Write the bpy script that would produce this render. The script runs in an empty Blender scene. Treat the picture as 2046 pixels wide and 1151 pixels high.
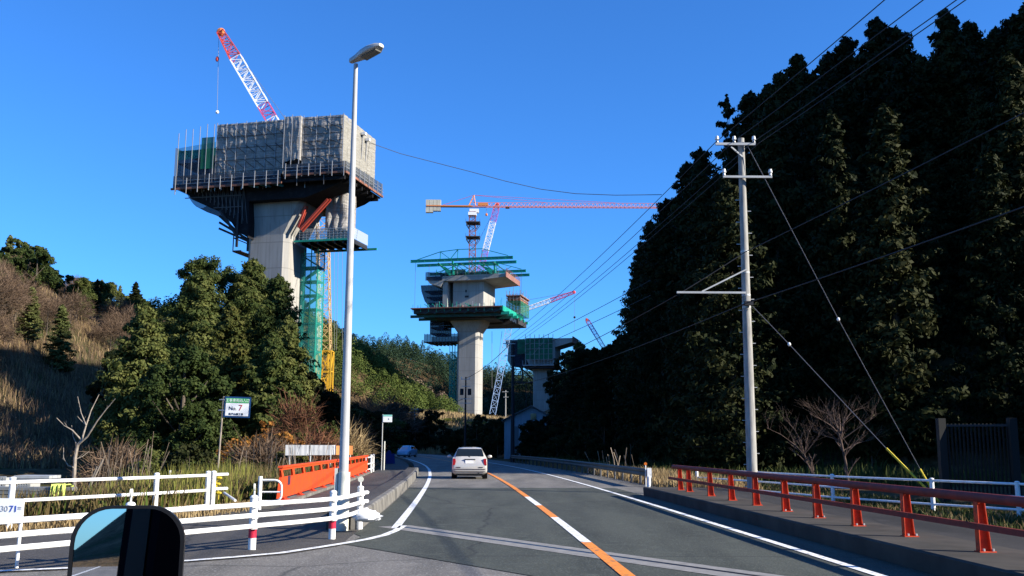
import bpy, math, random
import numpy as np
from mathutils import Vector, Matrix
R = math.radians
SC = bpy.context.scene
COL = SC.collection
random.seed(7)

# ---------------------------------------------------------------- camera
FPX, CX, CY, CAMZ = 1950.0, 1023.0, 575.5, 1.55
PITCH, ROLL = math.atan(314.5 / 1950.0), R(0.3)
_F = Vector((0, math.cos(PITCH), math.sin(PITCH)))
_U0 = Vector((0, -math.sin(PITCH), math.cos(PITCH)))
_X = Vector((1, 0, 0))
_R = _X * math.cos(ROLL) + _U0 * math.sin(ROLL)
_U = _U0 * math.cos(ROLL) - _X * math.sin(ROLL)
cam_d = bpy.data.cameras.new('camera')
cam_d.sensor_width = 36.0
cam_d.lens = 36.0 * FPX / 2046.0
cam_d.clip_start = 0.05
cam_d.clip_end = 6000
cam = bpy.data.objects.new('camera', cam_d)
COL.objects.link(cam)
m3 = Matrix((_R, _U, -_F)).transposed()
cam.matrix_world = Matrix.Translation((0, 0, CAMZ)) @ m3.to_4x4()
SC.camera = cam

# ---------------------------------------------------------------- light
SUN_EL, SUN_AZ = R(26), R(109)
world = bpy.data.worlds.new('World')
SC.world = world
world.use_nodes = True
wn = world.node_tree
sky = wn.nodes.new('ShaderNodeTexSky')
sky.sky_type = 'NISHITA'
sky.sun_disc = False
sky.sun_elevation = SUN_EL
sky.sun_rotation = SUN_AZ
sky.altitude = 0
sky.air_density = 1.0
sky.dust_density = 0.2
sky.ozone_density = 5.0
tint = wn.nodes.new('ShaderNodeMix'); tint.data_type = 'RGBA'; tint.blend_type = 'MULTIPLY'; tint.inputs[0].default_value = 1.0
tint.inputs[7].default_value = (0.39, 0.87, 1.40, 1)
wn.links.new(sky.outputs[0], tint.inputs[6]); wn.links.new(tint.outputs[2], wn.nodes['Background'].inputs[0])
wn.nodes['Background'].inputs[1].default_value = 0.08
sun_d = bpy.data.lights.new('sun', 'SUN')
sun_d.energy = 5.0
sun_d.angle = R(0.5)
sun_d.color = (1.0, 0.93, 0.82)
sun = bpy.data.objects.new('sun', sun_d)
COL.objects.link(sun)
SUND = Vector((math.sin(SUN_AZ) * math.cos(SUN_EL), math.cos(SUN_AZ) * math.cos(SUN_EL), math.sin(SUN_EL)))
sun.rotation_euler = SUND.to_track_quat('Z', 'Y').to_euler()
sun.location = (0, 0, 80)
SC.view_settings.view_transform = 'Standard'
SC.view_settings.look = 'None'
SC.view_settings.exposure = 1.1
SC.view_settings.gamma = 1.0
SC.cycles.max_bounces = 5
SC.cycles.diffuse_bounces = 2
SC.cycles.transparent_max_bounces = 12

# ---------------------------------------------------------------- places from photo pixels (2046 x 1151)
def ray(px, py):
    return _R * ((px - CX) / FPX) + _U * ((CY - py) / FPX) + _F
def P(px, py, Y):
    d = ray(px, py)
    return Vector((0, 0, CAMZ)) + d * (Y / d.y)
def G(px, py, z=0.0):
    d = ray(px, py)
    return Vector((0, 0, CAMZ)) + d * ((z - CAMZ) / d.z)
class Frame:
    """local frame of a pier: turned about z, local y points away from the road end"""
    def __init__(s, px, Y, deg=-13.5):
        o = P(px, 890, Y); s.o = Vector((o.x, o.y, 0)); s.a = R(deg)
        s.ex = Vector((math.cos(s.a), math.sin(s.a), 0)); s.ey = Vector((-math.sin(s.a), math.cos(s.a), 0))
    def fy(s, px, py, ly=0.0):
        d = ray(px, py); c = Vector((0, 0, CAMZ)) - s.o
        t = (ly - c.dot(s.ey)) / d.dot(s.ey); p = c + d * t
        return p.dot(s.ex), p.z
    def fx(s, px, py, lx=0.0):
        d = ray(px, py); c = Vector((0, 0, CAMZ)) - s.o
        t = (lx - c.dot(s.ex)) / d.dot(s.ex); p = c + d * t
        return p.dot(s.ey), p.z

# ---------------------------------------------------------------- materials
def new_mat(name):
    m = bpy.data.materials.new(name); m.use_nodes = True
    return m, m.node_tree, m.node_tree.nodes['Principled BSDF']
def mat(name, col, rough=0.7, metal=0.0, col2=None, scale=3.0, bump=0.0, bscale=30.0, spec=0.3, alpha=1.0, detail=4.0, stretch=None, lo=0.35, hi=0.65, coat=0.0):
    m, nt, b = new_mat(name)
    b.inputs['Base Color'].default_value = (*col, 1)
    b.inputs['Roughness'].default_value = rough
    b.inputs['Metallic'].default_value = metal
    b.inputs['Specular IOR Level'].default_value = spec
    b.inputs['Coat Weight'].default_value = coat
    tc = nt.nodes.new('ShaderNodeTexCoord')
    vec = tc.outputs['Object']
    if stretch:
        mp = nt.nodes.new('ShaderNodeMapping'); mp.inputs['Scale'].default_value = stretch
        nt.links.new(vec, mp.inputs[0]); vec = mp.outputs[0]
    if col2:
        n = nt.nodes.new('ShaderNodeTexNoise'); n.inputs['Scale'].default_value = scale; n.inputs['Detail'].default_value = detail
        n.inputs['Roughness'].default_value = 0.6
        nt.links.new(vec, n.inputs['Vector'])
        r = nt.nodes.new('ShaderNodeMapRange'); r.inputs[1].default_value = lo; r.inputs[2].default_value = hi
        nt.links.new(n.outputs[0], r.inputs[0])
        x = nt.nodes.new('ShaderNodeMix'); x.data_type = 'RGBA'
        x.inputs[6].default_value = (*col, 1); x.inputs[7].default_value = (*col2, 1)
        nt.links.new(r.outputs[0], x.inputs[0]); nt.links.new(x.outputs[2], b.inputs['Base Color'])
    if bump:
        n = nt.nodes.new('ShaderNodeTexNoise'); n.inputs['Scale'].default_value = bscale; n.inputs['Detail'].default_value = 3
        nt.links.new(vec, n.inputs['Vector'])
        u = nt.nodes.new('ShaderNodeBump'); u.inputs['Strength'].default_value = bump
        nt.links.new(n.outputs[0], u.inputs['Height']); nt.links.new(u.outputs[0], b.inputs['Normal'])
    if alpha < 1:
        b.inputs['Alpha'].default_value = alpha
    return m
def leaf_mat(name, c1, c2, c3, transl=0.25):
    """foliage: the colour of each leaf face from its 'tone', and a shift per plant"""
    m, nt, b = new_mat(name)
    at = nt.nodes.new('ShaderNodeAttribute'); at.attribute_name = 'tone'
    oi = nt.nodes.new('ShaderNodeObjectInfo')
    ad = nt.nodes.new('ShaderNodeMath'); ad.operation = 'MULTIPLY_ADD'
    nt.links.new(oi.outputs['Random'], ad.inputs[0]); ad.inputs[1].default_value = 0.45
    mu = nt.nodes.new('ShaderNodeMath'); mu.operation = 'MULTIPLY'; mu.inputs[1].default_value = 0.6
    nt.links.new(at.outputs['Fac'], mu.inputs[0]); nt.links.new(mu.outputs[0], ad.inputs[2])
    cr = nt.nodes.new('ShaderNodeValToRGB')
    cr.color_ramp.elements[0].position = 0.1; cr.color_ramp.elements[0].color = (*c1, 1)
    cr.color_ramp.elements[1].position = 0.95; cr.color_ramp.elements[1].color = (*c3, 1)
    e = cr.color_ramp.elements.new(0.5); e.color = (*c2, 1)
    nt.links.new(ad.outputs[0], cr.inputs[0]); nt.links.new(cr.outputs[0], b.inputs['Base Color'])
    b.inputs['Roughness'].default_value = 0.7
    b.inputs['Specular IOR Level'].default_value = 0.08
    if transl:
        tr = nt.nodes.new('ShaderNodeBsdfTranslucent'); mx = nt.nodes.new('ShaderNodeMixShader')
        nt.links.new(cr.outputs[0], tr.inputs[0]); mx.inputs[0].default_value = transl
        nt.links.new(b.outputs[0], mx.inputs[1]); nt.links.new(tr.outputs[0], mx.inputs[2])
        nt.links.new(mx.outputs[0], nt.nodes['Material Output'].inputs[0])
    return m

M = {}
M['white'] = mat('white_paint', (0.78, 0.78, 0.76), 0.5, col2=(0.42, 0.40, 0.35), scale=7, lo=0.5, hi=0.85, detail=9)
M['white_old'] = mat('white_paint_worn', (0.8, 0.8, 0.78), 0.6, col2=(0.16, 0.16, 0.15), scale=11, lo=0.53, hi=0.66, detail=10)
M['orange_line'] = mat('orange_line', (0.78, 0.25, 0.03), 0.6, col2=(0.14, 0.10, 0.07), scale=9, lo=0.54, hi=0.68, detail=10)
M['red_band'] = mat('red_band', (0.45, 0.02, 0.05), 0.4)
M['orange'] = mat('orange_paint', (0.68, 0.075, 0.012), 0.55, col2=(0.5, 0.06, 0.02), scale=3, detail=9)
M['vermilion'] = mat('vermilion_paint', (0.6, 0.055, 0.012), 0.6, col2=(0.2, 0.03, 0.018), scale=6, detail=9, lo=.42, hi=.72)
M['maroon'] = mat('faded_red_paint', (0.2, 0.025, 0.018), 0.65, col2=(0.12, 0.02, 0.016), scale=5)
M['galv'] = mat('galvanised', (0.5, 0.51, 0.5), 0.5, 0.3, col2=(0.4, 0.41, 0.4), scale=2)
M['lamp'] = mat('lamp_grey', (0.44, 0.45, 0.45), 0.5, 0.0, col2=(0.34, 0.35, 0.35), scale=1)
M['dark'] = mat('dark_steel', (0.02, 0.022, 0.026), 0.6)
M['black'] = mat('black', (0.008, 0.008, 0.009), 0.35)
M['poleconc'] = mat('pole_concrete', (0.36, 0.35, 0.32), 0.85, col2=(0.22, 0.215, 0.2), scale=3, stretch=(4, 4, 0.6))
M['kerb'] = mat('kerb_concrete', (0.2, 0.19, 0.17), 0.9, col2=(0.09, 0.087, 0.08), scale=1.6, bump=0.4, bscale=25, detail=9)
M['cream'] = mat('cream_paint', (0.6, 0.6, 0.52), 0.5)
M['yellow'] = mat('yellow_plastic', (0.55, 0.42, 0.03), 0.5)
M['kerb_shaded'] = mat('shade_dark_kerb', (0.06, 0.052, 0.044), 0.95, col2=(0.03, 0.027, 0.023), scale=1.3, bump=0.5, bscale=25, detail=10)  # kerb colour darkened to carry the shade on its road face
M['wire'] = mat('black_cable', (0.02, 0.02, 0.022), 0.6)
M['rope'] = mat('steel_rope', (0.12, 0.12, 0.13), 0.5)
M['green_steel'] = mat('green_steel', (0.015, 0.36, 0.24), 0.5, col2=(0.012, 0.24, 0.17), scale=0.6)
M['green_dark'] = mat('dark_green_steel', (0.01, 0.09, 0.065), 0.6, col2=(0.012, 0.04, 0.035), scale=0.8)
M['form_edge'] = mat('weathered_form', (0.3, 0.19, 0.16), 0.8, col2=(0.2, 0.1, 0.08), scale=2)
M['rust'] = mat('rusty_steel', (0.3, 0.12, 0.07), 0.8, col2=(0.12, 0.06, 0.045), scale=1)
M['redstrut'] = mat('red_steel', (0.42, 0.06, 0.035), 0.6)
M['crane_red'] = mat('crane_red', (0.62, 0.08, 0.07), 0.5)
M['crane_pink'] = mat('crane_pink', (0.5, 0.08, 0.2), 0.5)
M['crane_violet'] = mat('crane_violet', (0.36, 0.16, 0.5), 0.5)
M['crane_white'] = mat('crane_white', (0.78, 0.79, 0.8), 0.5)
M['crane_yellow'] = mat('crane_yellow', (0.62, 0.36, 0.03), 0.5)
M['crane_orange'] = mat('crane_orange', (0.58, 0.2, 0.06), 0.5)
M['jib_red'] = mat('pale_jib_red', (0.6, 0.2, 0.15), 0.5)
M['mast_pale'] = mat('pale_orange_mast', (0.66, 0.45, 0.2), 0.5)
M['crane_brown'] = mat('crane_brown', (0.25, 0.1, 0.08), 0.6)
M['crane_blue'] = mat('crane_blue', (0.35, 0.5, 0.75), 0.5)
M['cw'] = mat('counterweight', (0.5, 0.47, 0.38), 0.8, col2=(0.36, 0.34, 0.28), scale=0.7)
M['netgreen'] = mat('green_net', (0.012, 0.17, 0.08), 0.8, col2=(0.015, 0.09, 0.05), scale=0.6, alpha=0.9)
M['netopen'] = mat('open_green_net', (0.02, 0.16, 0.08), 0.8, alpha=0.5)
M['netteal'] = mat('teal_net', (0.03, 0.28, 0.25), 0.8, col2=(0.02, 0.2, 0.15), scale=0.4, alpha=0.5)
M['netblue'] = mat('blue_net', (0.014, 0.03, 0.055), 0.8, alpha=0.75)
M['netwhite'] = mat('pale_net', (0.4, 0.43, 0.4), 0.8, alpha=0.6)
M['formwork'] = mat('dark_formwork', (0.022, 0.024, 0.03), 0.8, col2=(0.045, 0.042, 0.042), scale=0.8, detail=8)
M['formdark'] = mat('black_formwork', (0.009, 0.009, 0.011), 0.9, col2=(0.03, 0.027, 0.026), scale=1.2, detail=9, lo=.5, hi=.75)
M['netdark'] = mat('dark_net', (0.03, 0.045, 0.065), 0.85, alpha=0.78)
M['pipe'] = mat('scaffold_pipe', (0.33, 0.335, 0.34), 0.5, 0.3)
M['pipe_dark'] = mat('dirty_pipe', (0.09, 0.09, 0.09), 0.6)
M['glass'] = mat('dark_glass', (0.01, 0.014, 0.016), 0.05, 0, spec=0.6)

def concrete(name, base, dark, lift=4.0):
    m, nt, b = new_mat(name)
    tc = nt.nodes.new('ShaderNodeTexCoord')
    def noise(sc, st, det=6):
        mp = nt.nodes.new('ShaderNodeMapping'); mp.inputs['Scale'].default_value = st
        nt.links.new(tc.outputs['Object'], mp.inputs[0])
        n = nt.nodes.new('ShaderNodeTexNoise'); n.inputs['Scale'].default_value = sc; n.inputs['Detail'].default_value = det
        nt.links.new(mp.outputs[0], n.inputs['Vector']); return n.outputs[0]
    def mix(f, a, c, lo, hi):
        r = nt.nodes.new('ShaderNodeMapRange'); r.inputs[1].default_value = lo; r.inputs[2].default_value = hi
        nt.links.new(f, r.inputs[0])
        x = nt.nodes.new('ShaderNodeMix'); x.data_type = 'RGBA'
        if isinstance(a, tuple): x.inputs[6].default_value = (*a, 1)
        else: nt.links.new(a, x.inputs[6])
        x.inputs[7].default_value = (*c, 1)
        nt.links.new(r.outputs[0], x.inputs[0]); return x.outputs[2]
    c = mix(noise(0.6, (1, 1, 0.25)), base, dark, 0.35, 0.75)
    c = mix(noise(2.2, (1.6, 1.6, 0.05)), c, tuple(v * 0.55 for v in base), 0.5, 0.85)
    sx = nt.nodes.new('ShaderNodeSeparateXYZ'); nt.links.new(tc.outputs['Object'], sx.inputs[0])
    dv = nt.nodes.new('ShaderNodeMath'); dv.operation = 'DIVIDE'; dv.inputs[1].default_value = lift; nt.links.new(sx.outputs[2], dv.inputs[0])
    fr = nt.nodes.new('ShaderNodeMath'); fr.operation = 'FRACT'; nt.links.new(dv.outputs[0], fr.inputs[0])
    c = mix(fr.outputs[0], c, tuple(v * 0.6 for v in base), 0.955, 0.99)
    nt.links.new(c, b.inputs['Base Color']); b.inputs['Roughness'].default_value = 0.85
    b.inputs['Specular IOR Level'].default_value = 0.2
    return m
M['conc'] = concrete('pier_concrete', (0.37, 0.355, 0.32), (0.28, 0.268, 0.24))
def sheet_mat(name, a, c):
    """building-site mesh sheet: crumpled in horizontal and slanting folds"""
    m, nt, b = new_mat(name)
    tc = nt.nodes.new('ShaderNodeTexCoord')
    mp = nt.nodes.new('ShaderNodeMapping'); mp.inputs['Scale'].default_value = (0.5, 0.5, 2.6); mp.inputs['Rotation'].default_value = (0, 0.3, 0)
    nt.links.new(tc.outputs['Object'], mp.inputs[0])
    n = nt.nodes.new('ShaderNodeTexNoise'); n.inputs['Scale'].default_value = 1.0; n.inputs['Detail'].default_value = 7; n.inputs['Roughness'].default_value = 0.65
    n.inputs['Distortion'].default_value = 0.6
    nt.links.new(mp.outputs[0], n.inputs['Vector'])
    r = nt.nodes.new('ShaderNodeMapRange'); r.inputs[1].default_value = 0.35; r.inputs[2].default_value = 0.68
    nt.links.new(n.outputs[0], r.inputs[0])
    x = nt.nodes.new('ShaderNodeMix'); x.data_type = 'RGBA'; x.inputs[6].default_value = (*a, 1); x.inputs[7].default_value = (*c, 1)
    nt.links.new(r.outputs[0], x.inputs[0]); nt.links.new(x.outputs[2], b.inputs['Base Color'])
    u = nt.nodes.new('ShaderNodeBump'); u.inputs['Strength'].default_value = 0.9; u.inputs['Distance'].default_value = 0.35
    nt.links.new(n.outputs[0], u.inputs['Height']); nt.links.new(u.outputs[0], b.inputs['Normal'])
    b.inputs['Roughness'].default_value = 0.85; b.inputs['Specular IOR Level'].default_value = 0.1
    tr = nt.nodes.new('ShaderNodeBsdfTranslucent'); mx = nt.nodes.new('ShaderNodeMixShader'); mx.inputs[0].default_value = 0.25
    nt.links.new(x.outputs[2], tr.inputs[0]); nt.links.new(b.outputs[0], mx.inputs[1]); nt.links.new(tr.outputs[0], mx.inputs[2])
    nt.links.new(mx.outputs[0], nt.nodes['Material Output'].inputs[0])
    return m
M['sheet'] = sheet_mat('mesh_sheet', (0.31, 0.285, 0.255), (0.52, 0.49, 0.45))
M['sheet_side'] = sheet_mat('mesh_sheet_pale', (0.34, 0.32, 0.27), (0.42, 0.4, 0.34))

# ---------------------------------------------------------------- mesh builder
class MB:
    def __init__(s): s.v = []; s.f = []
    def add(s, vs, fs):
        n = len(s.v); s.v += [tuple(v) for v in vs]; s.f += [tuple(n + i for i in f) for f in fs]; return s
    def box(s, x0, x1, y0, y1, z0, z1):
        return s.add([(x0, y0, z0), (x1, y0, z0), (x1, y1, z0), (x0, y1, z0), (x0, y0, z1), (x1, y0, z1), (x1, y1, z1), (x0, y1, z1)],
                     [(0, 3, 2, 1), (4, 5, 6, 7), (0, 1, 5, 4), (1, 2, 6, 5), (2, 3, 7, 6), (3, 0, 4, 7)])
    def bar(s, p, q, w, h=None, up=None):
        p = Vector(p); q = Vector(q); d = (q - p)
        if d.length < 1e-6: return s
        d.normalize(); u = Vector(up) if up else Vector((0, 0, 1))
        if abs(d.dot(u)) > 0.98: u = Vector((0, 1, 0))
        a = d.cross(u).normalized(); b = a.cross(d).normalized(); h = h or w
        a *= w / 2; b *= h / 2
        return s.add([p - a - b, p + a - b, p + a + b, p - a + b, q - a - b, q + a - b, q + a + b, q - a + b],
                     [(0, 1, 2, 3), (7, 6, 5, 4), (0, 4, 5, 1), (1, 5, 6, 2), (2, 6, 7, 3), (3, 7, 4, 0)])
    def tube(s, p, q, r, r2=None, n=8, cap=True):
        return s.path([p, q], [r, r2 if r2 is not None else r], n, cap)
    def path(s, pts, r, n=6, cap=True):
        pts = [Vector(p) for p in pts]
        rs = r if isinstance(r, (list, tuple)) else [r] * len(pts)
        base = len(s.v); prev = None
        for i, p in enumerate(pts):
            d = (pts[min(i + 1, len(pts) - 1)] - pts[max(i - 1, 0)]).normalized()
            if prev is None:
                u = Vector((0, 0, 1)) if abs(d.z) < 0.9 else Vector((0, 1, 0))
                a = d.cross(u).normalized()
            else:
                a = (prev - d * prev.dot(d)).normalized()
            prev = a; b = d.cross(a)
            for k in range(n):
                t = 2 * math.pi * k / n
                s.v.append(tuple(p + a * (rs[i] * math.cos(t)) + b * (rs[i] * math.sin(t))))
        for i in range(len(pts) - 1):
            for k in range(n):
                k2 = (k + 1) % n
                s.f.append((base + i * n + k, base + i * n + k2, base + (i + 1) * n + k2, base + (i + 1) * n + k))
        if cap:
            s.f.append(tuple(base + k for k in reversed(range(n))))
            s.f.append(tuple(base + (len(pts) - 1) * n + k for k in range(n)))
        return s
    def prism(s, poly, a0, a1, axis='z'):
        """poly of 2-D points pushed along an axis ('z': xy poly, 'y': xz poly, 'x': yz poly)"""
        n = len(poly)
        def mk(u, v, w):
            return (u, v, w) if axis == 'z' else ((u, w, v) if axis == 'y' else (w, u, v))
        vs = [mk(p[0], p[1], a0) for p in poly] + [mk(p[0], p[1], a1) for p in poly]
        fs = [tuple(range(n)), tuple(n + i for i in reversed(range(n)))] + [(i, i + n, (i + 1) % n + n, (i + 1) % n) for i in range(n)]
        return s.add(vs, fs)
    def ball(s, c, r, n=8, m=6, sx=1, sy=1, sz=1):
        c = Vector(c); vs = []; fs = []
        for i in range(m + 1):
            t = math.pi * i / m
            for k in range(n):
                a = 2 * math.pi * k / n
                vs.append((c.x + sx * r * math.sin(t) * math.cos(a), c.y + sy * r * math.sin(t) * math.sin(a), c.z + sz * r * math.cos(t)))
        for i in range(m):
            for k in range(n):
                fs.append((i * n + k, i * n + (k + 1) % n, (i + 1) * n + (k + 1) % n, (i + 1) * n + k))
        return s.add(vs, fs)
    def lattice(s, p, q, w, nb, r=0.05, w2=None, rd=None, sides=4):
        """lattice boom: four chords and zigzag bracing"""
        p = Vector(p); q = Vector(q); d = (q - p).normalized(); w2 = w2 or w; rd = rd or r * 0.6
        u = Vector((0, 1, 0)) if abs(d.y) < 0.9 else Vector((0, 0, 1))
        a = d.cross(u).normalized(); b = a.cross(d).normalized()
        cs = [(-1, -1), (1, -1), (1, 1), (-1, 1)]
        def pt(t, c):
            h = (w + (w2 - w) * t) / 2
            return p.lerp(q, t) + a * (h * c[0]) + b * (h * c[1])
        for c in cs: s.bar(pt(0, c), pt(1, c), r * 2)
        for i in range(nb):
            t0, t1 = i / nb, (i + 1) / nb
            for k in range(4):
                c0, c1 = cs[k], cs[(k + 1) % 4]
                if (i + k) % 2: c0, c1 = c1, c0
                s.bar(pt(t0, c0), pt(t1, c1), rd * 2)
                s.bar(pt(t1, cs[k]), pt(t1, cs[(k + 1) % 4]), rd * 2)
        return s
    def build(s, name, m, parent=None, origin=None, smooth=False):
        me = bpy.data.meshes.new(name)
        vs = s.v
        if origin is not None:
            o = Vector(origin); vs = [(v[0] - o.x, v[1] - o.y, v[2] - o.z) for v in s.v]
        me.from_pydata(vs, [], s.f); me.update()
        me.materials.append(m)
        if smooth:
            me.polygons.foreach_set('use_smooth', [True] * len(me.polygons))
            me.set_sharp_from_angle(angle=R(40))
        o = bpy.data.objects.new(name, me); COL.objects.link(o)
        if parent: o.parent = parent
        elif origin is not None: o.location = origin
        return o
def tag(o, label=None, cat=None, group=None, kind=None):
    if label: o['label'] = label
    if cat: o['category'] = cat
    if group: o['group'] = group
    if kind: o['kind'] = kind
    return o
def thing(name, label, cat, loc=(0, 0, 0), rz=0.0, group=None):
    o = bpy.data.objects.new(name, None); COL.objects.link(o)
    o.empty_display_size = 0.3
    o.location = loc; o.rotation_euler = (0, 0, rz)
    return tag(o, label, cat, group)
def kids(o): return [c for c in bpy.data.objects if c.parent == o]
def copy_tree(o, loc=None, rz=None, scale=None, label=None, group=None):
    def rec(a, par):
        c = a.copy(); COL.objects.link(c)
        if par: c.parent = par
        for ch in CH.get(a.name, []): rec(ch, c)
        return c
    CH = {}
    def walk(a):
        CH[a.name] = list(a.children)
        for ch in a.children: walk(ch)
    walk(o)
    c = rec(o, None)
    if loc is not None: c.location = loc
    if rz is not None: c.rotation_euler = (0, 0, rz)
    if scale is not None: c.scale = scale
    if label: c['label'] = label
    if group: c['group'] = group
    return c
def sstep(a, b, x):
    t = np.clip((x - a) / (b - a), 0, 1); return t * t * (3 - 2 * t)
# ---------------------------------------------------------------- the road's run and the lie of the land
_RT = [(-120, 7.4), (-60, 4.7), (0, 1.95), (11.6, 1.44), (19.5, 1.07), (31.8, 0.42), (44, -0.35), (55, -1.2), (67, -2.3), (80, -3.8), (95, -5.9), (115, -9.0), (140, -13.4), (170, -20), (205, -30), (240, -42), (300, -66)]
_ry = np.array([p[0] for p in _RT], float); _rx = np.array([p[1] for p in _RT], float)
def xc(y):
    y = np.asarray(y, float)
    return (np.interp(y - 6, _ry, _rx) + np.interp(y - 2, _ry, _rx) + np.interp(y + 2, _ry, _rx) + np.interp(y + 6, _ry, _rx)) / 4
_rng = np.random.default_rng(3)
_NG = _rng.random((128, 128))
def vnoise(x, y):
    xi = np.floor(x).astype(int); yi = np.floor(y).astype(int); fx = x - xi; fy = y - yi
    fx = fx * fx * (3 - 2 * fx); fy = fy * fy * (3 - 2 * fy)
    g = lambda a, b: _NG[a % 128, b % 128]
    return (g(xi, yi) * (1 - fx) + g(xi + 1, yi) * fx) * (1 - fy) + (g(xi, yi + 1) * (1 - fx) + g(xi + 1, yi + 1) * fx) * fy - 0.5
def fbm(x, y, s):
    return vnoise(x / s, y / s) + 0.5 * vnoise(x / s * 2 + 17, y / s * 2 + 5) + 0.25 * vnoise(x / s * 4 + 3, y / s * 4 + 31)
def Hf(x, y):
    x = np.asarray(x, float); y = np.asarray(y, float)
    s = x - xc(y)
    m = y - (53 - 0.3 * x)
    b = np.maximum(0, s - 10)
    hr = sstep(0, 22, m) * np.minimum(0.45 * b + 0.5 * np.maximum(0, b - 30), 58) * (1 - sstep(150, 270, y))
    hr2 = 85 * sstep(28, 75, x) * np.exp(-((y - 385) / 95.0) ** 2)  # hidden hill behind the forest, shaped to shade the far pier
    hl = 27 * sstep(30, 84, -x) * sstep(58, 105, y) * (1 - sstep(240, 340, y))
    hfar = (28 + 9 * np.exp(-((x + 62) / 42) ** 2) + 9 * sstep(0, 90, -x) + 5 * fbm(x + 40, y * 0.3, 75)) * sstep(390, 480, y) + 60 * sstep(520, 1500, y)
    hsp = np.clip(0.62 * (-x - 6), 0, 42) * sstep(262, 305, y) * (1 - sstep(360, 420, y))
    hpl = 9 * sstep(165, 270, y) * sstep(5, 18, s)
    hs3 = np.clip(1.0 * (x - 22), 0, 70) * sstep(1, 12, y - (57 - 0.345 * x)) * (1 - sstep(100, 130, y)) * sstep(0.565, 0.63, x / np.maximum(y, 1))  # unseen rise added off to the right to shade the forest's lower trees
    hs = np.clip(0.46 * (x - 8.2) - 4.5, 0, 42) * sstep(31, 44, x) * sstep(-60, -30, y) * (1 - sstep(75, 110, y))  # unseen side hill added to darken the lower forest, low enough to spare the road
    hs2 = 95 * sstep(58, 104, x) * sstep(22, 50, y) * (1 - sstep(78, 108, y))  # unseen hill raised to cast shade on the lower left slope
    hb = np.clip(4.4 + 0.8 * x, 0.8, 60) * sstep(85, 150, -y)
    h = np.maximum.reduce([hr, hr2, hl, hfar, hsp, hpl, hb, hs, hs2, hs3 * (y > 1)])
    h = h + fbm(x, y, 22) * np.clip(h * 0.25, 0, 4.5)
    dip = -1.1 * sstep(9, 13, -s) * sstep(17, 24, y + 0.5 * (-s - 8)) * (1 - sstep(50, 62, y))
    dip = dip + fbm(x, y, 5) * 0.35 * sstep(8.5, 12, -s) * sstep(18, 26, y)
    flat = sstep(7.5, 13, np.abs(s + 1.0)) + (1 - sstep(-1, 1, 230 - y))
    flat = np.clip(flat + sstep(70, 95, -y), 0, 1)
    return (h + dip) * flat - 0.05
def H1(x, y): return float(Hf(np.array([x]), np.array([y]))[0])

def terrain():
    def axis(lo, hi, mid, n, k):
        t = np.linspace(-1, 1, n)
        v = np.sinh(t * k) / math.sinh(k)
        return np.where(v < 0, mid + v * (mid - lo), mid + v * (hi - mid))
    xs = axis(-1500, 1500, -2, 300, 5.0); ys = axis(-900, 3200, 45, 380, 5.0)
    X, Y = np.meshgrid(xs, ys)
    Z = Hf(X.ravel(), Y.ravel())
    co = np.stack([X.ravel(), Y.ravel(), Z], 1).astype(np.float32)
    nx, ny = len(xs), len(ys)
    i = np.arange(nx * ny).reshape(ny, nx)
    q = np.stack([i[:-1, :-1], i[:-1, 1:], i[1:, 1:], i[1:, :-1]], -1).reshape(-1, 4)
    me = bpy.data.meshes.new('terrain')
    me.vertices.add(len(co)); me.vertices.foreach_set('co', co.ravel())
    me.loops.add(q.size); me.loops.foreach_set('vertex_index', q.ravel().astype(np.int32))
    me.polygons.add(len(q)); me.polygons.foreach_set('loop_start', (np.arange(len(q)) * 4).astype(np.int32))
    me.polygons.foreach_set('use_smooth', np.ones(len(q), bool))
    me.update(); me.validate()
    m, nt, bs = new_mat('hillside_soil')
    tc = nt.nodes.new('ShaderNodeTexCoord')
    def noise(sc, det=6):
        n = nt.nodes.new('ShaderNodeTexNoise'); n.inputs['Scale'].default_value = sc; n.inputs['Detail'].default_value = det
        nt.links.new(tc.outputs['Object'], n.inputs['Vector']); return n
    n1 = noise(0.12); n2 = noise(1.4, 8)
    cr = nt.nodes.new('ShaderNodeValToRGB'); nt.links.new(n1.outputs[0], cr.inputs[0])
    e = cr.color_ramp.elements; e[0].position = 0.35; e[0].color = (0.035, 0.045, 0.016, 1); e[1].position = 0.65; e[1].color = (0.13, 0.085, 0.045, 1)
    e2 = cr.color_ramp.elements.new(0.5); e2.color = (0.08, 0.058, 0.03, 1)
    mr = nt.nodes.new('ShaderNodeMapRange'); mr.inputs[1].default_value = 0.3; mr.inputs[2].default_value = 0.7; mr.inputs[3].default_value = 0.5; mr.inputs[4].default_value = 1.5
    nt.links.new(n2.outputs[0], mr.inputs[0])
    mx = nt.nodes.new('ShaderNodeMix'); mx.data_type = 'RGBA'; mx.blend_type = 'MULTIPLY'; mx.inputs[0].default_value = 1
    nt.links.new(cr.outputs[0], mx.inputs[6]); nt.links.new(mr.outputs[0], mx.inputs[7]); nt.links.new(mx.outputs[2], bs.inputs['Base Color'])
    bs.inputs['Roughness'].default_value = 1; bs.inputs['Specular IOR Level'].default_value = 0.05
    u = nt.nodes.new('ShaderNodeBump'); u.inputs['Strength'].default_value = 0.8; u.inputs['Distance'].default_value = 0.4
    nt.links.new(n2.outputs[0], u.inputs['Height']); nt.links.new(u.outputs[0], bs.inputs['Normal'])
    me.materials.append(m)
    o = bpy.data.objects.new('terrain', me); COL.objects.link(o); tag(o, kind='structure')
terrain()

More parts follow.
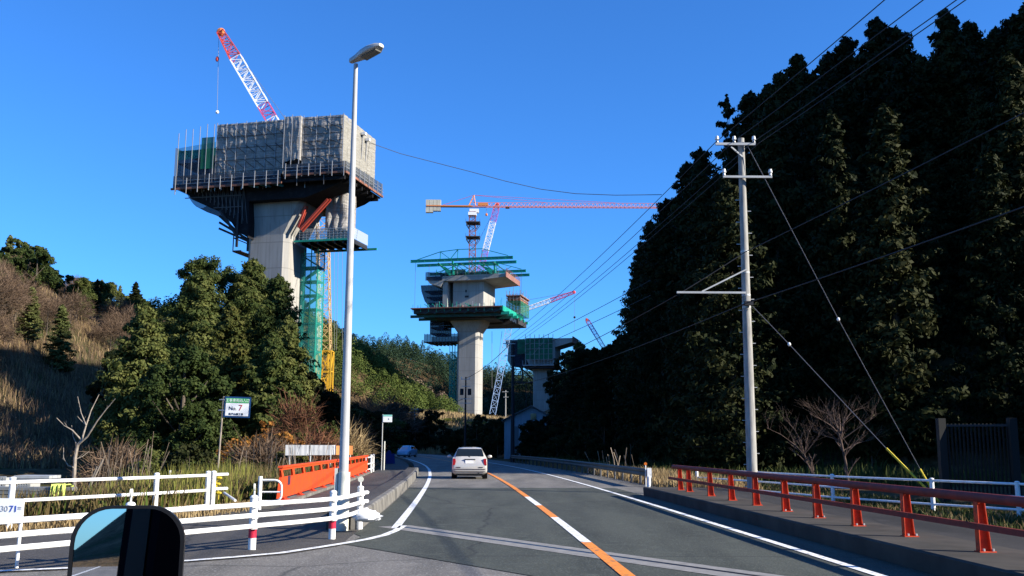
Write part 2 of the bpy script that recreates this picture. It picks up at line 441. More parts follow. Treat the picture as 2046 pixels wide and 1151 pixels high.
def asphalt(name, a, b, c, sc=60.0):
    m, nt, bs = new_mat(name)
    tc = nt.nodes.new('ShaderNodeTexCoord')
    def noise(s, det=3, st=(1, 1, 1)):
        mp = nt.nodes.new('ShaderNodeMapping'); mp.inputs['Scale'].default_value = st; nt.links.new(tc.outputs['Object'], mp.inputs[0])
        n = nt.nodes.new('ShaderNodeTexNoise'); n.inputs['Scale'].default_value = s; n.inputs['Detail'].default_value = det
        nt.links.new(mp.outputs[0], n.inputs['Vector']); return n.outputs[0]
    def mix(f, x0, x1, lo, hi):
        r = nt.nodes.new('ShaderNodeMapRange'); r.inputs[1].default_value = lo; r.inputs[2].default_value = hi; nt.links.new(f, r.inputs[0])
        x = nt.nodes.new('ShaderNodeMix'); x.data_type = 'RGBA'
        for k, v in ((6, x0), (7, x1)):
            if isinstance(v, tuple): x.inputs[k].default_value = (*v, 1)
            else: nt.links.new(v, x.inputs[k])
        nt.links.new(r.outputs[0], x.inputs[0]); return x.outputs[2]
    col = mix(noise(0.7, 8, (1.6, 0.25, 1)), a, tuple(v * 0.72 for v in b), 0.38, 0.66)
    col = mix(noise(2.6, 9), col, tuple(v * 1.25 for v in a), 0.56, 0.75)
    col = mix(noise(sc, 3), col, c, 0.54, 0.74)
    col = mix(noise(sc * 1.7, 2), col, tuple(v * 0.35 for v in a), 0.6, 0.72)
    vo = nt.nodes.new('ShaderNodeTexVoronoi'); vo.feature = 'DISTANCE_TO_EDGE'; vo.inputs['Scale'].default_value = 0.16
    nt.links.new(tc.outputs['Object'], vo.inputs['Vector'])
    ns = nt.nodes.new('ShaderNodeTexNoise'); ns.inputs['Scale'].default_value = 1.2; nt.links.new(tc.outputs['Object'], ns.inputs['Vector'])
    vm = nt.nodes.new('ShaderNodeMix'); vm.data_type = 'VECTOR'; vm.inputs[0].default_value = 0.25
    nt.links.new(tc.outputs['Object'], vm.inputs[4]); nt.links.new(ns.outputs['Color'], vm.inputs[5]); nt.links.new(vm.outputs[1], vo.inputs['Vector'])
    col2 = nt.nodes.new('ShaderNodeMix'); col2.data_type = 'RGBA'
    rr = nt.nodes.new('ShaderNodeMapRange'); rr.inputs[1].default_value = 0.0; rr.inputs[2].default_value = 0.006; rr.inputs[3].default_value = 0.6; rr.inputs[4].default_value = 0.0
    nt.links.new(vo.outputs['Distance'], rr.inputs[0]); nt.links.new(rr.outputs[0], col2.inputs[0])
    nt.links.new(col, col2.inputs[6]); col2.inputs[7].default_value = (0.015, 0.015, 0.015, 1)
    nt.links.new(col2.outputs[2], bs.inputs['Base Color'])
    bs.inputs['Roughness'].default_value = 0.8; bs.inputs['Specular IOR Level'].default_value = 0.25
    bn = nt.nodes.new('ShaderNodeTexNoise'); bn.inputs['Scale'].default_value = sc * 1.3; nt.links.new(tc.outputs['Object'], bn.inputs['Vector'])
    u = nt.nodes.new('ShaderNodeBump'); u.inputs['Strength'].default_value = 0.5; u.inputs['Distance'].default_value = 0.01
    nt.links.new(bn.outputs[0], u.inputs['Height']); nt.links.new(u.outputs[0], bs.inputs['Normal'])
    return m
M['asph_grey'] = asphalt('old_grey_asphalt', (0.165, 0.153, 0.134), (0.135, 0.127, 0.112), (0.36, 0.35, 0.32), 30)
M['asph_deck'] = asphalt('greenish_asphalt', (0.064, 0.070, 0.056), (0.05, 0.056, 0.045), (0.14, 0.145, 0.122), 34)
M['asph_dark'] = asphalt('dark_asphalt', (0.070, 0.064, 0.057), (0.052, 0.048, 0.043), (0.15, 0.14, 0.125), 38)
M['joint'] = mat('joint_concrete', (0.26, 0.25, 0.235), 0.85, col2=(0.18, 0.175, 0.165), scale=6, detail=8)

def ribbon(name, s0, s1, y0, y1, z, m, step=1.5, kind='structure', sz=None):
    n = max(2, int((y1 - y0) / step)); mb = MB()
    for i in range(n + 1):
        y = y0 + (y1 - y0) * i / n; c = float(xc(y))
        sl = float(xc(y + 0.5) - xc(y - 0.5)); nx, ny = 1 / math.hypot(1, sl), -sl / math.hypot(1, sl)
        mb.v.append((c + s0 * nx, y + s0 * ny, z)); mb.v.append((c + s1 * nx, y + s1 * ny, z))
        if i: k = 2 * i; mb.f.append((k - 2, k - 1, k + 1, k))
    o = mb.build(name, m)
    return tag(o, kind=kind)
def rp(s, y):
    """a point beside the road: s metres right of its centre line, at y"""
    sl = float(xc(y + 0.5) - xc(y - 0.5)); n = math.hypot(1, sl)
    return Vector((float(xc(y)) + s / n, y - s * sl / n, 0))
ribbon('road', -3.9, 5.6, -84, 245, 0.0, M['asph_grey'])
ribbon('road_behind', -12, -3.9, -84, -30, 0.0, M['asph_grey'])
ribbon('edge_line', -6.5, -6.35, -84, 0, 0.017, M['white_old'])
# junction pavement and footpath on the left
fb = [(-60, 6), (-60, 22), (-30, 19.0), (-14, 17.0), (-9.3, 17.3), (-7.1, 21.6)]
mb = MB(); poly = [(-60, -30)] + [(-60, 22), (-30, 19.2), (-14, 17.2), (-9.3, 17.1), (-6.95, 21.4), (-6.2, 25.2)]
right = [rp(-3.9, y) for y in (25.2, 20, 14, 8, 2, -4, -12, -20, -30)]
poly += [(p.x, p.y) for p in right]
mb.add([(p[0], p[1], 0.0) for p in poly], [tuple(reversed(range(len(poly))))])
tag(mb.build('side_road', M['asph_dark']), kind='structure')
# lighter old surface in the foreground
mb = MB(); a = G(690, 1089); b = G(1045, 1151)
poly = [(-40, 11.0)] + [tuple(G(px, py)[:2]) for px, py in ((0, 1147), (240, 1135), (380, 1125), (470, 1118), (560, 1111), (640, 1098), (690, 1090))] + [(b.x, b.y), (4.9, 5.5), (4.9, -30), (-40, -30)]
mb.add([(p[0], p[1], 0.004) for p in poly], [tuple(reversed(range(len(poly))))])
tag(mb.build('road_surface_foreground', M['asph_grey']), kind='structure')
mb = MB()
dp = [(a.x, a.y + .05), (float(G(722, 1073).x), float(G(722, 1073).y)), (rp(-3.9, 17.6).x, 17.6), (rp(-3.87, 19).x, 19.0)] + [(rp(-3.85, y).x, y) for y in (24, 28, 32, 36.5)] + [(rp(3.8, y).x, y) for y in (37, 31, 25, 19, 12, 8)] + [(4.9, 5.6), (b.x + .05, b.y + .05)]
mb.add([(p[0], p[1], 0.008) for p in dp], [tuple(reversed(range(len(dp))))])
tag(mb.build('bridge_deck_surface', M['asph_deck']), kind='structure')
# expansion joint: two pale strips and the slit between them
A = Vector((rp(-3.7, 19).x, 19.9, 0)); A = G(735, 1043); B = G(1340, 1127); D = (B - A).normalized(); Nn = Vector((-D.y, D.x, 0))
E2 = A + D * 14.2
def strip(name, a, b, w0, w1, z, m):
    mb = MB(); mb.add([(a + Nn * w0 + Vector((0, 0, z))), (b + Nn * w0 + Vector((0, 0, z))), (b + Nn * w1 + Vector((0, 0, z))), (a + Nn * w1 + Vector((0, 0, z)))], [(0, 1, 2, 3)])
    o = mb.build(name, m); return tag(o, kind='structure')
A2 = G(790, 1052); cut = 11.0
strip('expansion_joint_strip', A2, A2 + D * cut, 0.06, 0.3, 0.013, M['joint'])
strip('expansion_joint_strip', A2, A2 + D * cut, -0.38, -0.05, 0.013, M['joint'])
strip('expansion_joint_slit', A2, A2 + D * cut, -0.05, 0.06, 0.012, M['black'])
# markings
ribbon('edge_line', -3.33, -3.17, 18.9, 240, 0.017, M['white_old'])
ribbon('edge_line', 3.0, 3.14, -60, 240, 0.017, M['white_old'])
for y0, y1, m in ((-60, 16.2, 'orange_line'), (16.2, 21.7, 'white_old'), (21.7, 26, 'orange_line'), (26, 30.2, 'white_old'), (30.2, 240, 'orange_line')):
    ribbon('centre_line', -0.085, 0.085, y0, y1, 0.017, M[m], 1.0)
pts = [G(px, py) for px, py in ((806, 1052), (790, 1062), (768, 1071), (735, 1079), (690, 1087), (640, 1095), (560, 1107), (470, 1115), (380, 1122), (240, 1132), (120, 1138), (0, 1143))]
pts.append(pts[-1] + (pts[-1] - pts[-3]) * 3)
mb = MB()
for i, p in enumerate(pts):
    d = (pts[min(i + 1, len(pts) - 1)] - pts[max(i - 1, 0)]).normalized(); n = Vector((-d.y, d.x, 0)) * 0.07
    mb.v += [tuple(p + n + Vector((0, 0, .017))), tuple(p - n + Vector((0, 0, .017)))]
    if i: k = 2 * i; mb.f.append((k - 2, k - 1, k + 1, k))
tag(mb.build('edge_line', M['white_old']), kind='structure')

def profile_ribbon(name, prof, y0, y1, m, step=1.5, label=None, cap=True):
    """prof: (s, z) polygon swept along the road"""
    n = max(2, int((y1 - y0) / step)); mb = MB(); k = len(prof)
    for i in range(n + 1):
        y = y0 + (y1 - y0) * i / n
        for s_, z_ in prof:
            p = rp(s_, y); mb.v.append((p.x, p.y, z_))
        if i:
            for j in range(k):
                j2 = (j + 1) % k; a_ = (i - 1) * k; b_ = i * k
                mb.f.append((a_ + j, a_ + j2, b_ + j2, b_ + j))
    mb.f.append(tuple(range(k))); mb.f.append(tuple(n * k + j for j in reversed(range(k))))
    o = mb.build(name, m); return tag(o, kind='structure')
M['path_old_shaded'] = asphalt('shade_dark_old_asphalt', (0.04, 0.037, 0.034), (0.026, 0.025, 0.023), (0.07, 0.065, 0.06), 60)  # old asphalt colour lowered for the shade over the right footpath
# raised kerbs: left one between the lane and the footpath, right one under the railing
profile_ribbon('kerb_left', [(-3.88, -0.05), (-3.9, 0.27), (-3.94, 0.3), (-4.06, 0.3), (-4.06, -0.05)], 18.7, 56, M['kerb'])
profile_ribbon('kerb_strip', [(-4.063, -0.05), (-4.063, 0.306), (-4.5, 0.3), (-4.52, -0.05)], 18.72, 56, M['asph_dark'])
profile_ribbon('kerb_left_far', [(-3.9, -0.05), (-3.92, 0.2), (-4.2, 0.2), (-4.22, -0.05)], 57.5, 150, M['kerb'])
profile_ribbon('kerb_right', [(3.82, -0.05), (3.8, 0.24), (3.84, 0.26), (5.15, 0.26), (5.2, -0.05)], -30, 31.5, M['kerb_shaded'])
profile_ribbon('footpath_right', [(5.2, 0.0), (5.2, 0.16), (7.6, 0.14), (7.65, -0.05)], -30, 34, M['path_old_shaded'])
profile_ribbon('footpath_left', [(-4.53, 0.0), (-4.53, 0.1), (-6.0, 0.08), (-6.37, 0.07), (-6.39, -0.2)], 23, 120, M['asph_dark'])
profile_ribbon('parapet_plinth', [(-6.4, -0.5), (-6.4, 0.14), (-6.85, 0.14), (-6.85, -0.5)], 24.6, 54, M['kerb'])
# ---------------------------------------------------------------- foliage
NR = np.random.default_rng(11)
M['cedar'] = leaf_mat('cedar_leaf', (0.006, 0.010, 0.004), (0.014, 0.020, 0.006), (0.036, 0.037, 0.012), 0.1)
M['broad'] = leaf_mat('broad_leaf', (0.022, 0.040, 0.012), (0.052, 0.072, 0.019), (0.14, 0.145, 0.042), 0.25)
M['broad2'] = leaf_mat('olive_leaf', (0.035, 0.055, 0.014), (0.07, 0.08, 0.02), (0.12, 0.105, 0.03), 0.25)
M['pine'] = leaf_mat('young_cedar_leaf', (0.05, 0.065, 0.02), (0.11, 0.125, 0.04), (0.17, 0.17, 0.06), 0.2)
M['bamboo'] = leaf_mat('bamboo_leaf', (0.10, 0.13, 0.02), (0.17, 0.18, 0.035), (0.24, 0.22, 0.06), 0.3)
M['twig'] = leaf_mat('bare_twig', (0.075, 0.05, 0.035), (0.12, 0.082, 0.055), (0.17, 0.115, 0.075), 0.0)
M['twig_red'] = leaf_mat('reddish_twig', (0.08, 0.04, 0.025), (0.13, 0.06, 0.035), (0.2, 0.09, 0.045), 0.1)
M['rustleaf'] = leaf_mat('autumn_leaf', (0.16, 0.06, 0.015), (0.30, 0.13, 0.03), (0.42, 0.22, 0.05), 0.25)
M['bark'] = mat('bark', (0.12, 0.095, 0.07), 0.9, col2=(0.06, 0.05, 0.04), scale=3, stretch=(4, 4, 0.7))
M['palebark'] = mat('pale_bark', (0.34, 0.29, 0.23), 0.9, col2=(0.2, 0.17, 0.14), scale=6)
M['greybark'] = mat('grey_bark', (0.13, 0.085, 0.065), 0.9, col2=(0.07, 0.05, 0.04), scale=6)
M['grass_y'] = leaf_mat('yellow_green_grass', (0.11, 0.13, 0.03), (0.22, 0.22, 0.05), (0.34, 0.30, 0.08), 0.3)
M['grass_g'] = leaf_mat('green_grass', (0.04, 0.07, 0.015), (0.08, 0.12, 0.025), (0.15, 0.17, 0.04), 0.3)
M['forest_g'] = leaf_mat('shade_grass', (0.03, 0.04, 0.012), (0.05, 0.065, 0.018), (0.10, 0.10, 0.035), 0.2)  # green grass colour darkened to stand for the shade at right
M['grass_b'] = leaf_mat('brown_weed', (0.06, 0.045, 0.02), (0.14, 0.105, 0.045), (0.28, 0.21, 0.10), 0.2)
M['grass_t'] = leaf_mat('dry_grass', (0.15, 0.10, 0.05), (0.28, 0.20, 0.10), (0.42, 0.32, 0.17), 0.2)
M['plume'] = leaf_mat('pampas_plume', (0.14, 0.10, 0.07), (0.22, 0.17, 0.12), (0.32, 0.26, 0.2), 0.3)

def tri_mesh(name, V, Fq, tone, mats, midx=None):
    """V (n,3); Fq (m,k) faces with k corners; tone per face"""
    me = bpy.data.meshes.new(name)
    k = Fq.shape[1]
    me.vertices.add(len(V)); me.vertices.foreach_set('co', V.astype(np.float32).ravel())
    me.loops.add(Fq.size); me.loops.foreach_set('vertex_index', Fq.ravel().astype(np.int32))
    me.polygons.add(len(Fq)); me.polygons.foreach_set('loop_start', (np.arange(len(Fq)) * k).astype(np.int32))
    if midx is not None: me.polygons.foreach_set('material_index', midx.astype(np.int32))
    at = me.attributes.new('tone', 'FLOAT', 'FACE'); at.data.foreach_set('value', tone.astype(np.float32))
    for m_ in mats: me.materials.append(m_)
    me.update()
    return me
def norm(a): return a / np.maximum(np.linalg.norm(a, axis=1, keepdims=True), 1e-6)
def leaves(pos, outn, size, rng, asp=1.0, jit=0.9):
    """one quad per leaf spray: centre pos, facing roughly outn"""
    n = len(pos)
    nm = norm(outn + rng.normal(0, jit, (n, 3)) * 0.6)
    t = norm(np.cross(nm, rng.normal(0, 1, (n, 3)))); b = np.cross(nm, t)
    sz = (size * rng.uniform(0.6, 1.35, n))[:, None] if np.ndim(size) == 0 else (size * rng.uniform(0.6, 1.35, n))[:, None]
    t = t * sz * 0.5 * asp; b = b * sz * 0.5
    # kite outline reads less boxy than a square
    V = np.stack([pos - t, pos - b * 0.75, pos + t, pos + b * 0.75 + t * 0.3], 1).reshape(-1, 3)
    F_ = np.arange(n * 4).reshape(n, 4)
    return V, F_
def clumps_to_leaves(cen, rad, out, per, leaf, rng, asp=1.0):
    n = len(cen); k = per
    d = norm(rng.normal(0, 1, (n * k, 3)))
    r = rng.uniform(0.25, 1.0, (n * k, 1)) ** 0.6
    c = np.repeat(cen, k, 0); rr = np.repeat(rad, k, 0)
    if rr.ndim == 1: rr = rr[:, None]
    pos = c + d * r * rr
    on = d * 1.0 + np.repeat(out, k, 0) * 0.45 + np.array([0, 0, 0.25])
    V, F_ = leaves(pos, norm(on), leaf, rng, asp)
    tone = np.repeat(rng.uniform(0.0, 1.0, n), k) * 0.6 + rng.uniform(0, 0.4, n * k)
    return V, F_, tone
def crown_cedar(name, seed, H=20.0, Rr=3.2, base=0.12, nc=110, per=52, leaf=0.24, m='cedar', power=0.75, lumpy=0.35):
    """layered conifer: branches set round the trunk, each ending in tufts that droop and turn up"""
    rng = np.random.default_rng(seed)
    i = np.arange(nc); t = ((i + 0.5) / nc) ** 1.1; az = i * 2.39996 + rng.normal(0, 0.35, nc)
    prof = Rr * ((1 - t) ** power * 0.95 + 0.05) * np.minimum(1, 0.72 + t * 1.6)
    L = prof * (1 + lumpy * (rng.uniform(-0.55, 0.45, nc) + 0.35 * np.sin(3 * az + seed + 7 * t)))
    cs, rs, os_ = [], [], []
    for f, k in ((0.35, 0.9), (0.66, 1.0), (0.92, 0.8)):
        r = L * f
        z = H * (base + (1 - base) * t) - 0.22 * L * math.sin(f * 2.6) + rng.normal(0, 0.08, nc) * Rr * 0.3
        j = rng.normal(0, 0.12, nc)
        cs.append(np.stack([r * np.cos(az + j), r * np.sin(az + j), z], 1))
        cr = (0.10 * Rr + 0.20 * prof) * k * rng.uniform(0.7, 1.25, nc)
        rs.append(np.stack([cr * 1.05, cr * 1.05, cr * 0.62], 1)); os_.append(np.stack([np.cos(az), np.sin(az), np.full(nc, 0.55)], 1))
    tip = np.stack([np.zeros(5), np.zeros(5), H * np.linspace(0.955, 1.0, 5)], 1)
    cs.append(tip); rs.append(np.stack([np.linspace(.5, .14, 5)] * 2 + [np.full(5, .35)], 1)); os_.append(np.tile([0, 0, 1.0], (5, 1)))
    cen = np.concatenate(cs); rad = np.concatenate(rs); out = np.concatenate(os_)
    V, F_, tn = clumps_to_leaves(cen, rad, out, per, leaf, rng, 1.5)
    return tri_mesh(name, V, F_, tn, [M[m]]), cen
def crown_broad(name, seed, H=14.0, Rr=4.5, base=0.18, lobes=16, per_lobe=14, per=50, leaf=0.34, m='broad', flat=0.8):
    rng = np.random.default_rng(seed)
    cs = []; outs = []; rads = []
    for i in range(lobes):
        t = (i + 0.5) / lobes; az = rng.uniform(0, 6.283) ; z = base + (1 - base) * (0.08 + 0.82 * t)
        env = math.sin(math.pi * min(1, (0.18 + 0.8 * t))) ** 0.6
        r = Rr * env * rng.uniform(0.4, 0.98)
        c = np.array([r * math.cos(az), r * math.sin(az), H * z]); lr = Rr * rng.uniform(0.2, 0.42) * (0.7 + 0.4 * env)
        d = norm(rng.normal(0, 1, (per_lobe, 3))); d[:, 2] = np.where(rng.uniform(0, 1, per_lobe) < 0.65, np.abs(d[:, 2]), d[:, 2])
        cs.append(c + d * np.array([lr, lr, lr * flat]) * rng.uniform(0.6, 1, (per_lobe, 1))); outs.append(d)
        rads.append(np.full(per_lobe, lr * 0.36) * rng.uniform(0.7, 1.3, per_lobe))
    cen = np.concatenate(cs); out = np.concatenate(outs); rad = np.concatenate(rads)
    cen[:, 2] = np.minimum(cen[:, 2], H - rad * 0.8)
    V, F_, tn = clumps_to_leaves(cen, rad, out, per, leaf, rng)
    return tri_mesh(name, V, F_, tn, [M[m]]), cen
def limbs(mb, rng, H, base, cen, n=12, r=0.05, zmax=0.9):
    for i in rng.choice(len(cen), n, replace=False):
        c = cen[i]; z0 = max(base * H, c[2] - rng.uniform(0.5, 2.0) - 0.3 * math.hypot(c[0], c[1]))
        if z0 > H * zmax: continue
        mid = (c[0] * 0.5, c[1] * 0.5, (z0 + c[2]) / 2 - 0.1)
        mb.path([(0, 0, z0), mid, tuple(c)], [r, r * 0.7, r * 0.3], 4)
def bare_mesh(name, seed, H=5.0, spread=1.0, depth=5, r0=0.1, m='twig', nb=3, thin=1.0, up=0.5):
    rng = random.Random(seed); mb = MB()
    def rec(p, d, L, r, k):
        n = 3; pts = [p]; q = p; dd = d
        for _ in range(n):
            dd = (dd + Vector((rng.gauss(0, .12), rng.gauss(0, .12), rng.gauss(0.02, .08)))).normalized(); q = q + dd * (L / n); pts.append(q)
        mb.path(pts, [r * (1 - 0.45 * i / n) for i in range(n + 1)], 5 if k == depth else (4 if r > 0.02 else 3), False)
        if k <= 0: return
        for i in range(nb + (rng.random() < 0.4)):
            t = rng.uniform(0.45, 1.0); bp = pts[min(n, int(t * n))] if i else pts[-1]
            a = rng.uniform(0, 6.283); sp = rng.uniform(0.35, 0.9) * spread
            nd = (dd + Vector((math.cos(a) * sp, math.sin(a) * sp, up * rng.uniform(-0.1, 0.5)))).normalized()
            rec(bp, nd, L * rng.uniform(0.55, 0.82), max(r * 0.58, 0.004 * thin), k - 1)
    rec(Vector((0, 0, 0)), Vector((0, 0, 1)), H * 0.3, r0, depth)
    zs = max(v[2] for v in mb.v); f = H / zs
    me = bpy.data.meshes.new(name)
    me.from_pydata([(v[0] * f, v[1] * f, v[2] * f) for v in mb.v], [], mb.f); me.update()
    at = me.attributes.new('tone', 'FLOAT', 'FACE'); at.data.foreach_set('value', np.full(len(me.polygons), 0.5, np.float32))
    me.materials.append(M[m]); return me
def twig_crown(name, seed, H=8.0, Rr=3.0, m='twig', nc=150, per=26):
    """leafless crown of fine twigs: slivers radiating from branch ends"""
    rng = np.random.default_rng(seed)
    d = norm(rng.normal(0, 1, (nc, 3))); d[:, 2] = np.abs(d[:, 2]) * 1.1
    cen = d * np.array([Rr, Rr, H * 0.55]) * rng.uniform(0.35, 1, (nc, 1)) ** 0.6 + np.array([0, 0, H * 0.35])
    n = nc * per; c = np.repeat(cen, per, 0); o = norm(np.repeat(d, per, 0) + rng.normal(0, 0.55, (n, 3)))
    p0 = c + rng.normal(0, 0.3, (n, 3)); L = rng.uniform(0.4, 1.1, n)[:, None]
    w = norm(np.cross(o, rng.normal(0, 1, (n, 3)))) * 0.022
    V = np.stack([p0 - w, p0 + w, p0 + o * L], 1).reshape(-1, 3); F_ = np.arange(n * 3).reshape(n, 3)
    return tri_mesh(name, V, F_, rng.uniform(0, 1, n), [M[m]]), cen

def make_tree(name, label, cat, H, crown, cen, base, tr, bark='bark', group=None, nl=12, lean=0.0, seed=1, cname='crown', tz=0.93):
    rng = np.random.default_rng(seed + 100)
    t = thing(name, label, cat, group=group)
    mb = MB()
    mb.path([(0, 0, -1.5), (lean * .1, 0, H * 0.2), (lean * .3, 0.05, H * 0.5), (lean, 0, H * tz)], [tr * 1.25, tr, tr * 0.65, tr * 0.12], 8)
    limbs(mb, rng, H, base, cen, nl, tr * 0.28)
    k = mb.build('trunk', M[bark], t, smooth=True)
    c = bpy.data.objects.new(cname, crown); COL.objects.link(c); c.parent = t
    return t

# ---- right hillside: dark cedars in front of the sky
SILR = [(1090, 790), (1108, 755), (1130, 690), (1150, 672), (1180, 688), (1205, 668), (1240, 648), (1258, 625), (1268, 560), (1285, 490), (1300, 450), (1320, 408), (1345, 395), (1372, 325), (1400, 300),
        (1425, 360), (1436, 290), (1452, 198), (1478, 240), (1500, 190), (1530, 178), (1560, 150), (1592, 115), (1620, 150), (1655, 110), (1688, 82), (1715, 100), (1752, 42), (1785, 60), (1810, 118), (1845, 112), (1890, 25), (1930, 45), (1950, 80), (2000, 60), (2046, 18), (2300, -90)]
_sx = np.array([p[0] for p in SILR], float); _sy = np.array([p[1] for p in SILR], float)
def proj(p):
    d = Vector(p) - Vector((0, 0, CAMZ)); z = d.dot(_F)
    return CX + FPX * d.dot(_R) / z, CY - FPX * d.dot(_U) / z
GR = 'dark cedars covering the right hillside'
LAB = 'dark tall cedar standing in the dense forest on the shaded right hillside'
cedars = []
for k, (H, Rr, pw, lu) in enumerate(((20, 3.8, 0.68, 0.5), (20, 4.2, 0.6, 0.65), (20, 3.3, 0.75, 0.45), (20, 4.0, 0.52, 0.75))):
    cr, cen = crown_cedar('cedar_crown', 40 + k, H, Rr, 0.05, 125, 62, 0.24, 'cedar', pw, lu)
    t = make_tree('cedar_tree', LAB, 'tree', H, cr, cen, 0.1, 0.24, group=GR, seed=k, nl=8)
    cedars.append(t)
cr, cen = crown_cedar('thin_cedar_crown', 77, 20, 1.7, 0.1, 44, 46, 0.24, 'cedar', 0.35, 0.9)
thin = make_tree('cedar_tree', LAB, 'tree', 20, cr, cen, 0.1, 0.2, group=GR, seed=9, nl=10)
used = set()
def plant(protos, x, y, h, h0, wf=1.0, idx=None, label=None, group=None, z=None, rz=None):
    i = idx if idx is not None else random.randrange(len(protos))
    pr = protos[i]; sc = h / h0; sw = sc ** 0.5 * wf if sc > 0.3 else sc * wf
    sx = sc * wf if wf else sw
    zz = H1(x, y) if z is None else z
    rz = random.uniform(0, 6.28) if rz is None else rz
    if pr.name not in used:
        used.add(pr.name); o = pr; o.location = (x, y, zz); o.rotation_euler = (0, 0, rz)
    else:
        o = copy_tree(pr, (x, y, zz), rz)
    o.scale = (sx, sx, sc)
    if label: o['label'] = label
    elif o is not pr and pr.name in LAB0: o['label'] = LAB0[pr.name]
    if group: o['group'] = group
    return o
LAB0 = {o.name: LAB for o in cedars + [thin]}
sil_spec = [  # px, top py, distance, which
    (1890, 25, 66, 0), (1752, 42, 72, 0), (1688, 82, 78, 1), (1592, 115, 86, 0), (1530, 178, 90, 1), (1500, 190, 94, 3), (1452, 198, 96, 'thin'), (1400, 302, 98, 1),
    (1372, 330, 104, 3), (1330, 402, 106, 1), (1300, 445, 112, 3), (1283, 490, 116, 1), (1268, 560, 122, 3), (1655, 112, 84, 3), (1790, 62, 74, 1), (1935, 50, 70, 1), (1840, 118, 66, 3), (1990, 62, 62, 3), (2024, 34, 72, 1), (2075, -20, 66, 0), (2046, 20, 60, 1), (1720, 112, 74, 2), (1625, 150, 80, 2),
    (1470, 250, 100, 2), (1430, 350, 90, 1), (1355, 395, 98, 2), (1560, 152, 82, 1)]
sil_objs = []
for px, py, Y, w in sil_spec:
    p = P(px, py, Y); g = H1(p.x, p.y); h = p.z - g
    if w == 'thin': sil_objs.append(plant([thin], p.x, p.y, h, 20, 0.72))
    else: sil_objs.append(plant(cedars, p.x, p.y, h, 20, random.uniform(0.85, 1.05), idx=w))
ORD = ['first', 'second', 'third', 'fourth', 'fifth', 'sixth', 'seventh', 'eighth', 'ninth', 'tenth', 'eleventh', 'twelfth', 'thirteenth', 'fourteenth', 'fifteenth', 'sixteenth', 'seventeenth', 'eighteenth', 'nineteenth', 'twentieth', 'twenty first', 'twenty second', 'twenty third', 'twenty fourth', 'twenty fifth', 'twenty sixth', 'twenty seventh', 'twenty eighth']
def ordinals(objs, fmt):
    objs = sorted(objs, key=lambda o: proj(o.location)[0])
    for i, o in enumerate(objs): o['label'] = fmt % ORD[i]
ordinals(sil_objs, 'dark cedar standing against the sky on the right skyline, %s from left')
# thick fill under the skyline
n_fill = 0; tries = 0; placed = []
rg = random.Random(5)
while n_fill < 235 and tries < 14000:
    tries += 1
    y = rg.uniform(50, 235); x = rg.uniform(3, min(0.56 * y + 4, 120)); s = x - float(xc(y))
    if s < 11.5: continue
    m_ = y - (53 - 0.3 * x)
    if m_ < 4: continue
    if any((x - a) ** 2 + (y - b) ** 2 < (8.5 if y < 110 else 17) for a, b in placed): continue
    g = H1(x, y); h = rg.uniform(12, 21)
    px, _ = proj((x, y, g + 5))
    if px > 2250 or px < 1085: continue
    # the crown is ~3 m wide: keep the whole of it below the skyline
    lim = max(np.interp(px - 22, _sx, _sy), np.interp(px + 22, _sx, _sy), np.interp(px, _sx, _sy)) + 14
    zt = P(px, lim, y).z
    h = min(h, zt - g)
    if h < 5: continue
    if y > 150 and rg.random() < 0.35 and px < 1240: pass
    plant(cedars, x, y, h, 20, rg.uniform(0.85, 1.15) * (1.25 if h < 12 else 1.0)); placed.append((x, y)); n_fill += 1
# understory along the foot of the forest
ev = []
for k in range(3):
    cr, cen = crown_broad('shrub_crown', 200 + k, 3.6, 2.0, 0.02, 10, 10, 80, 0.16, 'cedar')
    ev.append(make_tree('evergreen_shrub', 'dark evergreen shrub at the foot of the right hillside forest', 'shrub', 3.6, cr, cen, 0.05, 0.05, group='dark shrubs at the forest foot', seed=k + 30, nl=6))
pl2 = []; n = 0; tries = 0
while n < 90 and tries < 6000:
    tries += 1
    y = rg.uniform(46, 170); s = rg.uniform(9.5, 26) if y < 90 else rg.uniform(8.5, 14)
    p = rp(s + max(0, (57 - y)) * 1.2, y)
    if p.y - (53 - 0.3 * p.x) < 1: continue
    if any((p.x - a) ** 2 + (p.y - b) ** 2 < 5 for a, b in pl2): continue
    if 112 < p.y < 132 and -1 < p.x < 8: continue
    plant(ev, p.x, p.y, rg.uniform(2.5, 4.8), 3.6, 1.0); pl2.append((p.x, p.y)); n += 1
for yy in range(24):
    y = 46 + yy * 1.1; x = 40 - yy * 0.2 + rg.uniform(-3, 3)

# ---- lighter group by pier three, at the right of the road far ahead
lowb = []
for k in range(3):
    cr, cen = crown_broad('mixed_crown', 300 + k, 12, 4.2, 0.1, 14, 13, 70, 0.32, 'broad2' if k == 1 else 'cedar')
    lowb.append(make_tree('broadleaf_tree', 'rounded evergreen tree below the green netted pier on the right', 'tree', 12, cr, cen, 0.1, 0.18, group='evergreen trees below the farthest pier', seed=k + 60))
lo_ = []
for px, py, Y, i in ((1130, 700, 215, 0), (1152, 678, 205, 1), (1182, 692, 200, 0), (1212, 690, 190, 2), (1240, 668, 180, 0), (1118, 745, 190, 2), (1140, 770, 170, 1), (1200, 735, 165, 0), (1228, 745, 150, 2), (1110, 790, 160, 0), (1180, 790, 150, 1), (1160, 720, 190, 2)):
    p = P(px, py, Y); g = H1(p.x, p.y); lo_.append(plant(lowb, p.x, p.y, max(5, p.z - g), 12, 0.8, idx=i))
ordinals(lo_, 'rounded evergreen tree right of the farthest pier, %s from the left')
cr, cen = crown_cedar('bamboo_crown', 91, 12, 2.4, 0.15, 50, 60, 0.26, 'bamboo', 0.5, 0.5)
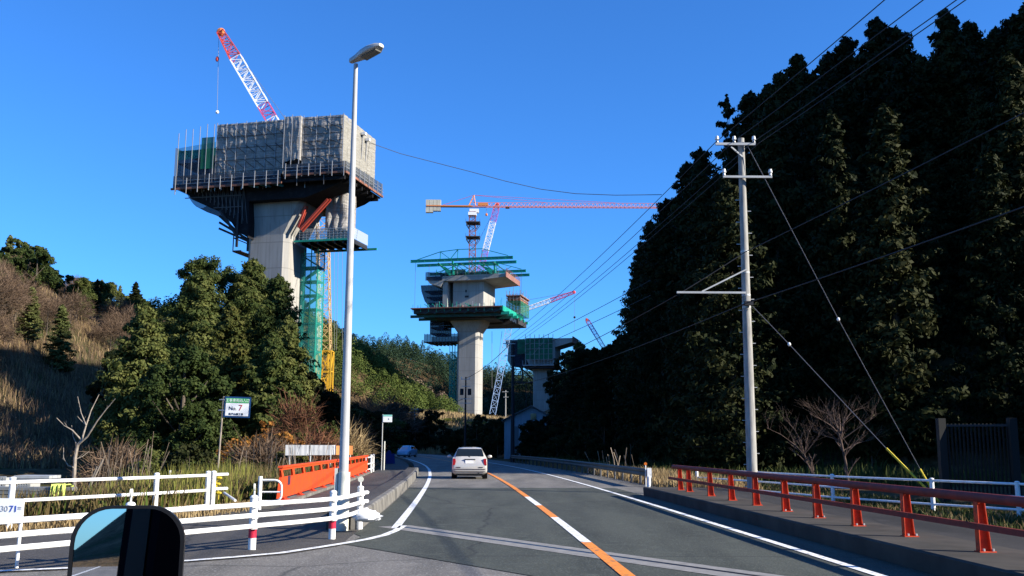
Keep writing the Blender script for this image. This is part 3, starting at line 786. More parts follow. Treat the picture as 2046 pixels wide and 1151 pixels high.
p = P(1165, 715, 148); bt = make_tree('bamboo_clump', 'tall yellow green bamboo plume in front of the dark trees right of the farthest pier', 'bamboo', 12, cr, cen, 0.15, 0.08, seed=71)
plant([bt], p.x, p.y, p.z - H1(p.x, p.y), 12, 0.75)

# ---- the big clump on the left
def clump(px, py, Y, proto_args, label, name='evergreen_tree', wf=1.0, bark='bark', kind='broad', nl=16, tr=0.22, gb=None, tz=0.9):
    p = P(px, py, Y); g = H1(p.x, p.y) if gb is None else gb; h = p.z - g
    seed, Rr, base, m = proto_args
    if kind == 'broad': cr, cen = crown_broad(name + '_crown', seed, h, Rr, base, 32, 16, 90, 0.18, m)
    else: cr, cen = crown_cedar(name + '_crown', seed, h, Rr, base, int(60 + 9 * h), 84, 0.17, m, 0.62, 0.6)
    t = make_tree(name, label, 'tree', h, cr, cen, base, tr, bark, seed=seed, nl=nl, tz=tz)
    t.location = (p.x, p.y, g); return t
clump(290, 615, 60, (501, 3.0, 0.06, 'broad'), 'bright green bushy evergreen tree at the left end of the roadside clump', kind='cone', wf=1)
clump(385, 560, 74, (502, 3.0, 0.12, 'broad'), 'dark green tree behind the bushy one in the left half of the roadside clump')
clump(428, 498, 80, (503, 4.4, 0.2, 'broad'), 'tallest green tree of the roadside clump, its top left of the big concrete pier')
clump(505, 525, 82, (504, 4.6, 0.15, 'broad'), 'broad green tree covering the left foot of the big concrete pier', kind='cone')
clump(478, 520, 84, (521, 4.4, 0.1, 'broad'), 'full dark green tree in the middle of the roadside clump, behind the yellowish conifer')
clump(400, 545, 70, (522, 3.8, 0.05, 'broad'), 'dense green tree just left of the yellowish conifer in the roadside clump', kind='cone')
clump(556, 555, 76, (505, 3.5, 0.1, 'broad'), 'dark green tree in front of the right edge of the big concrete pier', kind='cone')
clump(462, 612, 62, (506, 2.1, 0.12, 'broad2'), 'narrow yellowish green conifer in the middle of the roadside clump', 'conifer_tree', kind='cone')
clump(575, 640, 66, (507, 2.3, 0.22, 'broad'), 'thin tree with a pale bare trunk at the right end of the roadside clump', bark='palebark', kind='cone', tr=0.13, nl=26)
clump(545, 668, 60, (508, 2.0, 0.3, 'broad'), 'slender tree with a pale trunk just right of the signboard number seven', bark='palebark', kind='cone', tr=0.11, nl=22)
clump(372, 690, 56, (509, 2.6, 0.05, 'broad'), 'low leafy green tree left of the signboard number seven')
clump(240, 690, 66, (510, 1.7, 0.1, 'cedar'), 'small dark tree at the left edge of the roadside clump')
clump(600, 720, 72, (511, 2.2, 0.1, 'cedar'), 'dark tree right of the pale trunks at the foot of the yellow crane mast')
clump(335, 640, 84, (512, 3.0, 0.1, 'broad'), 'green tree at the back left of the roadside clump', nl=8)
clump(645, 775, 84, (513, 2.6, 0.05, 'cedar'), 'low dark tree left of the street lamp pole, below the yellow crane mast', nl=8)

# ---- left hillside
SILL = [(-300, 440), (0, 462), (60, 482), (110, 540), (180, 552), (215, 560), (262, 575), (290, 600), (370, 640), (700, 700)]
_lx = np.array([p[0] for p in SILL], float); _ly = np.array([p[1] for p in SILL], float)
hb, hc, ht = [], [], []
for k in range(3):
    cr, cen = crown_broad('hill_broadleaf_crown', 600 + k, 9, 3.6, 0.05, 13, 12, 80, 0.28, 'broad')
    hb.append(make_tree('hillside_tree', 'dark green rounded tree on the upper left hillside', 'tree', 9, cr, cen, 0.1, 0.15, group='green trees on the left hillside', seed=k, nl=6))
for k in range(2):
    cr, cen = crown_cedar('hill_conifer_crown', 620 + k, 12, 2.2, 0.06, 80, 50, 0.22, 'pine' if k else 'cedar', 0.8, 0.3)
    hc.append(make_tree('hillside_conifer', 'pointed green conifer on the left hillside', 'tree', 12, cr, cen, 0.1, 0.12, group='conifers on the left hillside', seed=k + 5, nl=6))
for k in range(3):
    cr, cen = twig_crown('bare_twig_crown', 640 + k, 7, 3.0)
    ht.append(make_tree('bare_tree', 'leafless brown tree on the left hillside slope', 'tree', 7, cr, cen, 0.1, 0.09, 'bark', group='leafless brown trees on the left hillside', seed=k + 8, nl=34))
placed = []; n = 0; tries = 0
while n < 230 and tries < 16000:
    tries += 1
    y = rg.uniform(85, 250); x = -rg.uniform(34, 135)
    if any((x - a) ** 2 + (y - b) ** 2 < 20 for a, b in placed): continue
    g = H1(x, y); px, py = proj((x, y, g + 3))
    if px < -150 or px > 700: continue
    gb_ = proj((x, y, g))[1]
    if px < 240 and gb_ > 735: continue
    if y < 128 and (38 < px < 92 or 104 < px < 146): continue
    lim = float(np.interp(px, _lx, _ly)) + 4; top = P(px, lim, y).z
    green = (py < float(np.interp(px, [0, 110, 180, 300, 420], [590, 590, 610, 650, 690])) and rg.random() < 0.85) or rg.random() < 0.08
    if green: pr, h0, h = (hb, 9, rg.uniform(6, 10)) if rg.random() < 0.75 else (hc, 12, rg.uniform(8, 13))
    else: pr, h0, h = ht, 7, rg.uniform(3.5, 7)
    h = min(h, top - g)
    if h < 2.5: continue
    plant(pr, x, y, h, h0, 1.15); placed.append((x, y)); n += 1
for px, py, Y, i in ((65, 575, 116, 1), (125, 612, 114, 1), (272, 565, 180, 0), (15, 600, 116, 0)):
    p = P(px, py, Y); g = H1(p.x, p.y)
    lab = {65: 'tall pale green conical conifer in the brown scrub at far left', 125: 'smaller pale green conifer right of the tall one on the brown slope', 272: 'pointed dark conifer on the left ridge nearest the roadside clump', 15: 'dark conifer at the left edge of the photo, beside the tall pale green one'}[px]
    plant(hc, p.x, p.y, p.z - g, 12, 1.5, idx=i, label=lab, group='')
for o in bpy.data.objects:
    if o.get('group') == '': del o['group']

# ---- far woods: one mass of crowns over each distant slope
def far_wood(name, label, spots, mname, leaf=0.8, per=150, seed=1):
    rng = np.random.default_rng(seed); Vs = []; Fs = []; Ts = []; n0 = 0
    for x, y, h, r in spots:
        g = H1(x, y); k = per
        t = rng.uniform(0, 1, k) ** 0.9; az = rng.uniform(0, 6.283, k); pr = r * (1 - t ** 1.6) ** 0.6 * rng.uniform(0.6, 1.08, k)
        pos = np.stack([x + pr * np.cos(az), y + pr * np.sin(az), g + h * (0.08 + 0.92 * t)], 1)
        V, F_ = leaves(pos, np.stack([np.cos(az), np.sin(az), 0.2 + t], 1), leaf, rng)
        Vs.append(V); Fs.append(F_ + n0); n0 += len(V); Ts.append(np.full(k, rng.uniform(0, 1)) * 0.9 + rng.uniform(0, .3, k))
    me = tri_mesh(name, np.concatenate(Vs), np.concatenate(Fs), np.concatenate(Ts), [M[mname]])
    o = bpy.data.objects.new(name, me); COL.objects.link(o); tag(o, label, 'forest', kind='stuff'); return o
rg = random.Random(9)
M['farleaf'] = leaf_mat('distant_leaf', (0.010, 0.024, 0.016), (0.018, 0.038, 0.02), (0.035, 0.055, 0.024), 0.0)
M['spur'] = leaf_mat('spur_leaf', (0.03, 0.05, 0.014), (0.075, 0.105, 0.024), (0.14, 0.17, 0.04), 0.2)
M['farbrown'] = leaf_mat('distant_bare_wood', (0.10, 0.075, 0.05), (0.15, 0.11, 0.075), (0.2, 0.15, 0.10), 0.0)
sp = []
for _ in range(1500):
    y = rg.uniform(400, 540); x = rg.uniform(-0.22 * y, 0.17 * y)
    if -0.19 * y > x - 5 and rg.random() < 0.5: continue
    sp.append((x, y, rg.uniform(6, 12), rg.uniform(2.6, 4.2)))
far_wood('far_forest', 'bluish green wood covering the far ridge behind the piers', sp, 'farleaf', 0.5, 260, 3)
sp = []; sb = []
for _ in range(900):
    y = rg.uniform(288, 385); x = rg.uniform(-0.24 * y, -0.055 * y)
    px, py = proj((x, y, H1(x, y)))
    (sb if (fbm(np.array([x]), np.array([y]), 30)[0] > 0.22) else sp).append((x, y, rg.uniform(3.5, 7.5), rg.uniform(2.2, 3.6)))
far_wood('middle_forest', 'sunlit green wood on the spur left of the second pier', sp, 'spur', 0.38, 330, 4)
far_wood('brown_scrub', 'brown leafless scrub between the green woods left of the second pier', sb, 'farbrown', 0.7, 110, 5)
# dark trees closing the bend of the road
db = []
for k in range(3):
    cr, cen = crown_broad('bend_tree_crown', 700 + k, 11, 4.4, 0.02, 13, 13, 44, 0.42, 'cedar' if k != 1 else 'broad')
    db.append(make_tree('roadside_tree', 'dark bushy tree closing the bend of the road beyond the small car', 'tree', 11, cr, cen, 0.05, 0.18, group='dark trees at the road bend', seed=k + 80, nl=6))
be_ = []
for px, py, Y, i in ((735, 812, 150, 0), (760, 818, 165, 1), (785, 800, 190, 0), (812, 806, 200, 2), (845, 812, 205, 0), (872, 818, 215, 2), (700, 800, 130, 2), (715, 835, 120, 0), (668, 800, 125, 1), (798, 840, 180, 2), (770, 850, 172, 0), (830, 838, 192, 2), (858, 846, 196, 0), (885, 852, 200, 0), (738, 860, 140, 2), (690, 845, 110, 0), (650, 830, 100, 0), (628, 850, 92, 2), (902, 868, 190, 2), (875, 876, 186, 0), (845, 878, 188, 0)):
    p = P(px, py, Y); g = H1(p.x, p.y)
    s_ = p.x - float(xc(p.y))
    be_.append(plant(db, p.x, p.y, max(2.5, p.z - g), 11, 1.0 if p.z - g > 8 else 1.4, idx=i))
ordinals(be_, 'dark bushy tree closing the bend of the road, %s from the left')
cr, cen = twig_crown('twig_crown_far', 660, 7, 3.4, 'twig', 170, 30)
bs = make_tree('bare_tree', 'wide leafless brown tree at the bend, above the small sign on a pole', 'tree', 7, cr, cen, 0.1, 0.09, seed=90, nl=36)
p = P(762, 790, 185); plant([bs], p.x, p.y, p.z - H1(p.x, p.y), 7, 1.5)
for px, py, Y, lab in ((730, 800, 170, 'leafless brown tree at the bend behind the street lamp pole'), (800, 812, 215, 'leafless brown tree left of the pale utility pole at the bend')):
    p = P(px, py, Y); plant([bs], p.x, p.y, max(4, p.z - H1(p.x, p.y)), 7, 1.2, label=lab)

# ---- undergrowth between the clump and the weeds, on the right of the clump
def shrub(px, py, Y, seed, m, lab, name='shrub', w=1.3, kind='broad'):
    p = P(px, py, Y); g = H1(p.x, p.y); h = max(0.8, p.z - g)
    if kind == 'broad': cr, cen = crown_broad('shrub_foliage', seed, h, w, 0.02, 9, 9, 30, 0.15, m)
    else: cr, cen = twig_crown('shrub_twigs', seed, h, w, m, 70, 22)
    t = make_tree(name, lab, 'shrub', h, cr, cen, 0.02, 0.03, seed=seed, nl=14, cname='foliage'); t.location = (p.x, p.y, g); return t
shrub(545, 832, 50, 801, 'rustleaf', 'orange leaved shrub right of the signboard number seven', 'autumn_shrub', 0.9)
shrub(572, 862, 49, 802, 'rustleaf', 'rust coloured shrub behind the left end of the long white board', 'autumn_shrub', 1.2)
shrub(598, 790, 56, 803, 'twig_red', 'reddish leafless bush beside the pale tree trunks', 'bare_bush', 1.2, kind='twig')
shrub(640, 850, 55, 804, 'broad2', 'olive bush above the middle of the long white board', w=2.2)
shrub(670, 840, 60, 805, 'broad', 'green bush just left of the street lamp pole', w=1.8)
shrub(706, 845, 62, 806, 'twig_red', 'red leaved bare bush just right of the street lamp pole', 'bare_bush', .8, kind='twig')
shrub(700, 870, 58, 807, 'grass_t', 'straw coloured bush behind the street lamp pole', w=1.0, kind='twig')
shrub(380, 885, 44, 808, 'cedar', 'round dark green bush left of the signboard post', w=1.5)
shrub(300, 892, 46, 809, 'broad', 'low green bush under the bushy evergreen tree', w=1.8)
shrub(490, 868, 50, 810, 'rustleaf', 'brownish orange undergrowth bush behind the signboard post', w=1.7)
shrub(440, 860, 54, 811, 'broad', 'green bush behind the top of the signboard post', w=1.8)
shrub(620, 880, 50, 812, 'twig_red', 'brown bush directly behind the long white board', 'bare_bush', 1.4, kind='twig')
shrub(725, 862, 75, 813, 'broad2', 'olive bush between the street lamp pole and the small sign', w=1.9)
shrub(520, 890, 46, 814, 'twig', 'brown leafless bush left of the long white board', 'bare_bush', 1.2, kind='twig')
shrub(565, 900, 44, 815, 'broad2', 'low olive bush above the near end of the orange parapet', w=1.5)
shrub(230, 900, 48, 816, 'twig', 'brown scrub bush at the left edge of the tall weeds', 'bare_bush', 1.4, kind='twig')
shrub(905, 838, 240, 817, 'bamboo', 'yellow green bamboo bush at the left foot of the second pier', w=4.0)
shrub(945, 842, 235, 818, 'bamboo', 'yellow green bamboo bush in front of the second pier', w=3.6)
shrub(880, 850, 228, 819, 'broad', 'green bush left of the bamboo at the second pier', w=3.6)
shrub(985, 850, 220, 820, 'twig', 'brown bush right of the foot of the second pier', w=3.0, kind='twig')

# ---- the bare pollarded tree on the left and the leafless ones on the right
def branchy(name, label, specs, base, m, rr=1.0, twigs=0, seed=1, tl=0.5):
    """specs: branches as (px,py) polylines at one distance with a depth wobble and real radii"""
    Y0 = base.y; t = thing(name, label, 'tree', base); rng = random.Random(seed)
    mb = MB(); tw = MB()
    for poly, r0, r1, dy in specs:
        n = len(poly); pts = [P(px, py, Y0 + dy * i / max(1, n - 1)) for i, (px, py) in enumerate(poly)]
        mb.path(pts, [r0 + (r1 - r0) * i / (n - 1) for i in range(n)], 7)
        for _ in range(twigs):
            k = rng.randrange(0, n - 1); f = rng.random(); q = pts[k].lerp(pts[k + 1], f); d = (pts[k + 1] - pts[k]).normalized()
            e = (d * 0.7 + Vector((rng.gauss(0, .5), rng.gauss(0, .5), rng.uniform(0.1, 0.8)))).normalized(); L = tl * rng.uniform(0.5, 1.3)
            q2 = q + e * L; tw.path([q, q.lerp(q2, .5) + Vector((0, 0, .03)), q2], [r1 * 0.8, r1 * .6, r1 * .3], 4)
            for _ in range(3):
                e2 = (e + Vector((rng.gauss(0, .6), rng.gauss(0, .6), rng.uniform(0, .5)))).normalized(); q3 = q.lerp(q2, rng.uniform(.4, 1))
                tw.path([q3, q3 + e2 * L * 0.6], [r1 * .45, r1 * .2], 3)
    mb.build('trunk', m, t, origin=base, smooth=True)
    if tw.v: tw.build('twigs', m, t, origin=base)
    return t
b0 = G(148, 985, -0.5)
branchy('bare_tree', 'small pollarded leafless tree with pale upright branches left of the weeds', [
    ([(149, 990), (148, 950), (150, 915), (155, 890), (163, 880)], 0.085, 0.055, 0),
    ([(155, 890), (175, 872), (195, 840), (212, 818), (230, 797)], 0.045, 0.012, -0.5),
    ([(163, 880), (172, 850), (182, 820), (198, 788)], 0.04, 0.012, 0.5),
    ([(172, 850), (162, 825), (155, 792)], 0.028, 0.01, 0.2),
    ([(172, 850), (160, 838), (155, 832)], 0.02, 0.01, 0),
    ([(163, 880), (145, 860), (128, 850), (113, 835)], 0.035, 0.012, -0.4),
    ([(153, 888), (146, 872), (143, 850)], 0.02, 0.01, 0.3),
    ([(150, 935), (136, 930), (127, 915), (127, 894)], 0.03, 0.01, 0.2),
    ([(150, 918), (165, 912), (178, 902)], 0.02, 0.01, 0.2)], Vector((b0.x, b0.y, -0.6)), M['palebark'], twigs=1, seed=4, tl=0.25)
b1 = G(1690, 975, 0.0)
branchy('bare_tree', 'leafless tree with fine fanned branches behind the right white fence', [
    ([(1695, 965), (1690, 925), (1680, 880), (1678, 868)], 0.05, 0.035, 0),
    ([(1678, 868), (1660, 850), (1640, 838), (1618, 826)], 0.022, 0.006, -0.6), ([(1678, 868), (1672, 845), (1655, 828), (1640, 820)], 0.022, 0.006, 0.5),
    ([(1678, 868), (1688, 840), (1700, 825), (1712, 818)], 0.022, 0.006, 0.3), ([(1680, 880), (1705, 862), (1730, 845), (1752, 830)], 0.022, 0.006, -0.3),
    ([(1680, 880), (1650, 872), (1625, 862)], 0.02, 0.006, 0.6), ([(1685, 900), (1715, 885), (1745, 878)], 0.018, 0.006, 0.4), ([(1678, 868), (1668, 845), (1665, 820)], 0.02, 0.006, 0.4)],
    Vector((b1.x, b1.y, 0)), M['greybark'], twigs=14, seed=5, tl=0.75)
b2 = G(1618, 975, 0.0)
branchy('bare_tree', 'smaller leafless tree with reddish twigs right of the concrete pole', [
    ([(1632, 965), (1615, 930), (1607, 908)], 0.04, 0.025, 0),
    ([(1607, 908), (1590, 890), (1560, 868), (1532, 855)], 0.02, 0.005, -0.5), ([(1607, 908), (1600, 880), (1585, 855), (1565, 832)], 0.02, 0.005, 0.4),
    ([(1607, 908), (1612, 880), (1618, 860)], 0.018, 0.005, 0.2), ([(1607, 908), (1625, 885), (1640, 868)], 0.018, 0.005, -0.3)],
    Vector((b2.x, b2.y, 0)), M['greybark'], twigs=13, seed=6, tl=0.6)

# ---- grass and weeds
def blades(name, label, region, n, h0, h1, m, w=0.03, seed=1, lean=0.3, cat='grass', clumpy=0.0, zoff=0.0, tipw=0.0):
    rng = np.random.default_rng(seed); X = []; Y = []
    while len(X) < n:
        x, y = region(rng)
        if clumpy and fbm(np.array([x]), np.array([y]), 2.5)[0] < rng.uniform(-0.4, clumpy): continue
        X.append(x); Y.append(y)
    X = np.array(X); Y = np.array(Y); Z = Hf(X, Y) + zoff
    h = rng.uniform(h0, h1, n) * (0.7 + 0.6 * (fbm(X, Y, 3.0) + 0.5)); az = rng.uniform(0, 6.283, n); ln = rng.uniform(0, lean, n) * h
    dx, dy = np.cos(az) * ln, np.sin(az) * ln; a2 = rng.uniform(0, 6.283, n); ww = w * rng.uniform(0.6, 1.5, n); wx, wy = np.cos(a2) * ww, np.sin(a2) * ww
    p0 = np.stack([X - wx, Y - wy, Z], 1); p1 = np.stack([X + wx, Y + wy, Z], 1)
    m0 = np.stack([X + dx * .35 - wx * .8, Y + dy * .35 - wy * .8, Z + h * .6], 1); m1 = np.stack([X + dx * .35 + wx * .8, Y + dy * .35 + wy * .8, Z + h * .6], 1)
    t0 = np.stack([X + dx - wx * tipw, Y + dy - wy * tipw, Z + h], 1); t1 = np.stack([X + dx + wx * (tipw + .1), Y + dy + wy * (tipw + .1), Z + h], 1)
    V = np.stack([p0, p1, m1, m0, t1, t0], 1).reshape(-1, 3); b = np.arange(n)[:, None] * 6
    F_ = np.concatenate([b + np.array([0, 1, 2, 3]), b + np.array([3, 2, 4, 5])], 0); tn = rng.uniform(0, 1, n) * 0.6 + 0.4 * (fbm(X, Y, 2.0) + 0.5)
    me = tri_mesh(name, V, F_, np.concatenate([tn, tn]), [M[m]])
    o = bpy.data.objects.new(name, me); COL.objects.link(o); return tag(o, label, cat, kind='stuff')
def left_bank(rng, y0=18.5, y1=46):
    while True:
        y = rng.uniform(y0, y1); x = rng.uniform(-0.56 * y - 2, -6)
        edge = np.interp(y, [17, 21.4, 25, 120], [-9.3, -7.05, -6.95, -6.95]); edge = edge if y < 25 else float(xc(y)) - 7.3
        if y < 22 and x < -9.3: edge = -9.3; 
        if x / y * 1950 + 1023 > 492 and y < 26.5: continue
        if x < edge and not (y < 19.5 + 0.0 and x > -9.0): return x, y
blades('weeds', 'tangle of brown and green weeds on the bank behind the left fences', left_bank, 30000, 0.3, 0.75, 'grass_b', 0.018, 21, 0.5, clumpy=0.1)
blades('green_weeds', 'green weeds growing through the left bank', left_bank, 13000, 0.25, 0.65, 'grass_g', 0.022, 22, 0.5, clumpy=0.25)
def mid_bank(rng):
    while True:
        x, y = left_bank(rng, 21, 40)
        px = 1023 + x / y * 1950
        if 190 < px < 520: return x, y
blades('tall_weeds', 'tall yellow green goldenrod stalks behind the left fences', mid_bank, 3600, 0.4, 1.0, 'grass_y', 0.013, 23, 0.25, cat='weeds', clumpy=0.1)
def plume_bank(rng):
    while True:
        x, y = left_bank(rng, 30, 44); px = 1023 + x / y * 1950
        if 200 < px < 330: return x, y
blades('pampas_grass', 'feathery pampas plumes above the weeds left of the signboard post', plume_bank, 70, 1.5, 2.3, 'plume', 0.009, 24, 0.3, cat='pampas grass', tipw=1.2)
def par_bank(rng):
    y = rng.uniform(36, 62); p = rp(-rng.uniform(7.8, 10.5), y); return p.x, p.y
blades('reed_plumes', 'brown reed plumes behind the far end of the orange parapet', par_bank, 90, 0.9, 1.5, 'plume', 0.009, 25, 0.3, cat='reeds', tipw=1.2)
def edge_strip(rng):
    t = rng.random(); a = Vector((-14, 16.9)); b = Vector((-9.3, 17.3)); c = Vector((-6.9, 21.5)); d_ = Vector((-6.5, 25))
    p = a.lerp(b, t * 2.5) if t < 0.4 else (b.lerp(c, (t - .4) / .4) if t < 0.8 else c.lerp(d_, (t - .8) / .2)); return p.x + rng.normal(0, .25) - 0.1, p.y + rng.normal(0, 0.25) + 0.25
blades('verge_grass', 'short dry grass along the edge of the left footpath', edge_strip, 7000, 0.06, 0.22, 'grass_t', 0.012, 26, 0.8, zoff=0.04)
def right_verge(rng):
    y = rng.uniform(14, 48); p = rp(rng.uniform(7.6, 11.5), y); return p.x, p.y
blades('right_verge_grass', 'short green and straw grass under the right white fence', right_verge, 14000, 0.06, 0.2, 'forest_g', 0.014, 27, 0.8)
blades('right_dry_grass', 'dry grass tufts under the right white fence', right_verge, 3500, 0.06, 0.22, 'grass_t', 0.014, 28, 0.8)
def rail_verge(rng):
    y = rng.uniform(34, 85); p = rp(rng.uniform(5.6, 8.5), y); return p.x, p.y
blades('guardrail_grass', 'brown grass growing under the right guard rail', rail_verge, 16000, 0.15, 0.55, 'grass_t', 0.02, 29, 0.6, clumpy=0.2)
def rail_plumes(rng):
    y = rng.uniform(48, 60); p = rp(rng.uniform(6.0, 7.0), y); return p.x, p.y
blades('guardrail_plumes', 'pale reed plumes rising above the right guard rail', rail_plumes, 18, 1.0, 1.5, 'plume', 0.018, 30, 0.35, cat='reeds', tipw=1.3)
def left_slope(rng):
    y = rng.uniform(62, 150); return -rng.uniform(22, 0.58 * y + 4) if y > 50 else -30, y
blades('hillside_grass', 'tan pampas and dry grass covering the left hillside', left_slope, 9000, 0.5, 1.2, 'grass_t', 0.05, 31, 0.5, clumpy=0.0)
blades('hillside_scrub', 'brown leafless scrub covering the lower left hillside', left_slope, 30000, 0.5, 1.5, 'twig', 0.022, 41, 0.9, cat='scrub')
def right_floor(rng):
    y = rng.uniform(40, 110); p = rp(rng.uniform(8, 22), y); return p.x, p.y
blades('forest_floor', 'dark undergrowth on the forest floor at right', right_floor, 12000, 0.2, 0.7, 'forest_g', 0.04, 32, 0.6)
def ped(rng):
    y = rng.uniform(175, 275); return rng.uniform(-24, 4) , y
blades('embankment_grass', 'brown dry grass on the embankment below the second pier', ped, 9000, 0.3, 1.0, 'grass_t', 0.08, 33, 0.5)
def riverside(rng):
    y = rng.uniform(44, 74); return float(xc(y)) - rng.uniform(8, 22), y
blades('riverside_weeds', 'brown and orange undergrowth on the river bank behind the parapet', riverside, 14000, 0.3, 0.9, 'grass_t', 0.025, 34, 0.5, clumpy=0.15)
# ---------------------------------------------------------------- bridge piers under construction
def chamfer_rect(x0, x1, y0, y1, c):
    return [(x0 + c, y0), (x1 - c, y0), (x1, y0 + c), (x1, y1 - c), (x1 - c, y1), (x0 + c, y1), (x0, y1 - c), (x0, y0 + c)]
def pier_thing(fr, name, label, x0, x1, y0, y1, zb, z0, z1, flare, ztop, flare_y=0.6):
    t = thing(name, label, 'bridge pier', (fr.o.x, fr.o.y, 0), fr.a)
    mb = MB(); mb.prism(chamfer_rect(x0, x1, y0, y1, 0.7), zb, z0); mb.build('shaft', M['conc'], t)
    mb = MB()
    a = chamfer_rect(x0, x1, y0, y1, 0.7); b = chamfer_rect(x0 - flare, x1 + flare, y0 - flare_y, y1 + flare_y, 0.7); n = 8
    vs = [(p[0], p[1], z0 + .003) for p in a] + [(p[0], p[1], z1) for p in b] + [(p[0], p[1], ztop) for p in b]
    fs = [(i, (i + 1) % n, (i + 1) % n + n, i + n) for i in range(n)] + [(i + n, (i + 1) % n + n, (i + 1) % n + 2 * n, i + 2 * n) for i in range(n)]
    fs += [tuple(reversed(range(n))), tuple(2 * n + i for i in range(n))]
    mb.add(vs, fs); mb.build('pier_head', M['conc'], t)
    return t
def stair_tower(fr, label, x0, x1, y0, y1, zb, zt, net='netteal', step=2.2):
    t = thing('scaffold_stair_tower', label, 'scaffolding', (fr.o.x, fr.o.y, 0), fr.a)
    mb = MB()
    for x in np.linspace(x0, x1, 4):
        for y in (y0, y1): mb.bar((x, y, zb), (x, y, zt), 0.13)
    z = zb
    while z < zt:
        for y in (y0, y1): mb.bar((x0, y, z), (x1, y, z), 0.09)
        for x in (x0, x1): mb.bar((x, y0, z), (x, y1, z), 0.09)
        z += step
    mb.build('frame', M['green_steel'], t)
    mb = MB(); z = zb; k = 0
    while z < zt - step:
        mb.box(x0, x1, y0 + .1, y1 - .1, z, z + 0.16)
        a, b = (x0, x1) if k % 2 else (x1, x0)
        mb.bar((a, (y0 + y1) / 2, z + .1), (b, (y0 + y1) / 2, z + step), 1.0, 0.16)
        z += step; k += 1
    mb.build('stairs', M['green_dark'], t)
    mb = MB()
    n = int((zt - zb) / step)
    for i in range(n):
        za = zb + i * step; zc = za + step
        sag = 0.25
        xm = (x0 + x1) / 2
        for xa, xb in ((x0, xm), (xm, x1)):
            mb.add([(xa, y0 - .08, za), ((xa + xb) / 2, y0 - .08 - sag, za - .15), (xb, y0 - .08, za), (xb, y0 - .08, zc), ((xa + xb) / 2, y0 - .08 - sag * .6, zc - .2), (xa, y0 - .08, zc)], [(0, 1, 4, 5), (1, 2, 3, 4)])
    mb.add([(x1 + .05, y0, zb), (x1 + .05, y1, zb), (x1 + .05, y1, zt), (x1 + .05, y0, zt)], [(0, 1, 2, 3)])
    mb.build('safety_net', M[net], t)
    return t
def ld_hook(p0, p1, name, label, blk='crane_red'):
    """hoist rope with its hook block, hanging from a boom tip"""
    pass

# ---- pier one: the big near one
F1 = Frame(665, 140)
sx1 = F1.fy(571, 550, 3.0)[0]; sx0 = F1.fy(492, 500, 3.0)[0]
zt1 = F1.fy(650, 233, 0)[1]; zbL = F1.fy(480, 353, 0)[1]; zbR = F1.fy(640, 334, 0)[1]; zbM = F1.fy(588, 320, -0.6)[1]
zbeam = F1.fy(649, 343, -1.2)[1]; zbeamL = F1.fy(500, 366, -1.2)[1]
xl = F1.fy(433, 300, 0)[0]; xm0 = F1.fy(570, 300, 0)[0]; xm1 = F1.fy(604, 300, 0)[0]; xe = F1.fy(358, 300, 0)[0]
zfl = F1.fy(560, 468, 3)[1]
DY = F1.fx(750, 300, 0)[0]
p1 = pier_thing(F1, 'bridge_pier', 'massive grey concrete pier at left whose shaft rises behind the roadside trees', sx0, sx1, 3, 10.5, -6, zfl, zfl + 5.0, 2.6, zbeam + 0.6, 0.5)
bg = MB().box(sx0 - 2, -2.2, 1.5, DY - 1.5, zbeam + .6, zt1 - 1.5).build('box_girder', M['conc'], p1)
sc1 = thing('scaffold_enclosure', 'grey sheeted scaffold box wrapped round the top of the big left pier', 'scaffolding', (F1.o.x, F1.o.y, 0), F1.a)
rs = random.Random(3)
def sheet(x0, x1, y, z0, z1, n, mb, rng, wav=0.12):
    """sagging sheet strips between the poles"""
    xs = np.linspace(x0, x1, n + 1)
    for i in range(n):
        K, L = 5, 12; base = len(mb.v)
        for a in range(K + 1):
            for b in range(L + 1):
                u, v = a / K, b / L
                d = math.sin(math.pi * u) * wav * (1 + 0.6 * math.sin(v * 9 + i)) + rng.uniform(-.03, .03)
                zz = z0 + (z1 - z0) * v
                if b == 0: zz += rng.uniform(-.25, .12)
                mb.v.append((xs[i] + (xs[i + 1] - xs[i]) * u, y - d, zz))
        for a in range(K):
            for b in range(L):
                q = base + a * (L + 1) + b; mb.f.append((q, q + L + 1, q + L + 2, q + 1))
def sheet_x(x, y0, y1, z0, z1, n, mb, rng, wav=0.1):
    ys = np.linspace(y0, y1, n + 1)
    for i in range(n):
        K, L = 4, 12; base = len(mb.v)
        for a in range(K + 1):
            for b in range(L + 1):
                u, v = a / K, b / L
                d = math.sin(math.pi * u) * wav * (1 + 0.5 * math.sin(v * 7 + i)) + rng.uniform(-.02, .02)
                mb.v.append((x + d, ys[i] + (ys[i + 1] - ys[i]) * u, z0 + (z1 - z0) * v + (rng.uniform(-.2, .1) if b == 0 else 0)))
        for a in range(K):
            for b in range(L):
                q = base + a * (L + 1) + b; mb.f.append((q, q + L + 1, q + L + 2, q + 1))
mb = MB(); sheet(xl, xm0, 0, zbL, zt1, 7, mb, rs); mb.build('mesh_sheet', M['sheet'], sc1)
mb = MB(); sheet(xm0, xm1 - .05, -0.7, zbM, zt1 + .15, 2, mb, rs); mb.add([(xm1 - .05, -.7, zbM), (xm1 - .05, 0, zbM), (xm1 - .05, 0, zt1 + .15), (xm1 - .05, -.7, zt1 + .15)], [(0, 1, 2, 3)]); mb.build('mesh_sheet', M['sheet'], sc1)
mb = MB(); sheet(xm1, 0, 0, zbR, zt1 + .1, 3, mb, rs); mb.build('mesh_sheet', M['sheet'], sc1)
mb = MB(); sheet_x(0.02, 0.02, DY, zbR - .6, zt1 + .1, 8, mb, rs); mb['label'] if False else None
ss = mb.build('side_sheet', M['sheet_side'], sc1); ss['label'] = 'pale beige sheeted right side of the scaffold box'
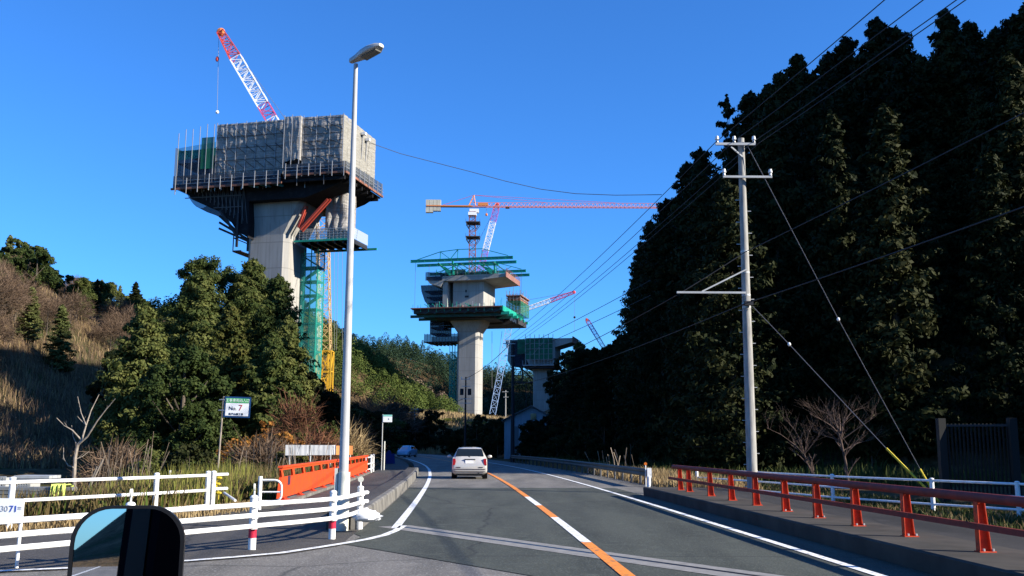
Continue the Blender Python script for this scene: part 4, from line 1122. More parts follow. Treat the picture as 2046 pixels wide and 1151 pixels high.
mb = MB(); mb.box(xl, 0, 0.15, DY, zt1 - 0.9, zt1 - 0.75); mb.build('top_deck', M['formwork'], sc1)
# inner bulk: boards and forms seen through the gaps
mb = MB(); mb.box(xe + .6, -.5, 1.4, DY - .6, zbeam + .2, zbL + 1.0); mb.box(xl + .3, -.4, .5, DY - .5, zbL, zt1 - 1.0)
mb.build('inner_formwork', M['formwork'], sc1)
def poles(xs, y, z0, z1, par, m='pipe', r=0.042, jit=0.0):
    for x in xs:
        mb = MB(); mb.bar((x, y, z0 + rs.uniform(-jit, jit)), (x, y, z1 + rs.uniform(-jit, jit)), r * 2); mb.build('pole', M[m], par)
poles(np.linspace(xl, xm0, 8), -0.14, zbL - 0.4, zt1 + .25, sc1, jit=.15)
poles(np.linspace(xm0 + .1, xm1 - .1, 3), -.86, zbM - 1.2, zt1 + .3, sc1, jit=.15)
poles(np.linspace(xm1 + .1, 0, 4), -0.14, zbR - 1.6, zt1 + .3, sc1, jit=.1)
mb = MB()   # dark bars in front stand in for brace shade through the sheet
xs = np.linspace(xl, xm0, 8)
for i in range(7):
    for k in range(3):
        za = zt1 - 1.2 - k * 2.4; mb.bar((xs[i], -.2, za), (xs[i + 1], -.2, za - 1.3), 0.07)
for z in np.linspace(zbL + .8, zt1 - .3, 5): mb.bar((xl, -.17, z), (xm0, -.17, z), 0.05)
xs = np.linspace(xm1, 0, 4)
for i in range(3):
    for k in range(3):
        za = zt1 - 1.2 - k * 2.4; mb.bar((xs[i], -.2, za), (xs[i + 1], -.2, za - 1.0), 0.07)
for z in np.linspace(zbR + .5, zt1 - .3, 7): mb.bar((xm1, -.17, z), (0, -.17, z), 0.05)
mb.build('brace_shade_bar', M['formwork'], sc1)
# lower platform with rusty edge beam, handrail posts and blue net
zl = zbeamL
mb = MB(); mb.box(xe - .3, xm0 + .2, -1.2, -.95, zl - .3, zl); mb.build('edge_beam', M['rust'], sc1)
mb = MB(); mb.box(xm0 + .4, 0.9, -1.2, -.95, zbeam - .3, zbeam); mb.build('edge_beam', M['rust'], sc1)
mb = MB(); mb.box(0.9, 1.2, -1.2, DY + 1, zbeam - .35, zbeam); mb.build('edge_beam', M['rust'], sc1)
mb = MB(); mb.add([(xe, -1.1, zl), (xm0, -1.1, zl), (xm0, -1.1, zl + 1.7), (xe, -1.1, zl + 1.9)], [(0, 1, 2, 3)])
mb.add([(xm0 + .4, -1.1, zbeam), (1.05, -1.1, zbeam), (1.05, -1.1, zbeam + 1.5), (xm0 + .4, -1.1, zbeam + 1.5)], [(0, 1, 2, 3)])
mb.add([(1.05, -1.1, zbeam), (1.05, DY + 1, zbeam), (1.05, DY + 1, zbeam + 1.9), (1.05, -1.1, zbeam + 1.5)], [(0, 1, 2, 3)])
mb.add([(xe, -1, zl), (xe, DY, zl), (xe, DY, zl + 6.5), (xe, -1, zl + 6.5)], [(0, 1, 2, 3)])
mb.add([(xe, -.2, zl + 1.9), (xl, -.2, zl + 1.9), (xl, -.2, zl + 6.3), (xe, -.2, zl + 6.0)], [(0, 1, 2, 3)])
mb.build('safety_net', M['netdark'], sc1)
xg0 = F1.fy(402, 300, -.3)[0]; xg1 = F1.fy(428, 300, -.3)[0]
mb = MB(); mb.add([(xg0, -.3, zl + 3.0), (xg1, -.3, zl + 3.0), (xg1, -.3, zl + 8.0), (xg0, -.3, zl + 8.0)], [(0, 1, 2, 3)]); g_ = mb.build('green_sheet', M['netgreen'], sc1)
mb = MB(); mb.add([(xe, -.25, zl + 4.6), (xl, -.25, zl + 5.0), (xl, -.25, zl + 7.2), (xe, -.25, zl + 6.6)], [(0, 1, 2, 3)]); mb.build('green_sheet', M['netteal'], sc1)
mb = MB()
for k in range(4): mb.box(xe, xl, 0, DY - 1, zl + .1 + k * 2.0, zl + .22 + k * 2.0)
mb.build('platform', M['formwork'], sc1)
poles(np.linspace(xe, xl - .4, 6), -0.3, zl - .2, zt1 - .4, sc1, jit=.6)
poles(np.linspace(xe + .5, xm0 - .4, 10), -1.25, zl - .9, zl + 1.7, sc1, r=0.045, jit=.3)
poles(np.linspace(xm0 + .8, .8, 6), -1.25, zbeam - .6, zbeam + 1.5, sc1, r=0.045, jit=.2)
for y in np.linspace(0, DY, 8):
    MB().bar((1.28, y, zbeam - .3), (1.28, y, zbeam + 1.7), .09).build('pole', M['pipe'], sc1)
mb = MB()
for z in (zbeam + .5, zbeam + 1.0): mb.bar((xm0 + .5, -1.15, z), (1.15, -1.15, z), .05); mb.bar((1.15, -1.1, z), (1.15, DY + 1, z), .05)
for z in (zl + .55, zl + 1.1): mb.bar((xe, -1.15, z), (xm0, -1.15, z), .05)
mb.build('handrail', M['pipe'], sc1)
# soffit forms and brackets
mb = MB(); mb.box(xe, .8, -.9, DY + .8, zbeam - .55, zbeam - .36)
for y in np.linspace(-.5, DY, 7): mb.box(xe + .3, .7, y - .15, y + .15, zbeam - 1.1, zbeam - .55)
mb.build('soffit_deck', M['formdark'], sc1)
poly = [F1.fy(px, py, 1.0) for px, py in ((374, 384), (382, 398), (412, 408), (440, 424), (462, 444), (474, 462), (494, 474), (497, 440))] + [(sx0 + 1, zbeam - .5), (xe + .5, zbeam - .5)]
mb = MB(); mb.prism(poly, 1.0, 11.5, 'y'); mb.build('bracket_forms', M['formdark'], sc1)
for y in (.6, 4, 8, 12):
    mb = MB(); a = F1.fy(440, 420, y); b = F1.fy(488, 478, y)
    mb.bar((a[0], y, zfl + 3.6), (sx0 - .15, y, zfl - .8), .35); mb.bar((sx0 - .3, y, zfl + 3), (sx0 - .3, y, zfl - 2.2), .3)
    mb.build('bracket', M['dark'], sc1)
poly = [(sx1 + 1.2, zfl + 4.95), (sx1 + 3.6, zbeam - 3.2), (-1.6, zbeam - 1.6), (0.3, zbeam - .5), (sx0 + 1, zbeam - .5), (sx0 + 1, zfl + 4.9)]
mb = MB(); mb.prism(poly, 0.9, 13.0, 'y'); mb.build('bracket_forms', M['formdark'], sc1)
mb = MB()
for k in range(15):
    x = xe + 1.2 + k * (sx0 - xe - 1) / 14; zl2 = zbeam - 1.1 - (k / 14) ** 1.2 * 5.6
    mb.bar((x, .9, zbeam - .6), (x, .9, zl2), .1); mb.bar((x, .88, zbeam - .6), (x + .9, .88, zl2), .07)
mb.bar((xe + 1, .86, zbeam - 2.2), (sx0, .86, zbeam - 2.2), .12); mb.bar((xe + 6, .86, zbeam - 4.0), (sx0, .86, zbeam - 4.0), .12)
mb.build('battens', M['pipe_dark'], sc1)
q_ = random.Random(4)
for k in range(20):
    x = q_.uniform(xe + 2, -1.5); y = -1.0 if k % 3 else .4; L = q_.uniform(.6, 1.6)
    MB().bar((x, y, zbeam - .4), (x, y, zbeam - .4 - L), .09).build('hanger', M[q_.choice(('pipe', 'pipe_dark', 'netwhite'))], sc1)
for x in (xm0 - 5.5, xm0 - 3.5, xm0 - 1.5):
    MB().bar((x, -.6, zbeam - 1.2), (x + 1.7, -.6, zbeam - 1.6), .3).build('green_beam', M['green_dark'], sc1)
mb = MB()  # cradle at the left foot of the bracket
for z in (zfl - .6, zfl - 2.6):
    mb.bar((sx0 - 1.4, 1.5, z), (sx0 - 1.4, 10, z), .12); mb.bar((sx0 - 1.4, 1.5, z), (sx0, 1.5, z), .12)
mb.bar((sx0 - 1.4, 1.5, zfl - 2.6), (sx0 - 1.4, 1.5, zfl), .12); mb.box(sx0 - 1.5, sx0, 1.5, 10, zfl - 2.75, zfl - 2.65); mb.build('cradle', M['dark'], sc1)
# wavy safety net bulging under the left corner
mb = MB(); base = 0
for i in range(13):
    t_ = i / 12; x = xe + .8 + t_ * 5.0
    for j in range(5): mb.v.append((x, 1 + j * 2.6, zbeam - .9 - math.sin(t_ * math.pi) * 2.0 - t_ * 1.8 - .1 * (j % 2)))
for i in range(12):
    for j in range(4): q = i * 5 + j; mb.f.append((q, q + 5, q + 6, q + 1))
mb.build('safety_net', M['netblue'], sc1)
# red struts on the right
PY = 5.0
for a, b, yy in (((600, 458), (655, 398), 3.2), ((604, 462), (661, 398), 4.0), ((596, 455), (611, 412), 3.2), ((600, 458), (614, 412), 4.2)):
    u = F1.fy(a[0], a[1], yy); v = F1.fy(b[0], b[1], yy)
    MB().bar((u[0], yy, u[1]), (v[0], yy, v[1]), .3).build('red_strut', M['redstrut'], sc1)
# hanging sheeted block and its platform
hb1 = thing('hanging_scaffold', 'hanging scaffold platform with green edge beam, right of the big pier shaft', 'scaffolding', (F1.o.x, F1.o.y, 0), F1.a)
yp = 5.0
ua = F1.fy(594, 484, yp); ub = F1.fy(704, 472, yp); zp = (ua[1] + ub[1]) / 2
MB().box(ua[0], ub[0], yp, yp + 6, zp - .25, zp).build('platform', M['formwork'], hb1)
MB().box(ua[0] - .5, ub[0] + .3, yp - .25, yp - .02, zp - .3, zp - .02).build('edge_beam', M['green_steel'], hb1)
uc = F1.fy(727, 486, yp + 6); MB().box(ua[0], max(uc[0], ub[0] + 1.6), yp + 6.02, yp + 6.25, zp - .75, zp - .4).build('edge_beam', M['green_steel'], hb1)
mb = MB()
for k in range(7): x = ua[0] + .5 + k * (ub[0] - ua[0]) / 6.5; mb.box(x, x + .25, yp, yp + 6, zp - .7, zp - .26)
mb.build('joists', M['dark'], hb1)
mb = MB()
for z in (zp + .4, zp + .8, zp + 1.2, zp + 1.6): mb.bar((ua[0] + .3, yp, z), (ub[0], yp, z), .06); mb.bar((ub[0], yp, z), (ub[0], yp + 6, z), .06)
for k in range(15): x = ua[0] + .3 + k * (ub[0] - ua[0] - .3) / 14; mb.bar((x, yp, zp), (x, yp, zp + 1.7), .05)
mb.build('guard_rail', M['pipe'], hb1)
mb = MB(); mb.add([(ua[0] + 1, yp + .1, zp), (ub[0], yp + .1, zp), (ub[0], yp + .1, zp + 1.8), (ua[0] + 1, yp + .1, zp + 1.8)], [(0, 1, 2, 3)])
mb.add([(ub[0] + .1, yp, zp), (ub[0] + .1, yp + 6, zp), (ub[0] + .1, yp + 6, zp + 1.7), (ub[0] + .1, yp, zp + 1.7)], [(0, 1, 2, 3)]); mb.build('net', M['netwhite'], hb1)
va = F1.fy(652, 400, yp + .5); vb = F1.fy(694, 400, yp + .5)
mb = MB(); sheet(va[0], vb[0], yp + .4, zp + 1.5, zbeam - .7, 3, mb, rs, .25); sheet_x(vb[0], yp + .4, yp + 4, zp + 1.2, zbeam - .7, 2, mb, rs, .2); mb.build('mesh_sheet', M['sheet'], hb1)
MB().box(va[0] + .2, vb[0] - .2, yp + .8, yp + 4, zp, zbeam - .6).build('inner_frame', M['formwork'], hb1)
# stair tower beside the shaft
ta = F1.fy(594, 560, 8.0); tb = F1.fy(634, 560, 8.0)
stair_tower(F1, 'green and blue netted stair tower standing right of the big pier shaft', ta[0], tb[0], 8.0, 10.4, -2, zp - .5)
# floodlights on the top right edge
for px, py, lab in ((727, 268, 'white floodlight on top of the sheeted box, nearest the street lamp'), (735, 280, 'lower white floodlight beside the first one on top of the sheeted box')):
    ly = F1.fx(px, py, .45)[0]; z = F1.fx(px, py, .45)[1]
    f = thing('floodlight', lab, 'floodlight', (F1.o.x, F1.o.y, 0), F1.a, group='floodlights on the sheeted scaffold box')
    MB().box(.15, .8, ly - .3, ly + .3, z - .15, z + .25).build('lamp_housing', M['white'], f)
    MB().bar((.3, ly, z - .15), (.12, ly, zbR + 3), .1).build('bracket', M['pipe'], f)

# ---- cranes
def crane_boom(t, name, p, q, w, nb, segs, r=0.05, w2=None):
    """boom from p to q painted in bands: segs [(t0,t1,material)]"""
    p = Vector(p); q = Vector(q)
    for t0, t1, m in segs:
        mb = MB(); mb.lattice(p.lerp(q, t0), p.lerp(q, t1), w * (1 if t0 > 0 else .9), max(2, int(nb * (t1 - t0))), r, w if t1 < .95 else w * .6)
        mb.build(name, M[m], t, origin=t.location)
def rope(t, a, b, name='rope', r=0.03, sag=0.0, m='rope', n=1):
    a = Vector(a); b = Vector(b); pts = [a.lerp(b, i / n) - Vector((0, 0, sag * 4 * (i / n) * (1 - i / n))) for i in range(n + 1)]
    MB().path(pts, r, 4).build(name, M[m], t, origin=t.location)
YC = 158
m0 = P(648, 760, YC); m1 = P(645, 415, YC); tip = P(441, 64, YC - 2)
c1 = thing('tower_crane', 'tower crane with yellow lattice mast and red and white jib, behind the big left pier', 'crane', (m0.x, m0.y, H1(m0.x, m0.y)))
zlow = P(648, 702, YC).z
mb = MB(); mb.lattice((m0.x, m0.y, c1.location.z), (m0.x, m0.y, zlow), 2.3, 5, .11); mb.lattice((m0.x, m0.y, c1.location.z), (m0.x, m0.y, zlow), 1.1, 5, .07); mb.build('mast', M['crane_yellow'], c1, origin=c1.location)
mb = MB(); mb.lattice((m0.x, m0.y, zlow), (m1.x, m0.y, m1.z), 1.75, 14, .08); mb.build('mast', M['mast_pale'], c1, origin=c1.location)
mb = MB(); mb.lattice((m0.x - .9, m0.y - .3, zlow), (m1.x - .9, m0.y - .3, m1.z), .5, 20, .04); mb.build('ladder', M['crane_white'], c1, origin=c1.location)
MB().box(m1.x - 1.6, m1.x + 2.2, m1.y - 1.4, m1.y + 1.4, m1.z, m1.z + 2.2).build('machinery_deck', M['crane_white'], c1, origin=c1.location)
crane_boom(c1, 'jib', m1 + Vector((-.5, 0, 1)), tip, 1.9, 34, [(0, .48, 'crane_white'), (.48, .56, 'crane_pink'), (.56, .84, 'crane_white'), (.84, 1.0, 'crane_red')], .085)
MB().ball(tip, .75, 8, 6, 1, .6, 1).build('jib_head', M['crane_orange'], c1, origin=c1.location)
for dx in (0, .5): rope(c1, tip + Vector((.4, dx, 0)), P(572, 240, YC), 'pendant_line', .035)
hk = P(434, 118, YC - 2); rope(c1, tip + Vector((-.3, 0, -.3)), P(434, 222, YC - 2), 'hoist_rope', .03)
MB().ball(hk, .45, 8, 5, .7, .5, 1.1).build('hook_block', M['crane_red'], c1, origin=c1.location)
MB().ball(P(434, 224, YC - 2), .3, 6, 5).build('hook', M['crane_white'], c1, origin=c1.location)
for k, dx in enumerate((668, 672, 684, 690)):
    a = P(dx + (4 if k % 2 else 0), 490, YC); b = P(dx, 700, YC)
    rp_ = thing('hanging_cable', 'thin cable hanging right of the yellow crane mast, beside the street lamp pole', 'cable', (b.x, b.y, b.z), group='thin cables hanging right of the yellow mast')
    rope(rp_, a, b, r=.035)

# ---- pier two
F2 = Frame(952, 297)
z20 = F2.fy(935, 664, 0)[1]; z21 = F2.fy(935, 640, 0)[1]; gb = H1(F2.o.x, F2.o.y) - 3
p2 = pier_thing(F2, 'bridge_pier', 'tall pale concrete pier in the middle with flared head, its right side in full sun', -6.6, 0, 0, 7, gb, z20, z20 + 5.0, 3.2, z20 + 5.6, 1.2)
zpt = F2.fy(1000, 611, -9)[1]; zpb = F2.fy(950, 630, -9)[1]
x2l = F2.fy(822, 620, -9)[0]; x2r = F2.fy(1003, 615, -9)[0]
bx0 = F2.fy(905, 590, -3.5)[0]; bx1 = F2.fy(966, 590, -3.5)[0]; zb0 = zpt - .5; zs0 = F2.fy(940, 562, -3.5)[1]
mb = MB(); mb.prism([(bx0, zb0), (bx1, zb0), (bx1, zs0), (bx0, zs0)], -3.5, 10.5, 'y'); mb.build('column_head_block', M['conc'], p2)
MB().box(bx0 + 3.9, bx0 + 4.4, -3.53, -3.503, zs0 - 3.4, zs0 - 2.6).build('opening_dark_plate', M['dark'], p2); MB().box(bx0 + 3.8, bx0 + 5.0, -3.53, -3.503, zs0 - 5.0, zs0 - 4.4).build('opening_dark_plate', M['dark'], p2)  # thin dark plates on the face imitate shaded openings
mb = MB(); xw = F2.fy(888, 590, -3.5)[0]; mb.box(xw, xw + 1.5, -5.2, 10.4, zb0, zs0 - .02); mb.build('side_wall', M['conc'], p2)
mb = MB(); mb.prism([(bx0 - .4, zb0 + .01), (bx1 + .9, zb0 + .01), (bx1 + .01, zb0 + 1.6), (bx0 - .01, zb0 + 1.6)], -4.2, -3.52, 'y'); mb.build('haunch', M['conc'], p2)
xs0 = F2.fy(852, 556, -6)[0]; xs1 = F2.fy(1010, 548, -6)[0]; zst = F2.fy(1010, 546, -6)[1]; zse = zst - 1.0
poly = [(xs0, zst - .2), (xs0, zst - 1.0), (xs0 + 1.2, zst - 2.4), (xw - .5, zst - 3.4), (xw + .5, zs0 - .05), (bx1 - .5, zs0 - .05), (xs1, zse), (xs1, zst)]
mb = MB(); mb.prism(poly, -6, 12, 'y'); mb.build('deck_slab', M['conc'], p2)
mb = MB(); mb.box(xs1 + .003, xs1 + .25, -6.2, 12.2, zse - .1, zst + .5); mb.build('deck_edge_form', M['form_edge'], p2)
for k in range(12): y = -6 + k * 1.6; MB().bar((xs1 + .28, y, zse - .1), (xs1 + .28, y, zst + 1.6), .09).build('edge_post', M['redstrut'], p2)
mb = MB()
for k in range(5): z = zst - 1.1 - k * .45; x = xs1 - 1.3 * k - .8; mb.box(x - .12, x + .12, -5.9, 11.9, z - .35, z - .0) if False else None
for k in range(14):
    x = xs0 + .6 + k * (xs1 - xs0 - 1) / 13; mb.bar((x, -5.9, zst), (x, -5.9, zst + 1.3), .08)
for z in (zst + .65, zst + 1.25): mb.bar((xs0, -5.9, z), (xs1, -5.9, z), .06)
for k in range(8): y = -5.5 + k * 2.4; mb.bar((xs1 + .1, y, zst), (xs1 + .1, y, zst + 1.9), .08)
mb.build('guard_rail', M['pipe'], p2)
mb = MB(); mb.add([(xs0 - .3, -6.1, zst - 1.4), (xw, -6.1, zst - 1.6), (xw, -6.1, zst + .9), (xs0 - .3, -6.1, zst + 1.2)], [(0, 1, 2, 3)]); mb.build('edge_net', M['netblue'], p2)
# lower working platform
wp = thing('working_platform', 'wide dark working platform with green steel edges under the head of the middle pier', 'scaffolding', (F2.o.x, F2.o.y, 0), F2.a)
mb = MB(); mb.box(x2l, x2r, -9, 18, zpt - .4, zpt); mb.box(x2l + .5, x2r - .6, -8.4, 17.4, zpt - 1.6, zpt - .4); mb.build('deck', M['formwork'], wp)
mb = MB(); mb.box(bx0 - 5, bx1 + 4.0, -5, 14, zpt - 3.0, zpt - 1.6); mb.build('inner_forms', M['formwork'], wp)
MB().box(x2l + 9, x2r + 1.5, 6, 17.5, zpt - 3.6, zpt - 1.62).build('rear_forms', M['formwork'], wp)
q_ = random.Random(12)
for k in range(26):
    x = q_.uniform(x2l + 1, x2r); y = q_.choice((-8.5, -8.2, 17)); h = q_.uniform(.9, 2.6)
    MB().bar((x, y, zpt), (x, y, zpt + h), .11).build('prop', M[q_.choice(('green_steel', 'pipe', 'pipe_dark', 'green_dark'))], wp)
for k in range(9):
    x = x2l + 1 + k * 3.1; MB().bar((x, -8.9, zpt - 1.9), (x + 2.6, -8.9, zpt - .5), .14).build('under_brace', M['green_dark'], wp)
for x, w in ((bx0 + 2, 1.6), (bx0 + 5.4, .9), (bx1 - 2.0, 1.2)):
    MB().box(x, x + w, -5.2, -4.4, zpt, zpt + q_.uniform(.6, 1.5)).build('material_pile', M[q_.choice(('form_edge', 'green_dark', 'netwhite'))], wp)
for ya, dz, dx in ((-7, -2.2, -1.0), (-3, -2.6, .3), (10.5, -2.4, -.5), (15, -2.8, 1)):
    mb = MB(); mb.box(x2l + dx, x2r + 1.2, ya, ya + .7, zpt + dz - .45, zpt + dz + .35); mb.build('main_beam', M['green_dark'], wp)
mb = MB(); mb.box(x2r + .01, x2r + .4, -9.2, 18.2, zpt - 1.5, zpt + .1); mb.build('edge_beam', M['green_steel'], wp)
mb = MB()
for k in range(6): y = -8 + k * 5; MB().box(x2r - .5, x2r + 2.0, y, y + .8, zpt - 2.4, zpt - 1.55).build('beam_end', M['green_steel'], wp)
mb = MB(); mb.box(x2l - .2, x2r, -9.3, -9.02, zpt - .25, zpt + .05); mb.build('toe_board', M['rust'], wp)
mb = MB()
for k in range(12): x = x2l + .5 + k * (x2r - x2l - 1) / 11; mb.bar((x, -9.1, zpt - 1.2), (x, -9.1, zpt + 1.1), .1)
mb.build('post', M['green_steel'], wp)
for px in (853, 868, 877, 886, 934):
    a = F2.fy(px, 612, -8); MB().bar((a[0] - .8, -8, zpt + 1.3), (a[0] + .9, -8, zpt + .05), .35, .2).build('strut', M['green_steel'], wp)
mb = MB(); n = 18   # scalloped net hanging from the right half
for i in range(n + 1):
    y = -3 + 21 * i / n
    for j in range(2): mb.v.append((x2r + .8 - 0 * j, y, zpt - 2.4 - j * (0.7 + .5 * abs(math.sin(i * math.pi / 3)))))
for i in range(n): q = 2 * i; mb.f.append((q, q + 2, q + 3, q + 1))
mb.build('net', M['netblue'], wp)
# netted scaffolds hanging left of the head
ls = thing('netted_scaffold', 'dark blue netted scaffold hanging left of the middle pier head', 'scaffolding', (F2.o.x, F2.o.y, 0), F2.a)
la = F2.fy(840, 600, -1); lb = F2.fy(888, 600, -1); zA = F2.fy(850, 570, -1)[1]; zB = F2.fy(850, 668, -1)[1]
prof = [(la[0], zA), (la[0] + .3, zA - 2), (la[0] + 1.4, zA - 5), (la[0] + 3.2, zA - 7.2), (la[0] + 3.3, zB), (lb[0], zB), (lb[0], zA)]
mb = MB(); mb.prism(prof, -1, 7, 'y'); mb.build('net', M['netblue'], ls)
mb = MB(); z = zB
while z < zA - .3:
    xx = la[0] + 3.3 if z < zA - 7 else la[0] + .6 + (zA - z) * .33
    mb.box(xx, lb[0] - .2, -.8, 6.8, z, z + .3); z += 1.9
for k in range(8): x = la[0] + 3.4 + k * (lb[0] - la[0] - 3.6) / 7; mb.bar((x, -.9, zB), (x, -.9, zA), .1); mb.bar((x, 6.8, zB), (x, 6.8, zA), .1)
mb.build('frame', M['dark'], ls)
la2 = F2.fy(848, 680, -1); lb2 = F2.fy(914, 680, -1)
mb = MB(); mb.box(la2[0], lb2[0], -1, 6, zB - 2.6, zB - 2.3); mb.build('platform', M['formwork'], ls)
mb = MB(); mb.add([(la2[0], -1.1, zB - 2.5), (lb2[0], -1.1, zB - 2.5), (lb2[0], -1.1, zB), (la2[0], -1.1, zB)], [(0, 1, 2, 3)]); mb.add([(la2[0], 6, zB - 2.5), (lb2[0], 6, zB - 2.5), (lb2[0], 6, zB), (la2[0], 6, zB)], [(0, 1, 2, 3)]); mb.build('net', M['netblue'], ls)
mb = MB()
for k in range(12): x = la2[0] + k * (lb2[0] - la2[0]) / 11; mb.bar((x, -1.15, zB - 2.8), (x, -1.15, zB + .2), .09)
for k in range(6): x = la2[0] + 2 + k * 1.2; mb.box(x, x + .3, -1, 6, zB - 3.1, zB - 2.62)
mb.build('frame', M['dark'], ls)
ta = F2.fy(898, 750, 2.0); tb = F2.fy(914, 750, 2.0)
stair_tower(F2, 'slim green netted stair tower standing left of the middle pier shaft', ta[0], tb[0], 2.0, 4.5, gb, zB - 2.8, 'netteal', 2.6)
# scaffold block on the right of the platform
rs2 = thing('form_scaffold', 'tall pole scaffold with green net at the right end of the middle pier platform', 'scaffolding', (F2.o.x, F2.o.y, 0), F2.a)
ra = F2.fy(1012, 600, 8); rb = F2.fy(1040, 600, 8)
ztp = F2.fy(1025, 588, 8)[1]
mb = MB()
for x in np.linspace(ra[0], rb[0], 5):
    for y in (8, 12, 16, 20): mb.bar((x, y, zpt), (x, y, ztp + rs.uniform(.3, 2.4)), .12)
for z in np.linspace(zpt + 1, ztp, 5):
    for y in (8, 20): mb.bar((ra[0], y, z), (rb[0], y, z), .1)
    for x in (ra[0], rb[0]): mb.bar((x, 8, z), (x, 20, z), .1)
mb.build('frame', M['pipe'], rs2)
MB().box(ra[0] + .2, rb[0] - .2, 8.3, 19.8, zpt + 4.0, ztp - .6).build('timber_forms', M['rust'], rs2)
MB().box(ra[0] - .1, rb[0] + .1, 7.9, 20.1, zpt - .2, zpt + 4.0).build('net', M['netopen'], rs2)
MB().box(ra[0] - .2, rb[0] + .3, 7.8, 20.2, ztp - .55, ztp - .3).build('top_deck', M['rust'], rs2)
# form travellers: green beams on top
ft = thing('form_traveller', 'bright green steel form traveller beams on top of the middle pier', 'form traveller', (F2.o.x, F2.o.y, 0), F2.a)
for (a, b, ly) in (((820, 526), (1025, 514), -10), ((833, 536), (1032, 523), -3), ((858, 553), (1051, 541), 12), ((870, 563), (1058, 549), 19)):
    u = F2.fy(a[0], a[1], ly); v = F2.fy(b[0], b[1], ly); z = v[1]
    mb = MB(); mb.box(u[0], v[0], ly, ly + .35, z - .45, z - .32); mb.box(u[0], v[0], ly, ly + .35, z + .32, z + .45); mb.box(u[0], v[0], ly + .12, ly + .22, z - .32, z + .32)
    for k in range(16): x = u[0] + .2 + k * (v[0] - u[0] - .4) / 15; mb.box(x - .08, x + .08, ly + .02, ly + .33, z - .32, z + .32)
    mb.build('main_beam', M['green_steel'], ft)
    if ly in (-10, 12):
        xa, xb = u[0] + .2 * (v[0] - u[0]), v[0] - .33 * (v[0] - u[0]); zt_ = z + 2.6
        mb = MB()
        for s_, e_ in (((u[0] + 2, z + .4), (xa + 3, zt_)), ((xa + 3, zt_), ((xa + xb) / 2 + 1, zt_ + .5)), (((xa + xb) / 2 + 1, zt_ + .5), (xb + 1, zt_ + .4)), ((xb + 1, zt_ + .4), (v[0] - 1.5, z + .6)), ((xa + 3, z), (xa + 3, zt_)), ((xb + 1, z), (xb + 1, zt_)), ((xa + 6, z), ((xa + xb) / 2 + 1, zt_ + .5)), (((xa + xb) / 2 + 1, z), ((xa + xb) / 2 + 1, zt_ + .4)), ((xa + 3, zt_), (xa + 6.5, z))):
            mb.bar((s_[0], ly + .15, s_[1]), (e_[0], ly + .15, e_[1]), .2)
        mb.build('tie_truss', M['green_steel'], ft)
for px0, px1 in ((876, 897), (957, 980)):
    for ly in (-6, 14):
        u = F2.fy(px0, 528, -6)[0]; v = F2.fy(px1, 555, -6)[0]; za = F2.fy(px0, 526, -6)[1]; zc = zst + .1
        mb = MB(); mb.bar((u, ly, za), (v + .4, ly, zc), .5, 1.0, up=(0, 1, 0)); mb.bar((v + 1.1, ly, za + .4), (v + 1.4, ly, zc), .5); mb.bar((u + .5, ly, za - .6), (v + 2.5, ly, za - .6), .5)
        mb.prism([(u + 1.2, za - 1.4), (u + 2.2, za - 1.2), (v + .9, zc + 1.0), (v + .4, zc + .5)], ly - .4, ly + .4, 'y')
        mb.build('inclined_frame', M['green_steel'], ft)
mb = MB()
for x in np.linspace(xs0 + 5, xs1 - 3, 6):
    mb.bar((x, -10, F2.fy(930, 520, -10)[1] - .8), (x, 19, F2.fy(930, 520, -10)[1] - .8), .22)
mb.build('cross_beam', M['green_dark'], ft)
for k in range(22):
    x = rs.uniform(xs0 + 1, xs1 - 1); h = rs.uniform(.8, 2.4); y = rs.choice((-5.5, -4.8, 2, 9))
    MB().bar((x, y, zst), (x + rs.uniform(-.3, .3), y, zst + h), .11).build('stay', M[rs.choice(('green_steel', 'green_dark', 'pipe', 'form_edge'))], ft)
for k in range(7):
    x = xs0 + 3 + k * 3.4; MB().bar((x, -6, zst + .2), (x + 3.2, -6, zst + 1.9), .13).build('diagonal', M['green_steel'], ft)
mb = MB(); mb.box(xs0 + 4, xs1 - 4, -4.5, 11, zst + .02, zst + .9); mb.box(xs0 + 6, xs0 + 12, -5.5, -4.6, zst + .2, zst + 1.8); mb.build('deck_formwork', M['green_dark'], ft)
for k, (xx, ly) in enumerate(((x2l + 1.2, -9.5), (x2l + 3.4, -3), (x2r - 1, 19), (x2r + .6, 14))):
    MB().bar((xx, ly, zpt), (xx, ly, F2.fy(1025, 514, -10)[1]), .07).build('hanger_rod', M['rope'], ft)

# tower crane on the middle pier
YT = 301
b0 = P(944, 556, YT); b1 = P(944, 424, YT); jt = P(944, 412, YT)
c2 = thing('tower_crane', 'hammerhead tower crane with long thin jib standing on the middle pier', 'crane', (b0.x, b0.y, b0.z - 3))
mb = MB(); mb.lattice((b0.x, b0.y, b0.z - 3), (b1.x, b0.y, b1.z), 2.0, 16, .11, rd=.07); mb.build('mast', M['crane_brown'], c2, origin=c2.location)
for py in (447, 476):
    z = P(944, py, YT).z; mb = MB(); mb.box(b0.x - 2.2, b0.x + 2.2, b0.y - 2.2, b0.y + 2.2, z, z + .3)
    for s1, s2 in ((-1, -1), (1, -1), (1, 1), (-1, 1)): mb.bar((b0.x + s1 * 2.2, b0.y + s2 * 2.2, z), (b0.x + s1 * 1, b0.y + s2 * 1, z - 2), .15); mb.bar((b0.x + s1 * 2.2, b0.y + s2 * 2.2, z), (b0.x + s1 * 2.2, b0.y + s2 * 2.2, z + 1.2), .08)
    mb.build('climbing_platform', M['formwork'], c2, origin=c2.location)
